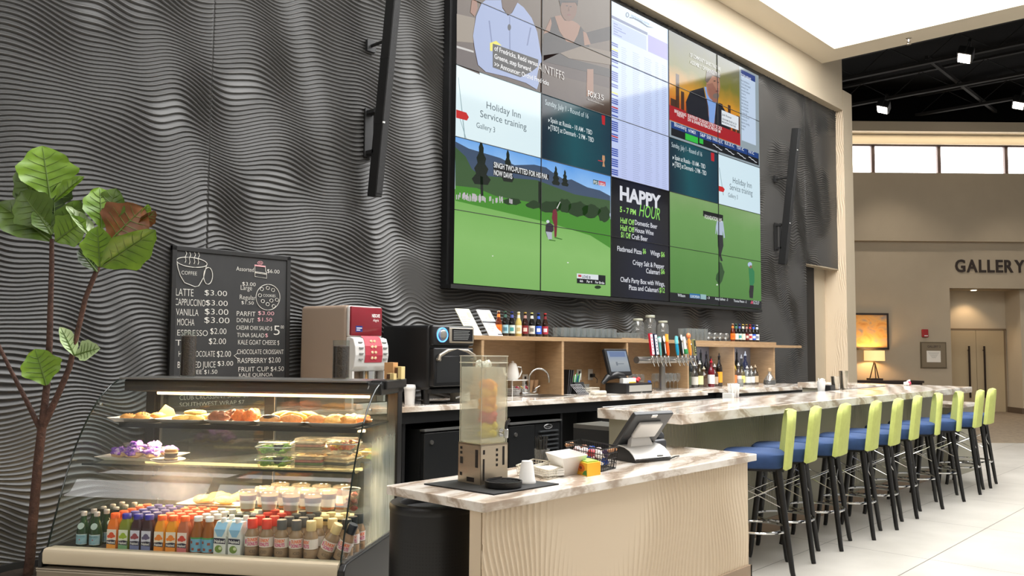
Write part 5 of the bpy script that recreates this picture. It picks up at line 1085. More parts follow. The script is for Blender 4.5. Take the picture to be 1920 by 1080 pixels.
# --- beer bottles
def beer(c, lab, cap, neck, loc_, label, rz=-.8, s=1, blk=None):
    o = T('beer_bottle', label, 'bottle', loc_, rz, None)
    mb = MB(); mb.lathe([(.028, 0), (.031, .004), (.031, .125), (.029, .14), (.0165, .175), (.0135, .20), (.0135, .228)], 18); mb.build('bottle', mat('beer_%d%d%d' % c, c, .08, coat=.3), o, True)
    mb = MB(); mb.lathe([(.0316, .028), (.0316, .108)], 18, cap=False); lb = mb.build('label', mat('lab_%d%d%d' % lab, lab, .5), o, True)
    mb = MB(); mb.lathe([(.0168, .178), (.0142, .208)], 14, cap=False); mb.build('neck_label', mat('lab_%d%d%d' % neck, neck, .5), o, True)
    mb = MB(); mb.lathe([(.0155, .226), (.0155, .235), (.012, .238)], 14); mb.build('crown_cap', mat('cap_%d%d%d' % cap, cap, .3, .5), o, True)
    if blk:
        mb = MB(); mb.prism([(-.018, .0), (.018, 0), (.018, .04), (-.018, .04)], 0, .0, None) if False else None
        mb = MB(); vs = [(.0325*math.sin(a), -.0325*math.cos(a)) for a in (-.6, -.3, 0, .3, .6)]; mb.sheet([[(x, y, z) for x, y in vs] for z in (.05, .085)]); mb.build('label_motif', mat('lab_%d%d%d' % blk, blk, .5), lb)
    return o
br_ = (40, 18, 8); kk = (12, 10, 9)
BL = [((92, 30, 8), (238, 118, 36), (200, 170, 140), (240, 130, 50), 'orange-labelled', (220, 90, 20)), (kk, (150, 190, 200), (60, 90, 70), (60, 96, 84), 'pale blue and grey labelled', (70, 120, 140)), (kk, (196, 208, 196), (40, 50, 120), (70, 80, 150), 'pale green labelled', (60, 140, 140)), ((190, 168, 96), (232, 222, 190), (230, 220, 190), (222, 214, 190), 'clear golden cream-labelled', (190, 170, 120)),
      ((36, 10, 8), (120, 30, 34), (180, 150, 70), (170, 130, 120), 'round-red-labelled dark', (214, 190, 180)), (kk, (206, 204, 196), (210, 200, 120), (222, 220, 210), 'black and white labelled', (120, 120, 110)), (kk, (40, 86, 190), (30, 50, 130), (50, 90, 190), 'blue-labelled', (226, 230, 240)), (br_, (160, 40, 56), (190, 40, 44), (120, 26, 30), 'crimson-labelled', (220, 206, 210))]
for i, (c, lab, cap, neck, nm, mo) in enumerate(BL):
    u = 934.5+i*12.5
    x = py(u, 627, -.13)[0]; beer(c, lab, cap, neck, (x, -.13, ZS), f'{nm} beer bottle in the left bottle row on the oak shelf', blk=mo)
BL2 = [BL[0], (kk, (214, 220, 206), (60, 110, 90), (60, 120, 96), 'cream-green labelled', None), BL[2], (kk, (228, 222, 196), (210, 180, 90), (220, 210, 180), 'cream-labelled', None), BL[4], (br_, (214, 206, 204), (180, 40, 40), (196, 60, 60), 'white and red labelled', (190, 50, 56)), BL[6], (kk, (220, 222, 226), (220, 220, 225), (226, 226, 230), 'white-labelled', (120, 130, 150))]
for i, (c, lab, cap, neck, nm, mo) in enumerate(BL2):
    x = py(1374+i*6.5, 640, -.12)[0]; beer(c, lab, cap, neck, (x, -.12, ZS), f'{nm} beer bottle in the far right row on the oak shelf', blk=mo)
# --- glasses on the shelf top
m_gl = glass('glassware', (232, 236, 236), 2.4, .05, .10, (240, 240, 238))
def tumbler(r0, r1, h, name='tumbler'):
    o = T(name, 'x', 'glass'); mb = MB(); mb.lathe([(r0, 0), (r1, h), (r1-.003, h), (r0-.002, .008)], 18, cap=False); mb.lathe([(r0, 0), (r0, .006)], 18); mb.build('bowl', m_gl, o, True); return o
tg = tumbler(.036, .041, .095); n = 0; kids_index()
tray1 = T('glass_tray', 'thin dark tray under the row of tumblers on the oak shelf', 'tray', (1.83, -.11, ZS)); mb = MB(); mb.box(-.50, .50, -.11, .11, 0, .008); mb.build('tray', m_blk, tray1)
for k in range(9):
    for r_ in range(2):
        x = 1.40+.1075*k; y = -.155+.09*r_; lab = f'clear tumbler on the shelf tray, {"front" if r_ == 0 else "back"} row, {ORD[k]} from the left'
        if n == 0: tg.location = (x, y, ZS+.008); tg['label'] = lab; tg['group'] = 'tumblers on the oak shelf'
        else: dup(tg, (x, y, ZS+.008), 0, lab, 'tumblers on the oak shelf')
        n += 1
sg = tumbler(.026, .03, .06, 'shot_glass'); kids_index(); n = 0
for k in range(6):
    for r_ in range(2):
        x = 2.39+.068*k; y = -.16+.075*r_; lab = f'small stubby glass beside the jars, {"front" if r_ == 0 else "back"} row, {ORD[k]} from the left'
        if n == 0: sg.location = (x, y, ZS+.01); sg['label'] = lab; sg['group'] = 'small glasses on the oak shelf'
        else: dup(sg, (x, y, ZS+.01), 0, lab, 'small glasses on the oak shelf')
        n += 1
st_ = T('glass_tray', 'thin board under the small stubby glasses on the oak shelf', 'tray', (2.56, -.12, ZS)); mb = MB(); mb.box(-.215, .215, -.085, .085, 0, .01); mb.build('tray', m_wood, st_)
def jar(u, v, y, h, r, lab):
    x = py(u, v, y)[0]; o = T('glass_jar', lab, 'jar', (x, y, ZS)); mb = MB(); mb.lathe([(r*.95, 0), (r, .012), (r, h*.74), (r*.72, h*.86), (r*.72, h*.9)], 22); mb.build('jar', m_gl, o, True)
    mb = MB(); mb.lathe([(r*.78, h*.9), (r*.80, h*.91), (r*.80, h*.985), (r*.74, h)], 22); mb.build('lid', mat('jar_lid', (188, 190, 172), .35, .3), o, True); return o
jar(1196, 632, -.14, .235, .072, 'clear screw-lid glass jar, leftmost of the three on the oak shelf'); jar(1219, 632, -.02, .29, .072, 'tallest clear screw-lid glass jar, in the middle on the oak shelf'); jar(1243, 633, -.13, .225, .068, 'clear screw-lid glass jar, rightmost of the three on the oak shelf')
pt = tumbler(.030, .042, .15, 'pint_glass'); kids_index(); n = 0
for k in range(5):
    for r_ in range(2):
        x = 3.86+.098*k; y = -.13+.10*r_; lab = f'tall clear pint glass on the oak shelf, {"front" if r_ == 0 else "back"} row, {ORD[k]} from the left'
        if n == 0: pt.location = (x, y, ZS); pt['label'] = lab; pt['group'] = 'pint glasses on the oak shelf'
        else: dup(pt, (x, y, ZS), 0, lab, 'pint glasses on the oak shelf')
        n += 1
sn = T('snifter', 'x', 'glass'); mb = MB(); mb.lathe([(.03, 0), (.03, .003), (.006, .008), (.005, .022)], 16); mb.build('stem', m_gl, sn, True); mb = MB(); mb.lathe([(.008, .022), (.034, .04), (.042, .065), (.036, .095), (.031, .105)], 18, cap=False); mb.build('bowl', m_gl, sn, True); kids_index()
for k in range(4):
    lab = f'round snifter glass near the far beer bottles on the oak shelf, {ORD[k]} from the left'; x = 4.36+.145*k
    if k == 0: sn.location = (x, -.13, ZS); sn['label'] = lab; sn['group'] = 'snifters on the oak shelf'
    else: dup(sn, (x, -.13, ZS), 0, lab, 'snifters on the oak shelf')
# --- sink, teapot, cups, cones
sk_ = T('sink', 'small steel bar sink set in the back counter below the oak shelf', 'sink', (1.0, -.25, ZC))
mb = MB(); mb.box(-.25, .25, -.17, -.15, 0, .004); mb.box(-.25, .25, .15, .17, 0, .004); mb.box(-.25, -.23, -.15, .15, 0, .004); mb.box(.23, .25, -.15, .15, 0, .004); mb.build('rim', m_steel, sk_)
mb = MB(); mb.box(-.23, .23, -.15, .15, .0005, .002); mb.build('basin', mat('basin_dark', (70, 68, 64), .3, .8), sk_)
fa_ = T('faucet', 'chrome gooseneck faucet with two handles on the back counter', 'faucet', (1.02, -.03, ZC)); 
mb = MB(); mb.tube([(0, 0, 0), (0, 0, .16)]+[(.10-.10*math.cos(a), -.09*(1-math.cos(a))*.5, .16+.10*math.sin(a)) for a in [math.pi*k/12 for k in range(1, 13)]]+[(.2, -.09, .12)], .011, 10); mb.build('spout', m_chrome, fa_, True)
mb = MB(); mb.rbox(-.12, .12, -.025, .025, 0, .03, .01, 3); mb.build('base', m_chrome, fa_, True)
for s in (-1, 1): mb = MB(); mb.lathe([(.02, .03), (.016, .06)], 12, (s*.095, 0, 0)); mb.cyl((s*.095, 0, .06), (s*.15, -.01, .085), .008); mb.build('handle', m_chrome, fa_, True)
tpz = pz(947, 741, ZC)
pst = T('plate_stand', 'white wire stand of stacked white saucers beside the faucet', 'rack', (.78, -.02, ZC)); mb = MB()
for (x, y) in ((-.09, -.09), (.09, -.09), (-.09, .09), (.09, .09)): mb.cyl((x, y, 0), (x, y, .155), .004, n=6)
mb.box(-.11, .11, -.11, .11, .15, .156); mb.build('stand', mat('stand_white', (216, 214, 208), .4), pst)
for k in range(6): o = T('saucer', f'white saucer stacked under the teapot stand, {ORD[k]} from the bottom', 'plate', (.78, -.02, ZC+.012*k)); mb = MB(); mb.lathe([(.04, 0), (.045, .003), (.078, .010), (.078, .0115), (.04, .005)], 20); mb.build('plate', MATS['white_plastic'], o, True)
tpo = T('teapot', 'white porcelain teapot with lid on the wire stand beside the faucet', 'teapot', (.79, -.02, ZC+.156)); m_por = mat('porcelain', (230, 228, 222), .2)
mb = MB(); mb.lathe([(.05, 0), (.062, .02), (.064, .06), (.05, .12), (.04, .145)], 22); mb.build('pot', m_por, tpo, True)
mb = MB(); mb.lathe([(.042, .145), (.03, .160), (.012, .165), (.014, .178), (.004, .184)], 18); mb.build('lid', m_por, tpo, True)
mb = MB(); mb.tube([(.05, -.02, .125), (.085, -.035, .12), (.09, -.038, .08), (.07, -.03, .03), (.06, -.025, .025)], .007, 8); mb.build('handle', m_por, tpo, True)
mb = MB(); mb.tube([(-.055, .02, .03), (-.09, .03, .08), (-.10, .035, .12)], [.014, .011, .008], 8); mb.build('spout', m_por, tpo, True)
for k, (x, c) in enumerate(((.95, (190, 60, 90)), (1.0, (214, 180, 70)), (1.08, (178, 40, 70)))):
    o = T('flowered_cup', f'white cup with {("pink", "yellow", "crimson")[k]} flower print beside the sink', 'cup', (x-.04, .055, ZC)); mb = MB(); mb.lathe([(.026, 0), (.036, .012), (.038, .085), (.036, .085), (.03, .01)], 18, cap=False); mb.lathe([(.026, 0), (.026, .004)], 18); mb.build('cup', m_por, o, True)
    mb = MB(); mb.blob((-.015, -.036, .075), (.018, .008, .014), .25, k); mb.blob((.012, -.037, .065), (.014, .006, .012), .25, k+3); mb.build('flower_print', mat('flower_%d' % k, c, .5), o, True)
for k in range(2):
    o = T('bar_towel_cone', f'rolled tan paper cone standing {("left", "right")[k]} beside the faucet', 'cone', (1.135+.078*k, .055, ZC)); mb = MB(); mb.lathe([(.018, 0), (.034, .12), (.036, .14), (.03, .145)], 14); mb.build('cone', mat('tan_paper', (188, 150, 112), .8), o, True)
def plate_(x, z, lab, plug):
    o = T('wall_outlet', lab, 'outlet', (x, .098, z)); mb = MB(); mb.rbox(-.04, .04, -.008, 0, -.06, .06, .003, 2); mb.build('cover', mat('outlet_grey', (196, 192, 182), .4), o)
    if plug: mb = MB(); mb.rbox(-.022, .03, -.05, -.008, -.03, .01, .008, 2); mb.tube([(.02, -.04, -.015), (.05, -.06, -.05), (.03, -.07, -.09)], .004, 6); mb.build('plug', m_blk, o)
    else: mb = MB(); mb.box(-.014, .014, -.010, -.007, -.04, -.012); mb.box(-.014, .014, -.010, -.007, .012, .04); mb.build('socket', m_blk, o)
plate_(1.10, 1.13, 'grey outlet plate on the oak back board behind the faucet', False); plate_(1.98, 1.17, 'grey outlet plate left of the one with a plug, behind the till screen', False); plate_(2.18, 1.17, 'grey outlet plate with a black plug behind the till screen', True)
# --- till: folders, pens, basket, cash drawer, screen
for k in range(3): o = T('black_folder', f'black check folder leaning in the compartment beside the pen box, {ORD[k]} from the left', 'folder', (1.42+.022*k, -.12, ZC)); o.rotation_euler = (0, .12+.05*k, 0); mb = MB(); mb.box(-.006, .006, -.08, .08, 0, .25); mb.build('cover', m_blk, o); mb = MB(); mb.box(-.004, .0045, -.081, -.079, .005, .245); mb.build('pages', mat('folder_edge', (60, 60, 62), .6), o)
pen = T('pen_box', 'black desk box holding green and white pens beside the till', 'box', (1.58, -.20, ZC)); mb = MB(); mb.prism([(-.075, -.07), (.075, -.07), (.075, .07), (-.075, .07)], 0, .12, top=[(-.075, -.02), (.075, -.02), (.075, .07), (-.075, .07)]); mb.build('box', m_blk, pen)
for k, c in enumerate(((40, 150, 80), (230, 230, 226), (60, 170, 96), (40, 70, 140), (224, 226, 224), (50, 140, 80))): mb = MB(); mb.cyl((-.045+.018*k, .02, .10), (-.055+.022*k, .0, .185+.012*(k % 3)), .006, n=8); mb.build('pen', mat('pen_%d' % (k % 4), c, .4), pen)
mr = T('mesh_tray', 'grey wire letter tray in front of the black folders', 'tray', (1.46, -.33, ZC)); mb = MB()
for k in range(7): mb.cyl((-.08+.027*k, -.04, .008), (-.08+.027*k, .06, .10), .0025, n=5)
for k in range(4): mb.cyl((-.08, -.04+.033*k, .008+.031*k), (.082, -.04+.033*k, .008+.031*k), .0025, n=5)
mb.box(-.085, .087, -.045, -.038, 0, .016); mb.build('wires', mat('wire_grey', (120, 120, 122), .4, .4), mr)
def pzq(l): return [pz(u, v, ZC) for u, v in l]
x0, y0 = pz(1104, 738, ZC); wbk = T('wire_basket', 'small white wire basket holding a glass in front of the cash drawer', 'basket', (x0, y0, ZC)); mb = MB()
for z in (.002, .035, .06): mb.tube([(-.11, -.05, z), (.11, -.05, z), (.11, .05, z), (-.11, .05, z)], .0028, 5, True)
for k in range(12):
    for y in (-.05, .05): mb.cyl((-.11+.02*k, y, 0), (-.11+.02*k, y, .06), .0018, n=4)
mb.build('wires', m_wire, wbk)
gx = dup(tg, (x0-.04, y0+.01, ZC+.004), 0, 'clear tumbler standing in the white wire basket beside the till', None)
if 'group' in gx: del gx['group']
x1, y1 = pz(1122, 740.5, ZC); o = T('bar_cloth', 'folded grey bar cloth in front of the cash drawer', 'cloth', (x1, y1, ZC)); mb = MB(); mb.rbox(-.10, .10, -.035, .035, 0, .042, .015, 3); mb.build('cloth', mat('cloth_grey', (196, 190, 176), .9, bump=.5, bs=60), o, True)
cd = T('cash_drawer', 'black cash drawer with pale front panel under the till screen', 'cash drawer', (2.20, -.37, ZC)); mb = MB(); mb.rbox(-.24, .24, -.17, .10, .0, .105, .006, 2); mb.build('case', m_blk, cd); mb = MB(); mb.box(-.19, .22, -.176, -.168, .02, .085); mb.build('front_panel', mat('drawer_front', (150, 148, 142), .4), cd); mb = MB(); mb.cyl((.02, -.185, .012), (.02, -.168, .012), .012); mb.build('lock', m_steel, cd)
ti = T('till_screen', 'till touch screen tilted back on the black cash drawer', 'screen', (2.10, -.345, ZC+.106)); Mt = Matrix.Translation((.0, -.02, .075)) @ Matrix.Rotation(math.radians(-16), 4, 'X')
mb = MB(); mb.rbox(-.20, .20, -.02, .02, 0, .29, .008, 2, Mt); mb.build('housing', m_blk, ti)
mb = MB(); mb.box(-.17, .17, -.0235, -.019, .04, .265, Mt); scn_ = mb.build('screen', grad_emis('till_pic', [(0, (150, 158, 166)), (.5, (186, 192, 196)), (1, (150, 170, 200))], 'Z', .1, .33, 0, 1, .75), ti)
mb = MB(); mb.box(-.14, .14, -.0245, -.0236, .20, .255, Mt); mb.build('screen_bar', emis('till_bar', (130, 150, 190), .7), scn_)
mb = MB(); mb.box(-.05, .08, -.0245, -.0236, .12, .128, Mt); mb.box(-.06, -.03, -.0245, -.0236, .105, .145, Mt); mb.build('screen_mark', emis('till_mark', (140, 148, 156), .7), scn_)
mb = MB(); mb.tube([(-.26, .02, .0), (-.20, .0, .06), (-.08, -.02, .085), (.02, -.03, .07), (.10, -.05, .01)], [.02, .035, .04, .035, .02], 10); mb.build('stand', m_blk, ti, True)
mb = MB(); mb.prism([(-.06, -.10), (.16, -.11), (.17, -.05), (-.03, -.03)], .0, .05); mb.build('receipt_pad', m_white, ti)
rd_ = T('red_flowers', 'small red ornament on the cash drawer beside the till screen', 'ornament', (2.33, -.40, ZC+.106))
for k in range(4): mb = MB(); mb.blob((.04*k-.05, .01*(k % 2), .022+.012*(k % 2)), (.024, .022, .022), .15, k); mb.build('bloom', mat('bloom_red', (196, 46, 52), .5), rd_, True)
pn = T('marker_pen', 'yellow marker lying on the front edge of the cash drawer', 'pen', (2.10, -.515, ZC+.114)); mb = MB(); mb.cyl((-.06, 0, .0), (.06, 0, .0), .008); mb.build('barrel', mat('marker_yellow', (222, 170, 50), .5), pn, True); mb = MB(); mb.cyl((-.08, 0, 0), (-.06, 0, 0), .006); mb.build('cap', m_white, pn, True)
# --- beer tap tower
tw = T('beer_tap_tower', 'steel beer tap tower with ten coloured handles on the back counter', 'beer tap', (2.93, -.35, ZC))
mb = MB(); mb.tube([(-.51, 0, .345), (-.51, 0, .345), (.50, 0, .345)], .038, 20); mb.build('header_tube', m_steel, tw, True)
mb = MB(); mb.lathe([(.075, 0), (.075, .01), (.034, .014), (.034, .33)], 20); mb.build('post', m_steel, tw, True)
HD = [(1214, (176, 24, 44), (236, 222, 232), 'board'), (1222, (26, 32, 62), (226, 228, 236), 'board'), (1230, (96, 164, 160), (206, 226, 226), 'thin'), (1237, (18, 20, 22), (224, 224, 220), 'oval'), (1244, (240, 92, 32), (246, 168, 60), 'curl'), (1262, (20, 136, 170), (112, 196, 206), 'curl'), (1270, (22, 24, 26), (222, 224, 222), 'oval'), (1277, (232, 230, 226), (44, 130, 74), 'taper'), (1286, (226, 140, 56), (236, 130, 80), 'ball'), (1294, (142, 140, 92), (40, 46, 32), 'board')]
for i, (u, c1_, c2_, kd) in enumerate(HD):
    x = py(u, 678, -.36)[0]-2.93; y = -.055
    mb = MB(); mb.cyl((x, -.03, .345), (x, y-.02, .345), .013); mb.lathe([(.014, -.03), (.016, 0), (.014, .03), (.010, .05)], 12, (x, y-.02, .345)); mb.cyl((x, y-.025, .33), (x, y-.05, .275), .010, .007); mb.build('faucet', m_chrome, tw, True)
    z0 = .395; mh = mat('tap_%d' % i, c1_, .3); m2 = mat('tap2_%d' % i, c2_, .35); yy = y-.02; lean = -.035; h = (.245, .24, .21, .20, .225, .205, .22, .22, .20, .19)[i]
    Mh = Matrix.Translation((x, yy, z0)) @ Matrix.Rotation(math.radians(-6), 4, 'X') @ Matrix.Rotation(lean, 4, 'Y')
    mb = MB(); mb.cyl((0, 0, -.03), (0, 0, .02), .008) if False else mb.tube([Mh @ Vector((0, 0, -.03)), Mh @ Vector((0, 0, .025))], .009, 8); mb.build('ferrule', m_chrome, tw, True)
    mb = MB()
    if kd == 'board': mb.rbox(-.021, .021, -.016, .016, 0, h, .004, 2, Mh)
    elif kd == 'thin': mb.tube([Mh @ Vector((0, 0, z)) for z in (0, .05, .13, .15, h)], [.010, .015, .016, .022, .020], 10)
    else: mb.tube([Mh @ Vector((0, 0, z)) for z in (0, .04, .11, .14, h*.85, h)], [.012, .019, .020, .017, .019, .012], 12)
    hd = mb.build('tap_handle', mh, tw, True)
    mb = MB()
    if kd == 'board': mb.box(-.0215, .0215, -.0172, -.0158, .01 if i != 9 else .02, h-.012, Mh); 
    elif kd == 'thin': mb.rbox(-.024, .012, -.024, .006, h-.065, h-.012, .006, 2, Mh)
    elif kd == 'oval': mb.lathe([(.004, -.005), (.024, 0), (.004, .006)], 16, M=Mh @ Matrix.Translation((0, -.018, h-.015)) @ Matrix.Scale(1.5, 4, (0, 0, 1)) @ RX); mb.box(-.006, .006, -.0215, -.019, .02, h-.07, Mh)
    elif kd == 'curl': mb.tube([Mh @ Vector(q) for q in ((0, 0, h-.07), (-.004, -.004, h-.03), (.002, -.008, h+.012), (.014, -.008, h+.008), (.016, -.006, h-.015))], [.022, .021, .019, .013, .008], 10)
    elif kd == 'taper': mb.rbox(-.030, .026, -.024, .004, .015, .075, .008, 2, Mh)
    else: mb.blob(tuple(Mh @ Vector((0, 0, h+.03))), (.03, .026, .034), .05, 1)
    mb.build('handle_badge', m2, hd, True)
    if kd == 'board':
        for q_ in range(5 if i < 2 else 3): mb = MB(); mb.box(-.007, .007, -.0186, -.0172, .04+q_*(h-.07)/5, .04+(q_+.62)*(h-.07)/5, Mh); mb.build('lettering', (mat('tap_ink_red', (170, 40, 66), .5), mat('tap_ink_navy', (26, 32, 62), .5))[i] if i < 2 else mat('tap_ink_pale', (170, 168, 120), .5), hd)
# --- stemware in the compartments
wg = T('wine_glass', 'x', 'glass'); mb = MB(); mb.lathe([(.033, 0), (.033, .003), (.004, .008), (.004, .075)], 16); mb.build('stem', m_gl, wg, True); mb = MB(); mb.lathe([(.006, .075), (.034, .10), (.040, .135), (.032, .18)], 16, cap=False); mb.build('bowl', m_gl, wg, True); kids_index(); n = 0
for (xa, cnt, where) in ((2.52, 4, 'left of the tap post'), (3.20, 5, 'right of the tap post')):
    for r_ in range(2):
        for k in range(cnt):
            x = xa+.085*k; y = -.17+.10*r_; lab = f'clear wine glass {where}, {"front" if r_ == 0 else "back"} row, {ORD[k]} from the left'
            if n == 0: wg.location = (x, y, ZC); wg['label'] = lab; wg['group'] = 'wine glasses behind the taps'
            else: dup(wg, (x, y, ZC), 0, lab, 'wine glasses behind the taps')
            n += 1
bj = T('blue_ornament', 'small blue ornament on the back counter left of the tap post', 'ornament', (2.79, -.27, ZC)); mb = MB(); mb.blob((0, 0, .045), (.03, .025, .04), .1, 3); mb.build('body', mat('orn_blue', (30, 80, 170), .4), bj, True); mb = MB(); mb.blob((0, 0, .095), (.02, .018, .02), .1, 4); mb.build('head', MATS['orn_blue'], bj, True)
# --- liquor bottles
LQ = [[(.0, .19, 'white_frost', (206, 204, 198), None), (.0, .0, '', (0, 0, 0), None)]]
def liquor(x, y, h, r, c, labc, capc, lab, trans=False, sq=0):
    o = T('liquor_bottle', lab, 'bottle', (x, y, ZC)); m = mat('liq_%d_%d_%d' % c, c, .08, coat=.3) if not trans else glass('liqg_%d_%d_%d' % c, c, 2.0, .03, .08, c)
    mb = MB(); mb.lathe([(r*.95, 0), (r, .006), (r, h*.56), (r*.82, h*.66), (r*.40, h*.76), (r*.36, h*.93)], 16, sq=sq); mb.build('bottle', m, o, True)
    mb = MB(); mb.lathe([(r*1.02, h*.12), (r*1.02, h*.46)], 16, cap=False, sq=sq); mb.build('label', mat('liql_%d_%d_%d' % labc, labc, .5), o, True)
    mb = MB(); mb.lathe([(r*.42, h*.92), (r*.42, h*.965), (r*.2, h*.97), (r*.12, h*1.06)], 12); mb.build('pourer', mat('liqc_%d_%d_%d' % capc, capc, .4), o, True); return o
kk = (14, 12, 12)
A_ = [(3.76, -.18, .30, .040, (150, 160, 120), (60, 70, 46), kk, 1, 'olive-glass'), (3.88, -.20, .29, .046, (188, 184, 174), (196, 192, 182), (220, 220, 216), 1, 'frosted grey'), (3.99, -.21, .31, .042, (176, 160, 110), (226, 216, 150), (226, 224, 210), 1, 'cream-yellow labelled'), (4.12, -.19, .24, .050, (60, 40, 22), (70, 52, 40), (214, 200, 170), 0, 'squat brown'), (4.25, -.22, .33, .042, (96, 14, 24), (226, 222, 214), (190, 24, 44), 0, 'red-necked white-labelled'), (4.37, -.20, .27, .044, (54, 26, 14), (170, 150, 130), (210, 200, 190), 0, 'dark bottle with tan oval'), (4.485, -.20, .40, .040, (30, 20, 12), (222, 150, 40), kk, 0, 'tall dark bottle with amber label'),
      (3.82, -.06, .38, .040, (176, 184, 186), (150, 150, 146), kk, 1, 'tall clear'), (3.93, -.05, .42, .038, kk, (46, 44, 44), kk, 0, 'tall black'), (4.05, -.05, .40, .040, (180, 186, 186), (186, 186, 180), kk, 1, 'clear with pale label'), (4.17, -.06, .36, .042, (40, 22, 12), (80, 50, 30), kk, 0, 'brown'), (4.29, -.05, .44, .036, (20, 26, 20), (40, 40, 36), kk, 0, 'very tall dark green'), (4.41, -.06, .42, .038, (30, 20, 16), (60, 44, 36), kk, 0, 'tall brown'), (4.52, -.06, .36, .040, (40, 16, 14), (110, 60, 40), kk, 0, 'reddish brown')]
for k, (x, y, h, r, c, lc, cc, tr, nm) in enumerate(A_): liquor(x, y, h, r, c, lc, cc, f'{nm} liquor bottle, {"front" if y < -.1 else "back"} row, left liquor compartment, {ORD[k % 7]} from left', bool(tr))
B_ = [(4.87, -.19, .30, .046, (210, 190, 170), (214, 120, 60), kk, 1, 'orange-labelled clear'), (4.99, -.20, .28, .040, (214, 200, 196), (220, 200, 196), (230, 226, 220), 1, 'white-labelled clear'), (5.10, -.19, .27, .042, (206, 196, 160), (222, 206, 120), kk, 1, 'yellow-labelled clear'), (5.21, -.21, .24, .046, (214, 216, 212), (200, 200, 196), (230, 228, 220), 1, 'squat clear'), (5.33, -.21, .24, .046, (214, 216, 212), (206, 206, 202), (214, 206, 190), 1, 'round-shouldered clear'), (5.46, -.20, .25, .044, (176, 160, 130), (180, 160, 130), (190, 170, 140), 1, 'amber-tinted clear'),
      (4.90, -.06, .40, .040, (200, 186, 192), (176, 40, 76), kk, 1, 'tall pink-labelled'), (5.01, -.05, .44, .038, (60, 20, 30), (150, 60, 60), kk, 0, 'tall ruby'), (5.12, -.06, .36, .040, (210, 180, 70), (224, 190, 70), kk, 0, 'yellow'), (5.23, -.05, .45, .036, kk, (60, 60, 60), kk, 0, 'very tall black'), (5.34, -.06, .38, .040, (190, 194, 196), (190, 190, 186), (220, 220, 218), 1, 'clear pale-labelled'), (5.47, -.05, .42, .044, (150, 164, 214), (204, 210, 222), (206, 208, 212), 1, 'blue-tinted')]
for k, (x, y, h, r, c, lc, cc, tr, nm) in enumerate(B_): liquor(x, y, h, r, c, lc, cc, f'{nm} liquor bottle, {"front" if y < -.1 else "back"} row, right liquor compartment, {ORD[k % 6]} from left', bool(tr))
dc = T('decanter', 'round-bottomed glass decanter with dark syrup and cork at the end of the back counter', 'decanter', (5.60, -.34, ZC)); mb = MB(); mb.lathe([(.075, 0), (.085, .01), (.08, .06), (.045, .115), (.022, .145), (.022, .18)], 22); mb.build('flask', m_gl, dc, True)
mb = MB(); mb.lathe([(.072, .003), (.081, .012), (.077, .058)], 22); mb.build('syrup', mat('syrup', (38, 34, 28), .3), dc, True); mb = MB(); mb.lathe([(.018, .17), (.024, .19), (.024, .215), (.018, .222)], 14); mb.build('cork', mat('cork', (176, 146, 110), .8), dc, True)
dup(tg, (4.66, -.40, ZC), 0, 'clear tumbler standing alone in front of the amber-labelled liquor bottle')
_ = [o for o in col.objects if o.get('label', '').startswith('clear tumbler standing alone')]
for o in _:
    if 'group' in o: del o['group']
# ================================================================== FOOD DISPLAY CASE AND WHAT IT HOLDS
CA = math.radians(-57.089); CO = Vector((-3.35, -1.743, 0)); CXV = Vector((math.cos(CA), math.sin(CA), 0)); CYV = Vector((-math.sin(CA), math.cos(CA), 0))
def CW(x, y, z): return tuple(CO+CXV*x+CYV*y+Vector((0, 0, z)))
def cf(u, v, y):
    """case coordinates (x, z) of a place of the photograph on the plane y of the case"""
    d = _R*((u-960)/FPX)-_U*((v-540)/FPX)+_F; P0 = CO+CYV*y; k = ((P0-CAMLOC).dot(CYV))/d.dot(CYV); P_ = CAMLOC+d*k; return ((P_-CO).dot(CXV), P_.z)
fc_ = T('food_case', 'curved-glass refrigerated food case with cakes, salads and bottled drinks', 'display case', tuple(CO), CA)
PRF = [(0, .452), (.035, .56), (.075, .68), (.12, .80), (.165, .90), (.215, .99), (.27, 1.07), (.33, 1.14), (.39, 1.19), (.45, 1.23), (.52, 1.258), (.60, 1.270)]
HX_ = .763
m_cst = ramp_mat('case_steel', [(.3, (124, 114, 98)), (.7, (142, 130, 112))], (1, 1, 12), 3, .3, .38, wave=False); m_cst.node_tree.nodes['Principled BSDF'].inputs['Metallic'].default_value = .35
m_bump = mat('bumper_beige', (198, 184, 158), .35)
mb = MB(); mb.box(-.775, .775, .02, .86, .08, .435); mb.build('base_cabinet', m_blk2, fc_)
mb = MB(); mb.box(-.79, .775, -.035, .02, .09, .352); fp = mb.build('front_panel', m_cst, fc_, bevel=.003)
mb = MB(); mb.box(-.79, .775, -.040, .02, .354, .360); mb.build('chrome_trim', MATS['handle_nickel'], fc_); mb = MB(); mb.box(-.79, .775, -.038, .02, .343, .349); mb.build('chrome_trim', MATS['handle_nickel'], fc_)
mb = MB(); mb.box(-.745, -.67, -.037, -.034, .27, .315); npl = mb.build('name_plate', mat('plate_pale', (188, 178, 150), .4), fp)
mb = MB(); mb.box(-.735, -.685, -.0385, -.037, .296, .302); mb.box(-.735, -.70, -.0385, -.037, .284, .288); mb.build('plate_print', mat('plate_ink', (120, 110, 86), .5), npl)
q = [(.02, .372), (-.022, .376), (-.03, .39), (-.03, .43), (-.022, .446), (.0, .452), (.04, .452), (.04, .372)]
YZ = Matrix(((0, 0, 1, 0), (1, 0, 0, 0), (0, 1, 0, 0), (0, 0, 0, 1)))
mb = MB(); mb.prism(q, -.765, .755, YZ); mb.build('bumper', m_bump, fc_, True)
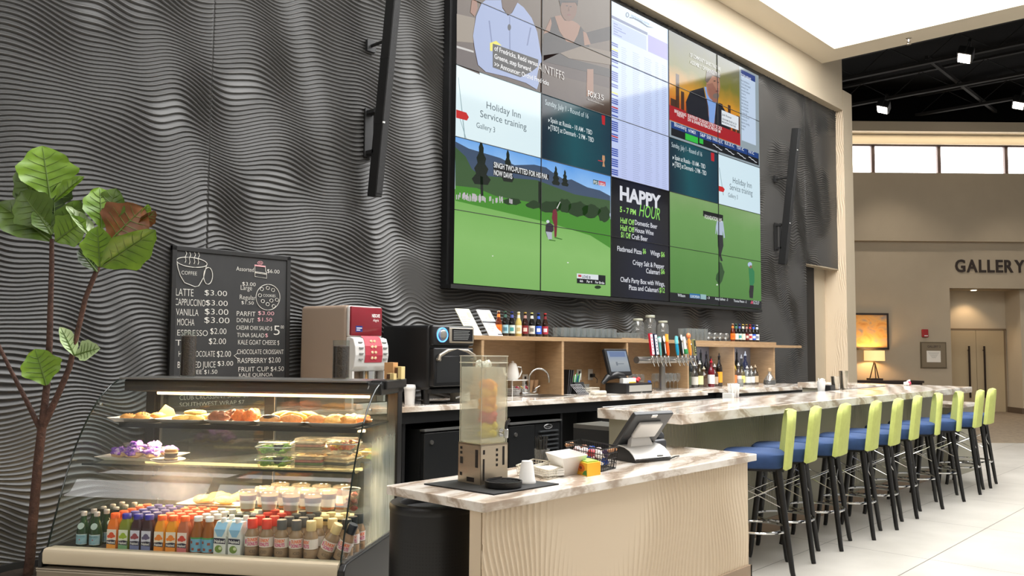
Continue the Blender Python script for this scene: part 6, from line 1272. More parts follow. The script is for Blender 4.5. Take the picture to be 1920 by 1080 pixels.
for s in (-1, 1):
    x0_, x1_ = (.757, .79) if s > 0 else (-.79, -.768)
    mb = MB(); mb.prism([(-.03, .1), (.87, .1), (.87, .448), (.05, .448), (.0, .445), (-.03, .42)], x0_, x1_, YZ); mb.build('side_panel', m_blk, fc_, bevel=.006)
    mb = MB(); mb.box(min(s*.752, s*.772), max(s*.752, s*.772), .01, .86, .446, .453); mb.build('glass_rail', m_steel, fc_)
    mb = MB(); mb.box(min(s*.715, s*.775), max(s*.715, s*.775), .80, .88, .445, 1.26); mb.build('rear_post', m_blk, fc_, bevel=.004)
mb = MB(); mb.box(-.75, .75, .03, .85, .435, .445); mb.build('deck', m_blk2, fc_)
mb = MB(); mb.box(-.72, .775, .50, .90, 1.195, 1.262); mb.build('canopy', mat('canopy_black', (26, 27, 27), .3), fc_, bevel=.01)
mb = MB(); mb.box(-.73, .70, .47, .80, 1.263, 1.272); mb.build('top_plate', m_steel, fc_); mb = MB(); mb.box(.70, .79, .55, .91, 1.225, 1.273); mb.build('corner_cap', m_blk, fc_, bevel=.006)
for x in (-.76, -.04, .70): mb = MB(); mb.box(x, x+.062, .83, .85, .45, 1.2); mb.build('door_stile', m_blk2, fc_); mb = MB(); mb.box(x+.062, x+.066, .828, .85, .45, 1.2); mb.build('stile_trim', m_steel, fc_)
m_rear = glass('rear_glass', (226, 228, 222), 1.0, .02, .05, (190, 190, 180))
mb = MB(); mb.box(-.70, -.04, .838, .842, .45, 1.195); mb.build('sliding_door', m_rear, fc_); mb = MB(); mb.box(.03, .70, .838, .842, .45, 1.195); mb.build('sliding_door', m_rear, fc_)
# front and side glass, with condensation
def fog_front(t, sock):
    tc = t.nodes.new('ShaderNodeTexCoord'); sx = t.nodes.new('ShaderNodeSeparateXYZ'); t.links.new(tc.outputs['Object'], sx.inputs[0])
    n = t.nodes.new('ShaderNodeTexNoise'); n.inputs['Scale'].default_value = 7; n.inputs['Detail'].default_value = 3; t.links.new(tc.outputs['Object'], n.inputs['Vector'])
    a = mth(t, 'POWER', mth(t, 'DIVIDE', mth(t, 'ADD', sx.outputs[0], .14), .20), 2); b_ = mth(t, 'POWER', mth(t, 'DIVIDE', mth(t, 'SUBTRACT', sx.outputs[2], .76), .10), 2)
    g = mth(t, 'MULTIPLY', mth(t, 'EXPONENT', mth(t, 'MULTIPLY', mth(t, 'ADD', a, b_), -1)), mth(t, 'ADD', mth(t, 'MULTIPLY', n.outputs['Fac'], 1.1), .25))
    t.links.new(mth(t, 'MINIMUM', mth(t, 'ADD', mth(t, 'MULTIPLY', g, 1.0), .025), .82), sock)
def fog_side(t, sock):
    tc = t.nodes.new('ShaderNodeTexCoord'); sx = t.nodes.new('ShaderNodeSeparateXYZ'); t.links.new(tc.outputs['Object'], sx.inputs[0])
    mp = t.nodes.new('ShaderNodeMapping'); mp.inputs['Scale'].default_value = (1, 26, 2.2); t.links.new(tc.outputs['Object'], mp.inputs[0])
    n = t.nodes.new('ShaderNodeTexNoise'); n.inputs['Scale'].default_value = 2.2; n.inputs['Detail'].default_value = 4; t.links.new(mp.outputs[0], n.inputs['Vector'])
    def ss(v, a, b_): m = t.nodes.new('ShaderNodeMapRange'); m.interpolation_type = 'SMOOTHSTEP'; m.inputs[1].default_value = a; m.inputs[2].default_value = b_; t.links.new(v, m.inputs[0]); return m.outputs[0]
    g = mth(t, 'MULTIPLY', ss(sx.outputs[1], .18, .52), ss(sx.outputs[2], 1.06, .92)); g = mth(t, 'MULTIPLY', g, mth(t, 'ADD', mth(t, 'MULTIPLY', n.outputs['Fac'], .85), .22))
    t.links.new(mth(t, 'MINIMUM', mth(t, 'ADD', mth(t, 'MULTIPLY', g, .95), .03), .9), sock)
m_gf = glass('case_glass_front', (246, 250, 248), 1.0, .01, .03, (205, 202, 194), fog_front); m_gs = glass('case_glass_side', (244, 248, 246), .8, .01, .03, (176, 186, 180), fog_side); m_gl2 = glass('case_glass_left', (236, 240, 238), 1.0, .01, .04, (130, 134, 130))
def fine(P, n=4):
    out = []
    for i in range(len(P)-1):
        for k in range(n): out.append((P[i][0]+(P[i+1][0]-P[i][0])*k/n, P[i][1]+(P[i+1][1]-P[i][1])*k/n))
    return out+[P[-1]]
FP = fine(PRF)
mb = MB(); mb.sheet([[(x, y, z) for y, z in FP] for x in np.linspace(-.757, .757, 5)]); mb.build('front_glass', m_gf, fc_, True)
for s, m in ((1, m_gs), (-1, m_gl2)):
    mb = MB(); pl = [(s*.762, y, z) for y, z in PRF]+[(s*.762, .84, 1.27), (s*.762, .84, .452)]
    ys = [(p_[1], p_[2]) for p_ in pl]
    mb.sheet([[(s*.762, y+(.84-y)*k/6, z) for k in range(7)] for y, z in PRF]); mb.build('side_glass', m, fc_, True)
    mb = MB(); mb.tube([(s*.762, y-.001, z) for y, z in FP], .0042, 6); mb.build('glass_edge', mat('glass_edge', (20, 30, 26), .15), fc_)
    mb = MB()
    for (y, z) in ((.33, 1.15),): mb.lathe([(.007, -.006), (.007, .006)], 10, M=Matrix.Translation((s*.762, y+.04, z-.02)) @ Matrix.Rotation(math.pi/2, 4, 'Y'))
    mb.build('glass_clip', m_chrome, fc_)
# shelves and lamps
mb = MB(); mb.box(-.60, .72, .30, .83, 1.030, 1.040); sh1 = mb.build('shelf', m_blk2, fc_)
mb = MB(); mb.box(-.60, .72, .293, .305, 1.018, 1.042); mb.build('shelf_edge', m_blk, sh1)
m_gsh = glass('shelf_glass', (236, 242, 238), .8, .02, .03, (200, 206, 200))
mb = MB(); mb.box(-.745, .745, .21, .83, .828, .836); sh2 = mb.build('shelf', m_gsh, fc_); mb = MB(); mb.box(-.745, .745, .206, .210, .826, .837); mb.build('shelf_edge', mat('glass_edge', (20, 30, 26), .15), sh2)
mb = MB(); mb.box(-.745, .745, .20, .83, .598, .606); sh3 = mb.build('shelf', m_gsh, fc_); mb = MB(); mb.box(-.745, .745, .196, .200, .596, .607); mb.build('shelf_edge', MATS['glass_edge'], sh3)
m_tube = emis('case_tube', (255, 206, 140), 7)
for (y, z, nm, en) in ((.56, 1.185, 'canopy', 22), (.50, 1.010, 'upper', 14), (.47, .815, 'middle', 14), (.42, .588, 'lower', 9)):
    mb = MB(); mb.cyl((-.55, y, z), (.69, y, z), .008, n=8); mb.build('lamp_tube', m_tube, fc_)
    l = area('case_lamp', CW(.06, y-.02, z-.012), 1.25, en, (1, .74, .44), (0, 0, CA), .03)
# --- plates and pastries on the top shelf
m_plate = mat('white_plate', (232, 226, 220), .3)
def platter(x, y, z, w_, d, lab, rz=0, h=.018):
    o = T('platter', lab, 'platter', CW(x, y, z), CA+rz); mb = MB()
    o1_ = rc(-w_/2, w_/2, -d/2, d/2, .02); k_ = .80; i1_ = [(a*k_, b_*k_) for a, b_ in o1_]; i2_ = [(a*.78, b_*.78) for a, b_ in o1_]; n = len(o1_)
    mb.sheet([[(a, b_, 0) for a, b_ in i1_+i1_[:1]], [(a, b_, h) for a, b_ in o1_+o1_[:1]], [(a*.985, b_*.985, h) for a, b_ in o1_+o1_[:1]], [(a, b_, .004) for a, b_ in i2_+i2_[:1]]]); mb.poly([(a, b_, .004) for a, b_ in i2_]); mb.poly([(a, b_, 0) for a, b_ in i1_[::-1]])
    mb.build('dish', m_plate, o); return o
px5 = (-.555, -.275, .005, .285, .565)
for k, x in enumerate(px5): platter(x, .455, 1.0415, .272, .30, f'white platter of pastries on the food case top shelf, {ORD[k]} from the left', h=.022)
def pastry(name, x, y, z, r, c, lab, rz=0, seed=0, noise=.1, tilt=0, extra=None, flat=.3):
    o = T(name, lab, 'pastry', CW(x, y, z), CA+rz); o.rotation_euler = (tilt, 0, CA+rz)
    mb = MB(); mb.blob((0, 0, r[2]*(1-flat)), r, noise, seed, 16, 10, flat=flat); b_ = mb.build('crumb', mat('pastry_%d_%d_%d' % c, c, .6, var=.22, vs=45, bump=.35, bs=90), o, True)
    if extra:
        mb = MB(); mb.blob((0, 0, r[2]*(1-flat)+r[2]*.35), (r[0]*.9, r[1]*.88, r[2]*.72), noise, seed+9, 16, 8); mb.build('topping', mat('top_%d_%d_%d' % extra, extra, .3, var=.15, vs=30), o, True)
    return o
zt_ = 1.0465
def chips(o, r, n, c):
    rg = random.Random(3)
    for k in range(n): a = rg.uniform(0, 6.28); q_ = rg.uniform(0, .8); mb = MB(); mb.blob((r[0]*q_*math.cos(a), r[1]*q_*math.sin(a), r[2]*(.72+.93*math.sqrt(max(0, 1-q_*q_)))-.001), (.005, .005, .004), .2, k, 6, 5); mb.build('chip', mat('chip', c, .5), o)
for k, (x, y) in enumerate(((-.615, .395), (-.535, .40), (-.60, .50), (-.51, .51))): o = pastry('cookie', x, y, zt_+.002, (.043, .043, .020), (196, 138, 70), f'round chocolate-chip cookie on the leftmost platter of the top shelf, {("front left", "front right", "back left", "back right")[k]}', seed=k, noise=.04); chips(o, (.043, .043, .020), 7, (90, 52, 26))
o = T('paper_sheet', 'folded kraft paper standing behind the cookies on the leftmost platter', 'paper', CW(-.50, .56, zt_), CA); mb = MB(); mb.prism([(-.07, 0), (.07, 0), (.05, .05), (0, .075)], -.002, .002, Matrix(((1, 0, 0, 0), (0, 0, 1, 0), (0, 1, 0, 0), (0, 0, 0, 1)))); mb.build('sheet', mat('parchment', (206, 168, 110), .8), o)
for k, (x, y, rz) in enumerate(((-.30, .39, .2), (-.215, .40, -.2), (-.31, .50, .1), (-.21, .51, .4))): pastry('biscuit', x, y, zt_+.002, (.05, .035, .019), (226, 178, 92), f'pale golden biscuit on the second platter of the top shelf, {("front left", "front right", "back left", "back right")[k]}', rz, k+20, .06)
pastry('biscuit', -.25, .445, zt_+.032, (.062, .045, .016), (236, 200, 104), 'yellow glazed biscuit lying on top of the second platter of the top shelf', .2, 31, .1)
for k, (x, y, rz) in enumerate(((-.08, .38, .5), (-.055, .49, .2))): pastry('chocolate_croissant', x, y, zt_+.002, (.055, .036, .034), (128, 72, 44), f'dark chocolate croissant on the third platter of the top shelf, {("front", "back")[k]} one', rz, k+40, .16)
for k, (x, y, rz) in enumerate(((.03, .40, .3), (.085, .40, -.3), (.05, .51, .2))): pastry('danish', x, y, zt_+.002, (.042, .036, .038), (216, 108, 40), f'glossy orange danish on the third platter of the top shelf, {("front left", "front right", "back")[k]} one', rz, k+50, .14)
pastry('eclair', .215, .375, zt_+.002, (.062, .03, .026), (196, 136, 76), 'chocolate-topped eclair at the front of the fourth platter of the top shelf', .05, 60, .04, extra=(44, 24, 16))
for k, (x, y, rz) in enumerate(((.30, .46, .1), (.24, .50, .1), (.36, .50, .1))): pastry('sponge_finger', x, y, zt_+.002, (.075, .034, .034), (238, 166, 56), f'bright yellow filled bun on the fourth platter of the top shelf, {("middle", "left", "right")[k]} one', rz, k+70, .08)
for k, (x, y, rz) in enumerate(((.335, .375, .1), (.47, .385, .1))): pastry('cream_roll', x, y, zt_+.004, (.062, .03, .028), (222, 140, 74), f'golden cream roll at the front of the top shelf, {("left", "right")[k]} one beside the eclair', rz, k+80, .05)
for k, (x, y, rz) in enumerate(((.555, .39, .3), (.63, .40, -.4), (.53, .50, 0), (.60, .52, .5), (.67, .50, -.2))): pastry('turnover', x, y, zt_+.002, (.052, .036, .026), ((224, 166, 84), (210, 142, 66), (226, 150, 62), (232, 176, 92), (206, 130, 66))[k], f'flaky turnover on the rightmost platter of the top shelf, {ORD[k]} from the front left', rz, k+90, .18)
# --- middle shelf: wrapped sweets, sandwich cookies, salads
z2 = .837
platter(-.56, .46, z2, .40, .30, 'white platter under the purple wrapped sweets on the middle shelf')
pcs = [(-.66, .40), (-.57, .40), (-.48, .42), (-.63, .50), (-.53, .51), (-.44, .52), (-.60, .45), (-.50, .47)]
for k, (x, y) in enumerate(pcs):
    up = .026 if k >= 6 else 0
    o = T('wrapped_sweet', f'purple film-wrapped cookie bundle on the left platter of the middle shelf, {ORD[k]} of the heap', 'snack', CW(x, y, z2+.006+up), CA+k*.7)
    mb = MB(); mb.blob((0, 0, .016), (.045, .036, .024), .12, k, 14, 9, flat=.4); mb.build('cookie', mat('wrap_tan', (214, 182, 140), .4), o, True)
    mb = MB(); mb.blob((0, 0, .032), (.046, .038, .024), .28, k+5, 18, 10); mb.build('film', ramp_mat('purple_film', [(.30, (70, 30, 140)), (.45, (132, 84, 200)), (.58, (206, 176, 226)), (.75, (238, 226, 240))], (1, 1, 1), 26, 1.5, .15, wave=False), o, True)
    mb = MB(); mb.sheet([[(.03+.012*i, -.022+.011*j, .045+.010*math.sin(i*2+j*1.7+k)) for j in range(5)] for i in range(4)]); mb.build('film_end', m_clearp, o)
o = T('dessert_plate', 'small round white plate holding sandwich cookies on the middle shelf', 'plate', CW(-.335, .335, z2+.001), CA); mb = MB(); mb.lathe([(.055, 0), (.06, .002), (.088, .013), (.088, .016), (.058, .005)], 26); mb.build('plate', m_plate, o, True)
for k in range(2):
    o = T('sandwich_cookie', f'{("lower", "upper")[k]} chocolate sandwich cookie stacked on the small round plate', 'pastry', CW(-.318, .335, z2+.008+.030*k), CA); mb = MB(); mb.lathe([(.03, 0), (.034, .004), (.034, .010)], 18); mb.build('base', mat('choc_biscuit', (56, 32, 22), .6), o, True); mb = MB(); mb.lathe([(.034, .010), (.033, .018)], 18); mb.build('filling', mat('cream_fill', (226, 196, 150), .5), o, True); mb = MB(); mb.lathe([(.034, .018), (.034, .024), (.029, .029)], 18); mb.build('top', mat('gold_biscuit', (176, 118, 58) if k else (70, 42, 28), .6), o, True) if k else mb.build('top', MATS['choc_biscuit'], o, True)
def clam(x, y, z, lab, fill, w_=.18, d=.14, h=.062, rz=0, cupc=None):
    o = T('salad_box', lab, 'food box', CW(x, y, z), CA+rz); mb = MB(); b0 = rc(-w_*.42, w_*.42, -d*.42, d*.42, .02, n=3); b1 = rc(-w_/2, w_/2, -d/2, d/2, .025, n=3)
    mb.sheet([[(a, b_, 0) for a, b_ in b0+b0[:1]], [(a, b_, h*.62) for a, b_ in b1+b1[:1]]]); mb.build('tray', m_clearp, o)
    mb = MB(); mb.sheet([[(a, b_, h*.62) for a, b_ in b1+b1[:1]], [(a*.9, b_*.9, h) for a, b_ in b1+b1[:1]]]); mb.poly([(a*.9, b_*.9, h) for a, b_ in b1]); mb.build('lid', m_clearp, o)
    mb = MB(); mb.tube([(a*1.02, b_*1.02, h*.62) for a, b_ in b1], .003, 5, True); mb.build('rim', mat('clear_rim', (190, 194, 186), .2), o)
    for k, (c, n) in enumerate(fill):
        mb = MB(); rg = random.Random(k+int(x*100))
        for i in range(n): mb.blob((rg.uniform(-.32, .32)*w_, rg.uniform(-.32, .32)*d, rg.uniform(.25, .66)*h), (.028, .025, .015), .35, i, 9, 6)
        mb.build('filling', mat('fill_%d_%d_%d' % c, c, .5, var=.25, vs=40), o, True)
    if cupc: mb = MB(); mb.lathe([(.026, .022), (.03, .052)], 14, (w_*.15, -d*.2, 0)); mb.build('dressing_cup', mat('dress_%d' % cupc[0], cupc, .2), o, True)
    return o
G1, G2 = (150, 200, 70), (196, 222, 120)
clam(.29, .30, z2+.001, 'lower of two stacked green salad boxes on the middle shelf', [(G1, 7), (G2, 5)], cupc=(40, 44, 40)); clam(.29, .30, z2+.066, 'upper of two stacked green salad boxes on the middle shelf', [(G1, 8), (G2, 6)], cupc=(46, 48, 50))
def sandwich(x, y, z, lab, rz=0, cs=((214, 186, 140), (120, 140, 70), (206, 120, 90))):
    o = T('sandwich_box', lab, 'food box', CW(x, y, z), CA+rz); M = Matrix(((1, 0, 0, 0), (0, 0, 1, 0), (0, 1, 0, 0), (0, 0, 0, 1)))
    mb = MB(); mb.prism([(-.085, 0), (.085, 0), (.085, .03), (.0, .074), (-.085, .05)], -.055, .055, M); mb.build('clear_box', m_clearp, o)
    for k, c in enumerate((cs[0], cs[1], cs[2], cs[0])): mb = MB(); mb.rbox(-.07, .07, -.045, .045, .005+.013*k, .017+.013*k, .004, 2); mb.build('layer', mat('sand_%d_%d_%d' % c, c, .7, var=.2, vs=40), o)
    return o
sandwich(.475, .30, z2+.001, 'lower wrapped sandwich in the middle of the middle shelf', .1); sandwich(.475, .30, z2+.078, 'upper wrapped sandwich in the middle of the middle shelf', .1, ((222, 194, 150), (170, 150, 90), (216, 150, 110)))
sandwich(.62, .33, z2+.001, 'lower wrapped sandwich at the right end of the middle shelf', -.2, ((222, 190, 136), (90, 80, 50), (226, 190, 130)))
clam(.60, .42, z2+.078, 'upper box of carrot and pineapple salad on the middle shelf', [((232, 110, 60), 9), ((238, 204, 70), 7)], .17, .14); clam(.60, .47, z2+.001, 'lower box of mixed salad behind the right sandwich on the middle shelf', [((200, 170, 110), 8)], .16, .12)
clam(.42, .52, z2+.001, 'flat wrap box at the back of the middle shelf behind the salads', [((222, 178, 116), 9)], .24, .14); clam(.42, .52, z2+.066, 'upper flat bread box at the back of the middle shelf', [((226, 186, 124), 10)], .24, .14)
clam(.68, .62, z2+.001, 'yellow fruit box at the back right of the middle shelf', [((240, 190, 70), 8), ((150, 180, 70), 4)], .14, .13, .09)
# --- lower shelf: parfaits, fruit cup, lit pastry tray
z3 = .607
pf = T('parfait_cup', 'x', 'dessert cup'); mb = MB(); mb.lathe([(.034, 0), (.047, .095)], 20, cap=False); mb.lathe([(.034, .0005), (.034, .002)], 20); mb.build('cup', m_clearp, pf, True)
for nm, r0, r1, a, b_, c in (('sauce', .0335, .0355, .003, .014, (206, 110, 40)), ('yogurt', .0355, .041, .014, .056, (240, 236, 228)), ('granola', .041, .044, .056, .082, (120, 84, 66))): mb = MB(); mb.lathe([(r0-.001, a), (r1-.001, b_)], 20); mb.build(nm, mat('parf_'+nm, c, .6, var=.3 if nm == 'granola' else 0, vs=120), pf, True)
mb = MB(); mb.lathe([(.049, .094), (.050, .097), (.050, .102), (.045, .104), (.044, .101)], 20); mb.build('dome_lid', glass('dome_lid', (244, 238, 230), 1.6, .05, .16, (240, 226, 206)), pf, True); kids_index(); n = 0
for r_ in range(3):
    for k in range(4):
        x, y = .135+.118*k+.03*r_, .31+.125*r_; lab = f'layered parfait cup on the lower shelf, {("front", "middle", "back")[r_]} row, {ORD[k]} from the left'
        if n == 0: pf.location = CW(x, y, z3+.001); pf.rotation_euler = (0, 0, CA); pf['label'] = lab; pf['group'] = 'parfait cups on the lower shelf'
        else: dup(pf, CW(x, y, z3+.001), CA, lab, 'parfait cups on the lower shelf')
        n += 1
o = T('fruit_cup', 'tall clear fruit cup with red fruit at the right end of the lower shelf', 'dessert cup', CW(.655, .40, z3+.001), CA); mb = MB(); mb.lathe([(.032, 0), (.047, .115)], 20, cap=False); mb.build('cup', m_clearp, o, True); mb = MB(); mb.tube([(.048*math.cos(k*.3142), .048*math.sin(k*.3142), .115) for k in range(20)], .003, 5, True); mb.build('rim', MATS['clear_rim'], o)
for k in range(7): mb = MB(); mb.blob((.018*math.cos(k*2.2), .018*math.sin(k*2.2), .018+.011*k), (.02, .018, .014), .2, k); mb.build('fruit', mat('fruitcup_%d' % (k % 3), ((150, 44, 34), (206, 160, 90), (120, 70, 40))[k % 3], .4), o, True)
platter(-.10, .47, z3+.001, .36, .30, 'white platter of yellow turnovers lit by a lamp on the lower shelf')
for k, (x, y, rz) in enumerate(((-.17, .42, .3), (-.05, .42, -.2), (-.14, .53, .1), (-.02, .54, .3))): pastry('turnover', x, y, z3+.008, (.06, .042, .026), (236, 172, 74), f'yellow turnover on the lower shelf platter, {("front left", "front right", "back left", "back right")[k]}', rz, k+120, .12)
# --- drinks on the deck
ZD = .4455
def bx_(u): return -.446+(u-212)*.00286
GD = 'bottled drinks on the case floor'
def cyl_label(r, z0, z1, a0, a1, n=9): return [[(r*math.sin(a0+(a1-a0)*i/n), -r*math.cos(a0+(a1-a0)*i/n), z) for i in range(n+1)] for z in (z0, z1)]
m_nk = mat('brand_navy', (28, 24, 56), .5); m_pw = mat('print_white', (236, 234, 230), .5)
def juice(c, cap, band, fruit, lower, wine):
    o = T('juice_bottle', 'x', 'bottle'); r = .0285
    mb = MB(); mb.lathe([(r*.92, 0), (r, .006), (r, .108), (r*.97, .116), (r*.80, .135), (.0185, .145), (.018, .150)], 16, sq=5); mb.build('bottle', mat('juice_%d_%d_%d' % c, c, .12, coat=.5), o, True)
    mb = MB(); mb.lathe([(.0208, .148), (.0215, .150), (.0215, .170), (.0195, .173)], 18); mb.build('cap', mat('cap_%d_%d_%d' % cap, cap, .4), o, True)
    mb = MB(); y = -.0283
    mb.use(mat('jl_%d_%d_%d' % band, band, .5)); mb.box(-.0235, .0235, y-.001, y+.002, .046, .098)
    mb.use(mat('jl_%d_%d_%d' % lower, lower, .5)); mb.box(-.0235, .0235, y-.001, y+.002, .005, .0455)
    mb.use(mat('jf_%d_%d_%d' % fruit, fruit, .5)); mb.poly([(.001+.014*math.cos(k*.5236), y-.0016, .070+.015*math.sin(k*.5236)) for k in range(12)]); mb.poly([(-.013+.008*math.cos(k*.785), y-.0019, .064+.008*math.sin(k*.785)) for k in range(8)]); mb.poly([(.014+.008*math.cos(k*.785), y-.0019, .066+.007*math.sin(k*.785)) for k in range(8)])
    mb.use(m_nk); mb.poly([(-.0235, y-.0022, .028), (.0235, y-.0022, .025), (.0235, y-.0022, .046), (.006, y-.0022, .049), (-.0235, y-.0022, .045)])
    mb.use(m_pw); mb.text('Naked', lambda gx, gy: (-.0205+gx*.041, y-.0027, .0305+gy*.0115), .02); mb.build('label', None, o); return o
KJ = [((236, 120, 40), (244, 104, 44), (236, 222, 206), (220, 76, 30), (240, 160, 60), 0, 'orange-capped carrot-orange'), ((128, 136, 44), (62, 56, 150), (226, 228, 206), (150, 176, 40), (120, 168, 120), 0, 'violet-capped green'), ((56, 22, 34), (62, 56, 150), (214, 212, 226), (150, 60, 70), (116, 126, 172), 0, 'violet-capped dark purple'), ((56, 22, 34), (62, 56, 150), (214, 212, 226), (96, 84, 120), (116, 126, 172), 0, 'violet-capped dark purple'),
      ((238, 156, 30), (244, 104, 44), (238, 222, 200), (236, 130, 34), (240, 150, 50), 0, 'orange-capped mango'), ((238, 156, 30), (244, 104, 44), (238, 222, 200), (236, 130, 34), (240, 150, 50), 0, 'orange-capped mango'), ((190, 104, 70), (244, 104, 44), (236, 218, 206), (210, 66, 50), (214, 116, 118), 0, 'orange-capped pink guava')]
protos = {}
rown = ('front', 'second', 'third', 'fourth', 'fifth', 'sixth')
KU = (212, 234, 256, 277, 301, 322, 344)
for i, (kj, u) in enumerate(zip(KJ, KU)):
    for r_ in range(5):
        lab = f'{kj[6]} juice bottle, {rown[r_]} row, {ORD[i]} of the juice columns from the left'; p_ = CW(bx_(u)+.003*r_, .068+.0625*r_, ZD)
        if kj[:6] not in protos: o = juice(*kj[:6]); protos[kj[:6]] = o; o.location = p_; o.rotation_euler = (0, 0, CA+.05); o['label'] = lab; o['group'] = GD; kids_index()
        else: dup(protos[kj[:6]], p_, CA+.05+random.uniform(-.12, .12), lab, GD)
# green glass mineral water
o = T('mineral_water', 'x', 'bottle'); mb = MB(); mb.lathe([(.029, 0), (.031, .006), (.031, .066), (.027, .090), (.0155, .120), (.0125, .140), (.0125, .150)], 20); mb.build('bottle', mat('green_bottle', (22, 62, 34), .06, coat=.6), o, True)
mb = MB(); mb.lathe([(.0142, .145), (.0147, .164), (.012, .167)], 16); mb.build('cap', mat('silver_cap', (206, 196, 190), .3, .4), o, True)
mb = MB(); mb.use(ramp_mat('water_label', [(.35, (126, 176, 196)), (.55, (168, 204, 212)), (.7, (96, 156, 196))], (1, 1, 2), 16, .8, .5, wave=False)); mb.sheet(cyl_label(.0317, .010, .056, -1.1, 1.1)); mb.use(mat('label_edge', (222, 228, 226), .5)); mb.sheet(cyl_label(.0320, .008, .0105, -1.1, 1.1)); mb.sheet(cyl_label(.0320, .0555, .058, -1.1, 1.1)); mb.use(mat('label_red', (186, 60, 70), .5)); mb.sheet(cyl_label(.0322, .030, .035, -.1, .08)); mb.use(mat('label_teal', (70, 116, 130), .5)); mb.text('S.PELLEGRINO', lambda gx, gy: (.0324*math.sin(-.75+gx*1.5), -.0324*math.cos(-.75+gx*1.5), .044+gy*.007), .02); lbo = mb.build('label', None, o)
mb = MB(); M = Matrix.Translation((0, -.0245, .098)) @ Matrix.Rotation(math.radians(90-22), 4, 'X'); mb.lathe([(.0165, -.004), (.0165, .0)], 18, M=M); mb.lathe([(.006, 0), (.006, .0012)], 10, M=M); mb.build('neck_seal', mat('seal_pale', (170, 188, 180), .5), o)
n = 0
kids_index()
for r_ in range(5):
    for k in range(2):
        x, y = bx_(142)+.073*k+.006*r_, .105+.069*r_; lab = f'green glass mineral water bottle at the left end, {rown[r_]} row, {("left", "right")[k]} column'
        if n == 0: o.location = CW(x, y, ZD); o.rotation_euler = (0, 0, CA+.1); o['label'] = lab; o['group'] = GD
        else: dup(o, CW(x, y, ZD), CA+(.1 if r_ == 0 else .9+.5*r_), lab, GD)
        n += 1
# apple juice, white caps
o = T('apple_juice', 'x', 'bottle'); mb = MB(); mb.lathe([(.031, 0), (.0335, .006), (.0335, .085), (.031, .10), (.022, .135), (.0185, .15), (.0185, .156)], 20); mb.build('bottle', mat('apple_juice', (150, 84, 26), .08, coat=.6), o, True)
mb = MB(); mb.lathe([(.0195, .152), (.0205, .172), (.018, .175)], 18); mb.build('cap', m_pw, o, True)
mb = MB(); mb.use(mat('apple_label', (112, 168, 196), .5)); mb.sheet(cyl_label(.0341, .010, .078, -1.4, 1.4)); mb.use(mat('apple_green', (70, 150, 70), .5)); mb.sheet(cyl_label(.0344, .072, .079, -1.4, 1.4)); mb.use(mat('apple_dot', (140, 70, 50), .5))
for a, z in ((-.5, .056), (.45, .05), (-.2, .024), (.7, .02)): mb.sheet([[(.0347*math.sin(a+q_), -.0347*math.cos(a+q_), z+w_) for q_ in (-.2, 0, .2)] for w_ in (-.006, .006)])
mb.build('label', None, o); kids_index(); n = 0
for r_ in range(4):
    for k in range(2):
        x, y = bx_(368)+.066*k*.9+.004*r_, .07+.067*r_; lab = f'white-capped amber apple juice bottle, {rown[r_]} row, {("left", "right")[k]} column'
        if n == 0: o.location = CW(x, y, ZD); o.rotation_euler = (0, 0, CA); o['label'] = lab; o['group'] = GD
        else: dup(o, CW(x, y, ZD), CA+.2*r_, lab, GD)
        n += 1
# coconut water cartons
o = T('coconut_carton', 'x', 'carton'); mb = MB(); a = .031; bq = [(-a, -a), (a, -a), (a, a), (-a, a)]; mb.prism(bq, 0, .122); mb.build('carton', mat('carton_white', (226, 228, 224), .45), o)
mb = MB(); mb.prism(bq, .122, .155, top=[(-a, -a*.05), (a, -a*.05), (a, a), (-a, a)]); mb.build('gable', mat('carton_white', (226, 228, 224), .45), o)
mb = MB(); mb.lathe([(.014, .145), (.014, .17), (.012, .172)], 14, (0, .005, 0)); mb.build('cap', m_pw, o, True)
mb = MB(); y = -a-.0008; mb.use(mat('carton_sky', (140, 186, 216), .45)); mb.poly([(-.029, y, .1215), (-.012, y, .088), (.012, y, .088), (.029, y, .1215)]); mb.poly([(-.029, y, .1222), (.029, y, .1222), (.026, y+.027, .1525), (-.026, y+.027, .1525)]); mb.use(m_nk); mb.poly([(-.030, y-.0004, .056), (.030, y-.0004, .054), (.030, y-.0004, .080), (-.030, y-.0004, .082)]); mb.use(m_pw); mb.text('Naked', lambda gx, gy: (-.026+gx*.052, y-.0009, .060+gy*.0145), .02); mb.use(mat('coconut_green', (110, 140, 56), .5)); mb.poly([(-.004+.02*math.cos(k*.5236), y-.0006, .030+.018*math.sin(k*.5236)) for k in range(12)]); mb.use(mat('coconut_pale', (206, 214, 170), .5)); mb.poly([(.004+.009*math.cos(k*.785), y-.0009, .034+.008*math.sin(k*.785)) for k in range(8)]); mb.build('front_print', None, o); kids_index(); n = 0
for r_ in range(4):
    for k in range(2):
        x, y = bx_(413.5)+.0755*k+.003*r_, .072+.073*r_; lab = f'white coconut water carton with green coconut print, {rown[r_]} row, {("left", "right")[k]} column'
        if n == 0: o.location = CW(x, y, ZD); o.rotation_euler = (0, 0, CA); o['label'] = lab; o['group'] = GD
        else: dup(o, CW(x, y, ZD), CA, lab, GD)
        n += 1
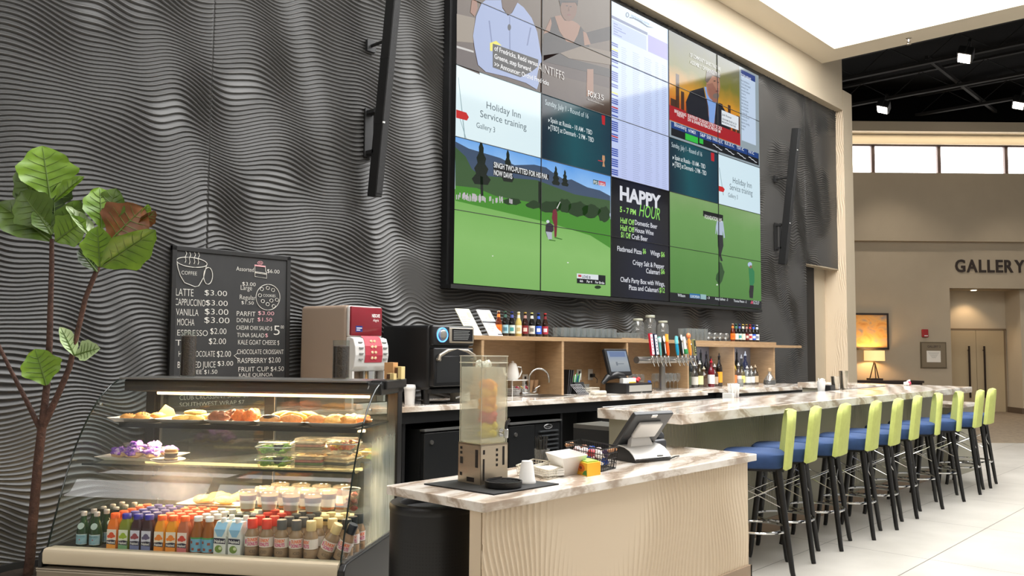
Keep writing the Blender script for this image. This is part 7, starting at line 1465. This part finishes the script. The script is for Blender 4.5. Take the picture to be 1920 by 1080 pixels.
# iced coffee bottles
def coffee(capc, ph):
    o = T('iced_coffee', 'x', 'bottle'); r = .034
    mb = MB(); mb.lathe([(r*.95, 0), (r, .006), (r, .04), (r*.96, .043), (r, .046), (r, .095), (r*.9, .108), (r*.6, .13), (.019, .138)], 20); mb.build('bottle', mat('iced_coffee', (150, 122, 94), .25, coat=.4), o, True)
    mb = MB(); mb.lathe([(.0225, .130), (.0235, .134), (.0235, .172), (.0215, .176)], 20); mb.build('cap', mat('dcap_%d_%d_%d' % capc, capc, .4), o, True)
    mb = MB(); mb.use(mat('coffee_label', (226, 214, 204), .5)); mb.sheet(cyl_label(r*1.012, .048, .094, -2.2, 2.2, 16)); R2 = r*1.02
    mb.use(mat('label_orange', (236, 104, 44), .5)); mb.text('DUNKIN\'', lambda gx, gy: (R2*math.sin(ph-.75+gx*1.5), -R2*math.cos(ph-.75+gx*1.5), .073+gy*.015), .035)
    mb.use(mat('label_pink', (206, 34, 112), .5)); mb.text('DONUTS', lambda gx, gy: (R2*math.sin(ph-.75+gx*1.5), -R2*math.cos(ph-.75+gx*1.5), .054+gy*.015), .035); mb.sheet(cyl_label(R2, .060, .082, ph-1.15, ph-.92, 2))
    mb.use(mat('label_dark', (60, 44, 36), .5)); mb.text('ICED', lambda gx, gy: (R2*math.sin(ph-.45+gx*.9), -R2*math.cos(ph-.45+gx*.9), .020+gy*.013), .0); mb.build('label', None, o); kids_index(); return o
CF = [(466, (232, 74, 56), .55, 'red-capped'), (492, (232, 74, 56), 0, 'red-capped'), (519, (92, 90, 88), .1, 'grey-capped'), (545, (92, 90, 88), .45, 'grey-capped'), (571, (226, 198, 140), -.6, 'cream-capped'), (597, (226, 198, 140), .3, 'cream-capped'), (622, (28, 34, 40), .2, 'black-capped')]
cp = {}
for i, (u, c, ph, nm) in enumerate(CF):
    for r_ in range(4):
        if i >= 5 and r_ == 0: continue
        lab = f'{nm} iced coffee bottle, {rown[r_]} row, {ORD[i]} of the coffee columns from the left'; p_ = CW(bx_(u)+.004*r_, .075+.073*r_, ZD)
        if (c, ph) not in cp: q_ = coffee(c, ph); cp[(c, ph)] = q_; q_.location = p_; q_.rotation_euler = (0, 0, CA); q_['label'] = lab; q_['group'] = GD
        else: dup(cp[(c, ph)], p_, CA+random.uniform(-.6, .6), lab, GD)
o = dup(cp[((226, 198, 140), .3)], CW(bx_(594), .072, ZD+.006), None, 'cream-capped iced coffee bottle tilted to the right in the front row', GD); o.rotation_euler = Matrix.Rotation(CA, 4, 'Z').to_3x3().to_4x4().__matmul__(Matrix.Rotation(math.radians(24), 4, 'Y')).to_euler()
o = dup(cp[((28, 34, 40), .2)], CW(bx_(622), .075, ZD+.006), None, 'black-capped iced coffee bottle tilted to the right at the end of the front row', GD); o.rotation_euler = (Matrix.Rotation(CA, 4, 'Z') @ Matrix.Rotation(math.radians(22), 4, 'Y')).to_euler()
# --- jars of coffee beans on top of the case
m_bean = mat('coffee_beans', (58, 38, 26), .4, var=.75, vs=130, bump=1.0, bs=130)
for (u, h, r, fh, lab) in ((352, .262, .044, .235, 'taller glass cylinder of coffee beans on the left of the food case top'), (639, .215, .047, .185, 'shorter glass cylinder of coffee beans in front of the coffee machine')):
    x = cf(u, 700, .74)[0]; o = T('bean_jar', lab, 'jar', CW(x, .74, 1.2725), CA)
    mb = MB(); mb.lathe([(r, 0), (r, h), (r-.003, h), (r-.003, .006)], 28, cap=False); mb.lathe([(r, 0), (r, .005)], 28); mb.build('cylinder', m_clear, o, True)
    mb = MB(); mb.lathe([(r-.004, .006), (r-.004, fh-.004), (r-.012, fh), (.005, fh+.004)], 28); mb.build('beans', m_bean, o, True)
# ================================================================== FIDDLE-LEAF FIG
P0_ = Vector((-3.69, -.68, 0)); FH = Vector((math.sin(YAW), math.cos(YAW), 0)); RH = Vector((math.cos(YAW), -math.sin(YAW), 0))
def pl(u, v, dy=0):
    d = _R*((u-960)/FPX)-_U*((v-540)/FPX)+_F; k = ((P0_+FH*dy-CAMLOC).dot(FH))/d.dot(FH); return CAMLOC+d*k
fg = T('fiddle_leaf_fig', 'tall fiddle-leaf fig tree with big green leaves and one brown leaf at the left edge', 'plant', tuple(P0_))
LP = lambda p_: tuple(p_-P0_)
m_bark = mat('bark', (74, 50, 40), .85, var=.35, vs=30, bump=.8, bs=60)
mb = MB(); mb.lathe([(.15, 0), (.19, .02), (.21, .26), (.195, .26), (.19, .22)], 28); mb.build('pot', mat('pot_dark', (30, 30, 32), .5), fg, True)
mb = MB(); mb.lathe([(.188, .20), (.19, .225)], 24); mb.build('soil', mat('soil', (44, 32, 24), .95, bump=.8, bs=60), fg)
def stem(pts, r): mb = MB(); mb.tube([LP(pl(*q)) for q in pts], r, 10); return mb.build('trunk', m_bark, fg, True)
stem([(50, 1096), (56, 1050), (64, 950), (72, 860), (79, 800)], [.026, .025, .024, .023, .022])
stem([(79, 804), (88, 720), (93, 640), (95, 560), (97, 500), (97, 448)], [.021, .017, .016, .014, .013, .011])
stem([(79, 804), (108, 742), (130, 690), (146, 620), (160, 560), (176, 520), (188, 492)], [.019, .016, .015, .014, .013, .013, .012])
stem([(76, 806), (50, 752), (18, 690), (-6, 640)], [.014, .012, .010, .009])
m_lf = {}
def leafmat(nm, c, c2):
    m = ramp_mat('leaf_'+nm, [(.3, c), (.7, c2)], (1, 1, 1), 9, .5, .38, wave=False); b = m.node_tree.nodes['Principled BSDF']
    b.inputs['Subsurface Weight'].default_value = 0; return m
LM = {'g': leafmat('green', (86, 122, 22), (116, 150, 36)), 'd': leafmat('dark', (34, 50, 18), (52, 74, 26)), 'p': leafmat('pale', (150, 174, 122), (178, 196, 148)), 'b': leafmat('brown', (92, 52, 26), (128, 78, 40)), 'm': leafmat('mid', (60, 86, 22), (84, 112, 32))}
def leaf(b_, t_, w_, k, face=0, cup=.25, bend=.1, dyb=0, dyt=0, seed=0):
    """leaf from base to tip pixel; w_: width in pixels of the photograph; face tilts its plane about the midrib"""
    B = pl(*b_, dyb); Tt = pl(*t_, dyt); ax = Tt-B; ln = ax.length; ax.normalize(); nrm = (CAMLOC-B).normalized(); sd = ax.cross(nrm).normalized(); nrm = sd.cross(ax).normalized()
    R = Matrix.Rotation(face, 4, ax); sd = R @ sd; nrm = R @ nrm; hw = w_*.5*ln/max(1, math.hypot(t_[0]-b_[0], t_[1]-b_[1])) if False else w_*.5/330.0
    rg = random.Random(seed); ph = rg.uniform(0, 6.28); g = []
    NS, NW = 15, 8
    for i in range(NS+1):
        s = i/NS; pr_ = math.sin(math.pi*min(1, s**.85*.97+.03))**.62*(.52+.70*s-.16*math.cos(2*math.pi*s*1.1)); pr_ *= (1 if s < .96 else .6); row = []
        for j in range(-NW, NW+1):
            a = j/NW; wob = .035*math.sin(7*s*math.pi+ph+(2 if a > 0 else 0))*abs(a)**2
            row.append(LP(B+ax*(ln*s)+sd*(hw*pr_*a*(1+wob*2))+nrm*(hw*cup*abs(a)**1.6*pr_+wob*hw*1.6-bend*ln*(s*s)*1.0+.012*hw*math.cos(9*s*math.pi+abs(a)*4))))
        g.append(row)
    mb = MB(); mb.sheet(g); o = mb.build('leaf', LM[k], fg, True)
    mb = MB(); mb.tube([LP(B+ax*(ln*s)+nrm*(-bend*ln*s*s+.003)) for s in (0, .25, .5, .75, .97)], [.0045, .004, .003, .002, .001], 5)
    for i in range(3, 13, 2):
        for j0, sg in ((NW, -1), (NW, 1)): mb.tube([tuple(Vector(g[i][NW])+nrm*.002), tuple(Vector(g[min(NS, i+1)][NW+sg*3])+nrm*.002), tuple(Vector(g[min(NS, i+2)][NW+sg*6])+nrm*.002)], [.002, .0016, .0008], 4)
    mb.build('midrib', mat('midrib', (88, 112, 46), .5), o); return o
leaf((94, 372), (80, 272), 100, 'g', .2, .2, .05, 0, -.03, 1)
leaf((88, 400), (22, 318), 60, 'm', -.5, .3, .1, .05, .1, 2)
leaf((86, 398), (30, 352), 40, 'd', .6, .3, .1, .08, .1, 3)
leaf((96, 452), (-8, 372), 78, 'm', .3, .3, .15, 0, -.06, 4)
leaf((92, 428), (36, 358), 74, 'm', -.2, .25, .1, -.03, -.08, 5)
leaf((100, 430), (104, 362), 50, 'd', .4, .3, .1, .03, .02, 6)
leaf((102, 378), (153, 328), 34, 'g', -.9, .4, .1, 0, -.02, 7)
leaf((96, 392), (132, 332), 44, 'd', .7, .3, .1, .07, .06, 8)
leaf((106, 448), (152, 376), 56, 'm', .3, .3, .05, 0, .04, 9)
leaf((104, 452), (158, 412), 62, 'g', -.3, .3, .1, -.02, -.05, 10)
leaf((98, 440), (66, 392), 46, 'm', .5, .3, .1, -.04, -.06, 11)
leaf((189, 500), (292, 432), 72, 'g', .35, .45, .02, -.02, -.06, 12)
leaf((188, 500), (182, 424), 58, 'g', -.25, .3, .05, -.03, -.07, 13)
leaf((206, 452), (268, 388), 96, 'b', -.2, .35, .12, .05, .08, 14)
leaf((190, 428), (188, 350), 68, 'g', .3, .25, .05, .03, .05, 15)
leaf((198, 424), (216, 352), 60, 'm', -.4, .3, .05, .06, .07, 16)
leaf((178, 454), (126, 384), 38, 'p', .9, .4, .05, -.02, -.05, 17)
leaf((182, 510), (148, 466), 34, 'd', .4, .35, .05, -.02, -.02, 18)
leaf((258, 424), (292, 396), 30, 'b', .6, .5, .05, .11, .11, 19)
leaf((264, 412), (279, 383), 24, 'g', .7, .5, .05, .13, .13, 20)
leaf((140, 668), (114, 612), 34, 'p', .6, .4, .05, -.02, -.05, 21)
leaf((142, 666), (186, 652), 40, 'p', -.5, .4, .05, -.02, -.05, 22)
leaf((87, 722), (66, 654), 66, 'g', .15, .2, .05, -.05, -.08, 23)

# --- small boxes standing on the right corner of the case
m_kraft = mat('kraft', (196, 148, 98), .8)
for (u, v, y, w_, d, h, c, nm) in ((733, 704, .80, .058, .05, .092, (196, 148, 98), 'taller open brown kraft box on the right corner of the food case'), (734.5, 706, .70, .044, .03, .034, (222, 198, 136), 'small cream kraft box in front of the taller brown one on the food case'), (750, 706, .80, .040, .04, .070, (226, 204, 142), 'cream kraft box at the outer right corner of the food case top')):
    x = cf(u, v, y)[0]; o = T('cardboard_box', nm, 'box', CW(x, y, 1.2735), CA-.25); mb = MB(); mb.box(-w_/2, w_/2, -d/2, d/2, 0, h); mb.build('carton', mat('kraft_%d' % c[2], c, .8), o)
    mb = MB(); mb.box(-w_/2-.0015, -w_/2, -d*.4, d*.4, h*.1, h*.95); mb.box(-w_/2, -.002, -d/2-.0015, -d/2, h*.1, h*.9) if h < .08 else None; mb.build('dark_side', mat('kraft_dark', (96, 66, 44), .8), o)
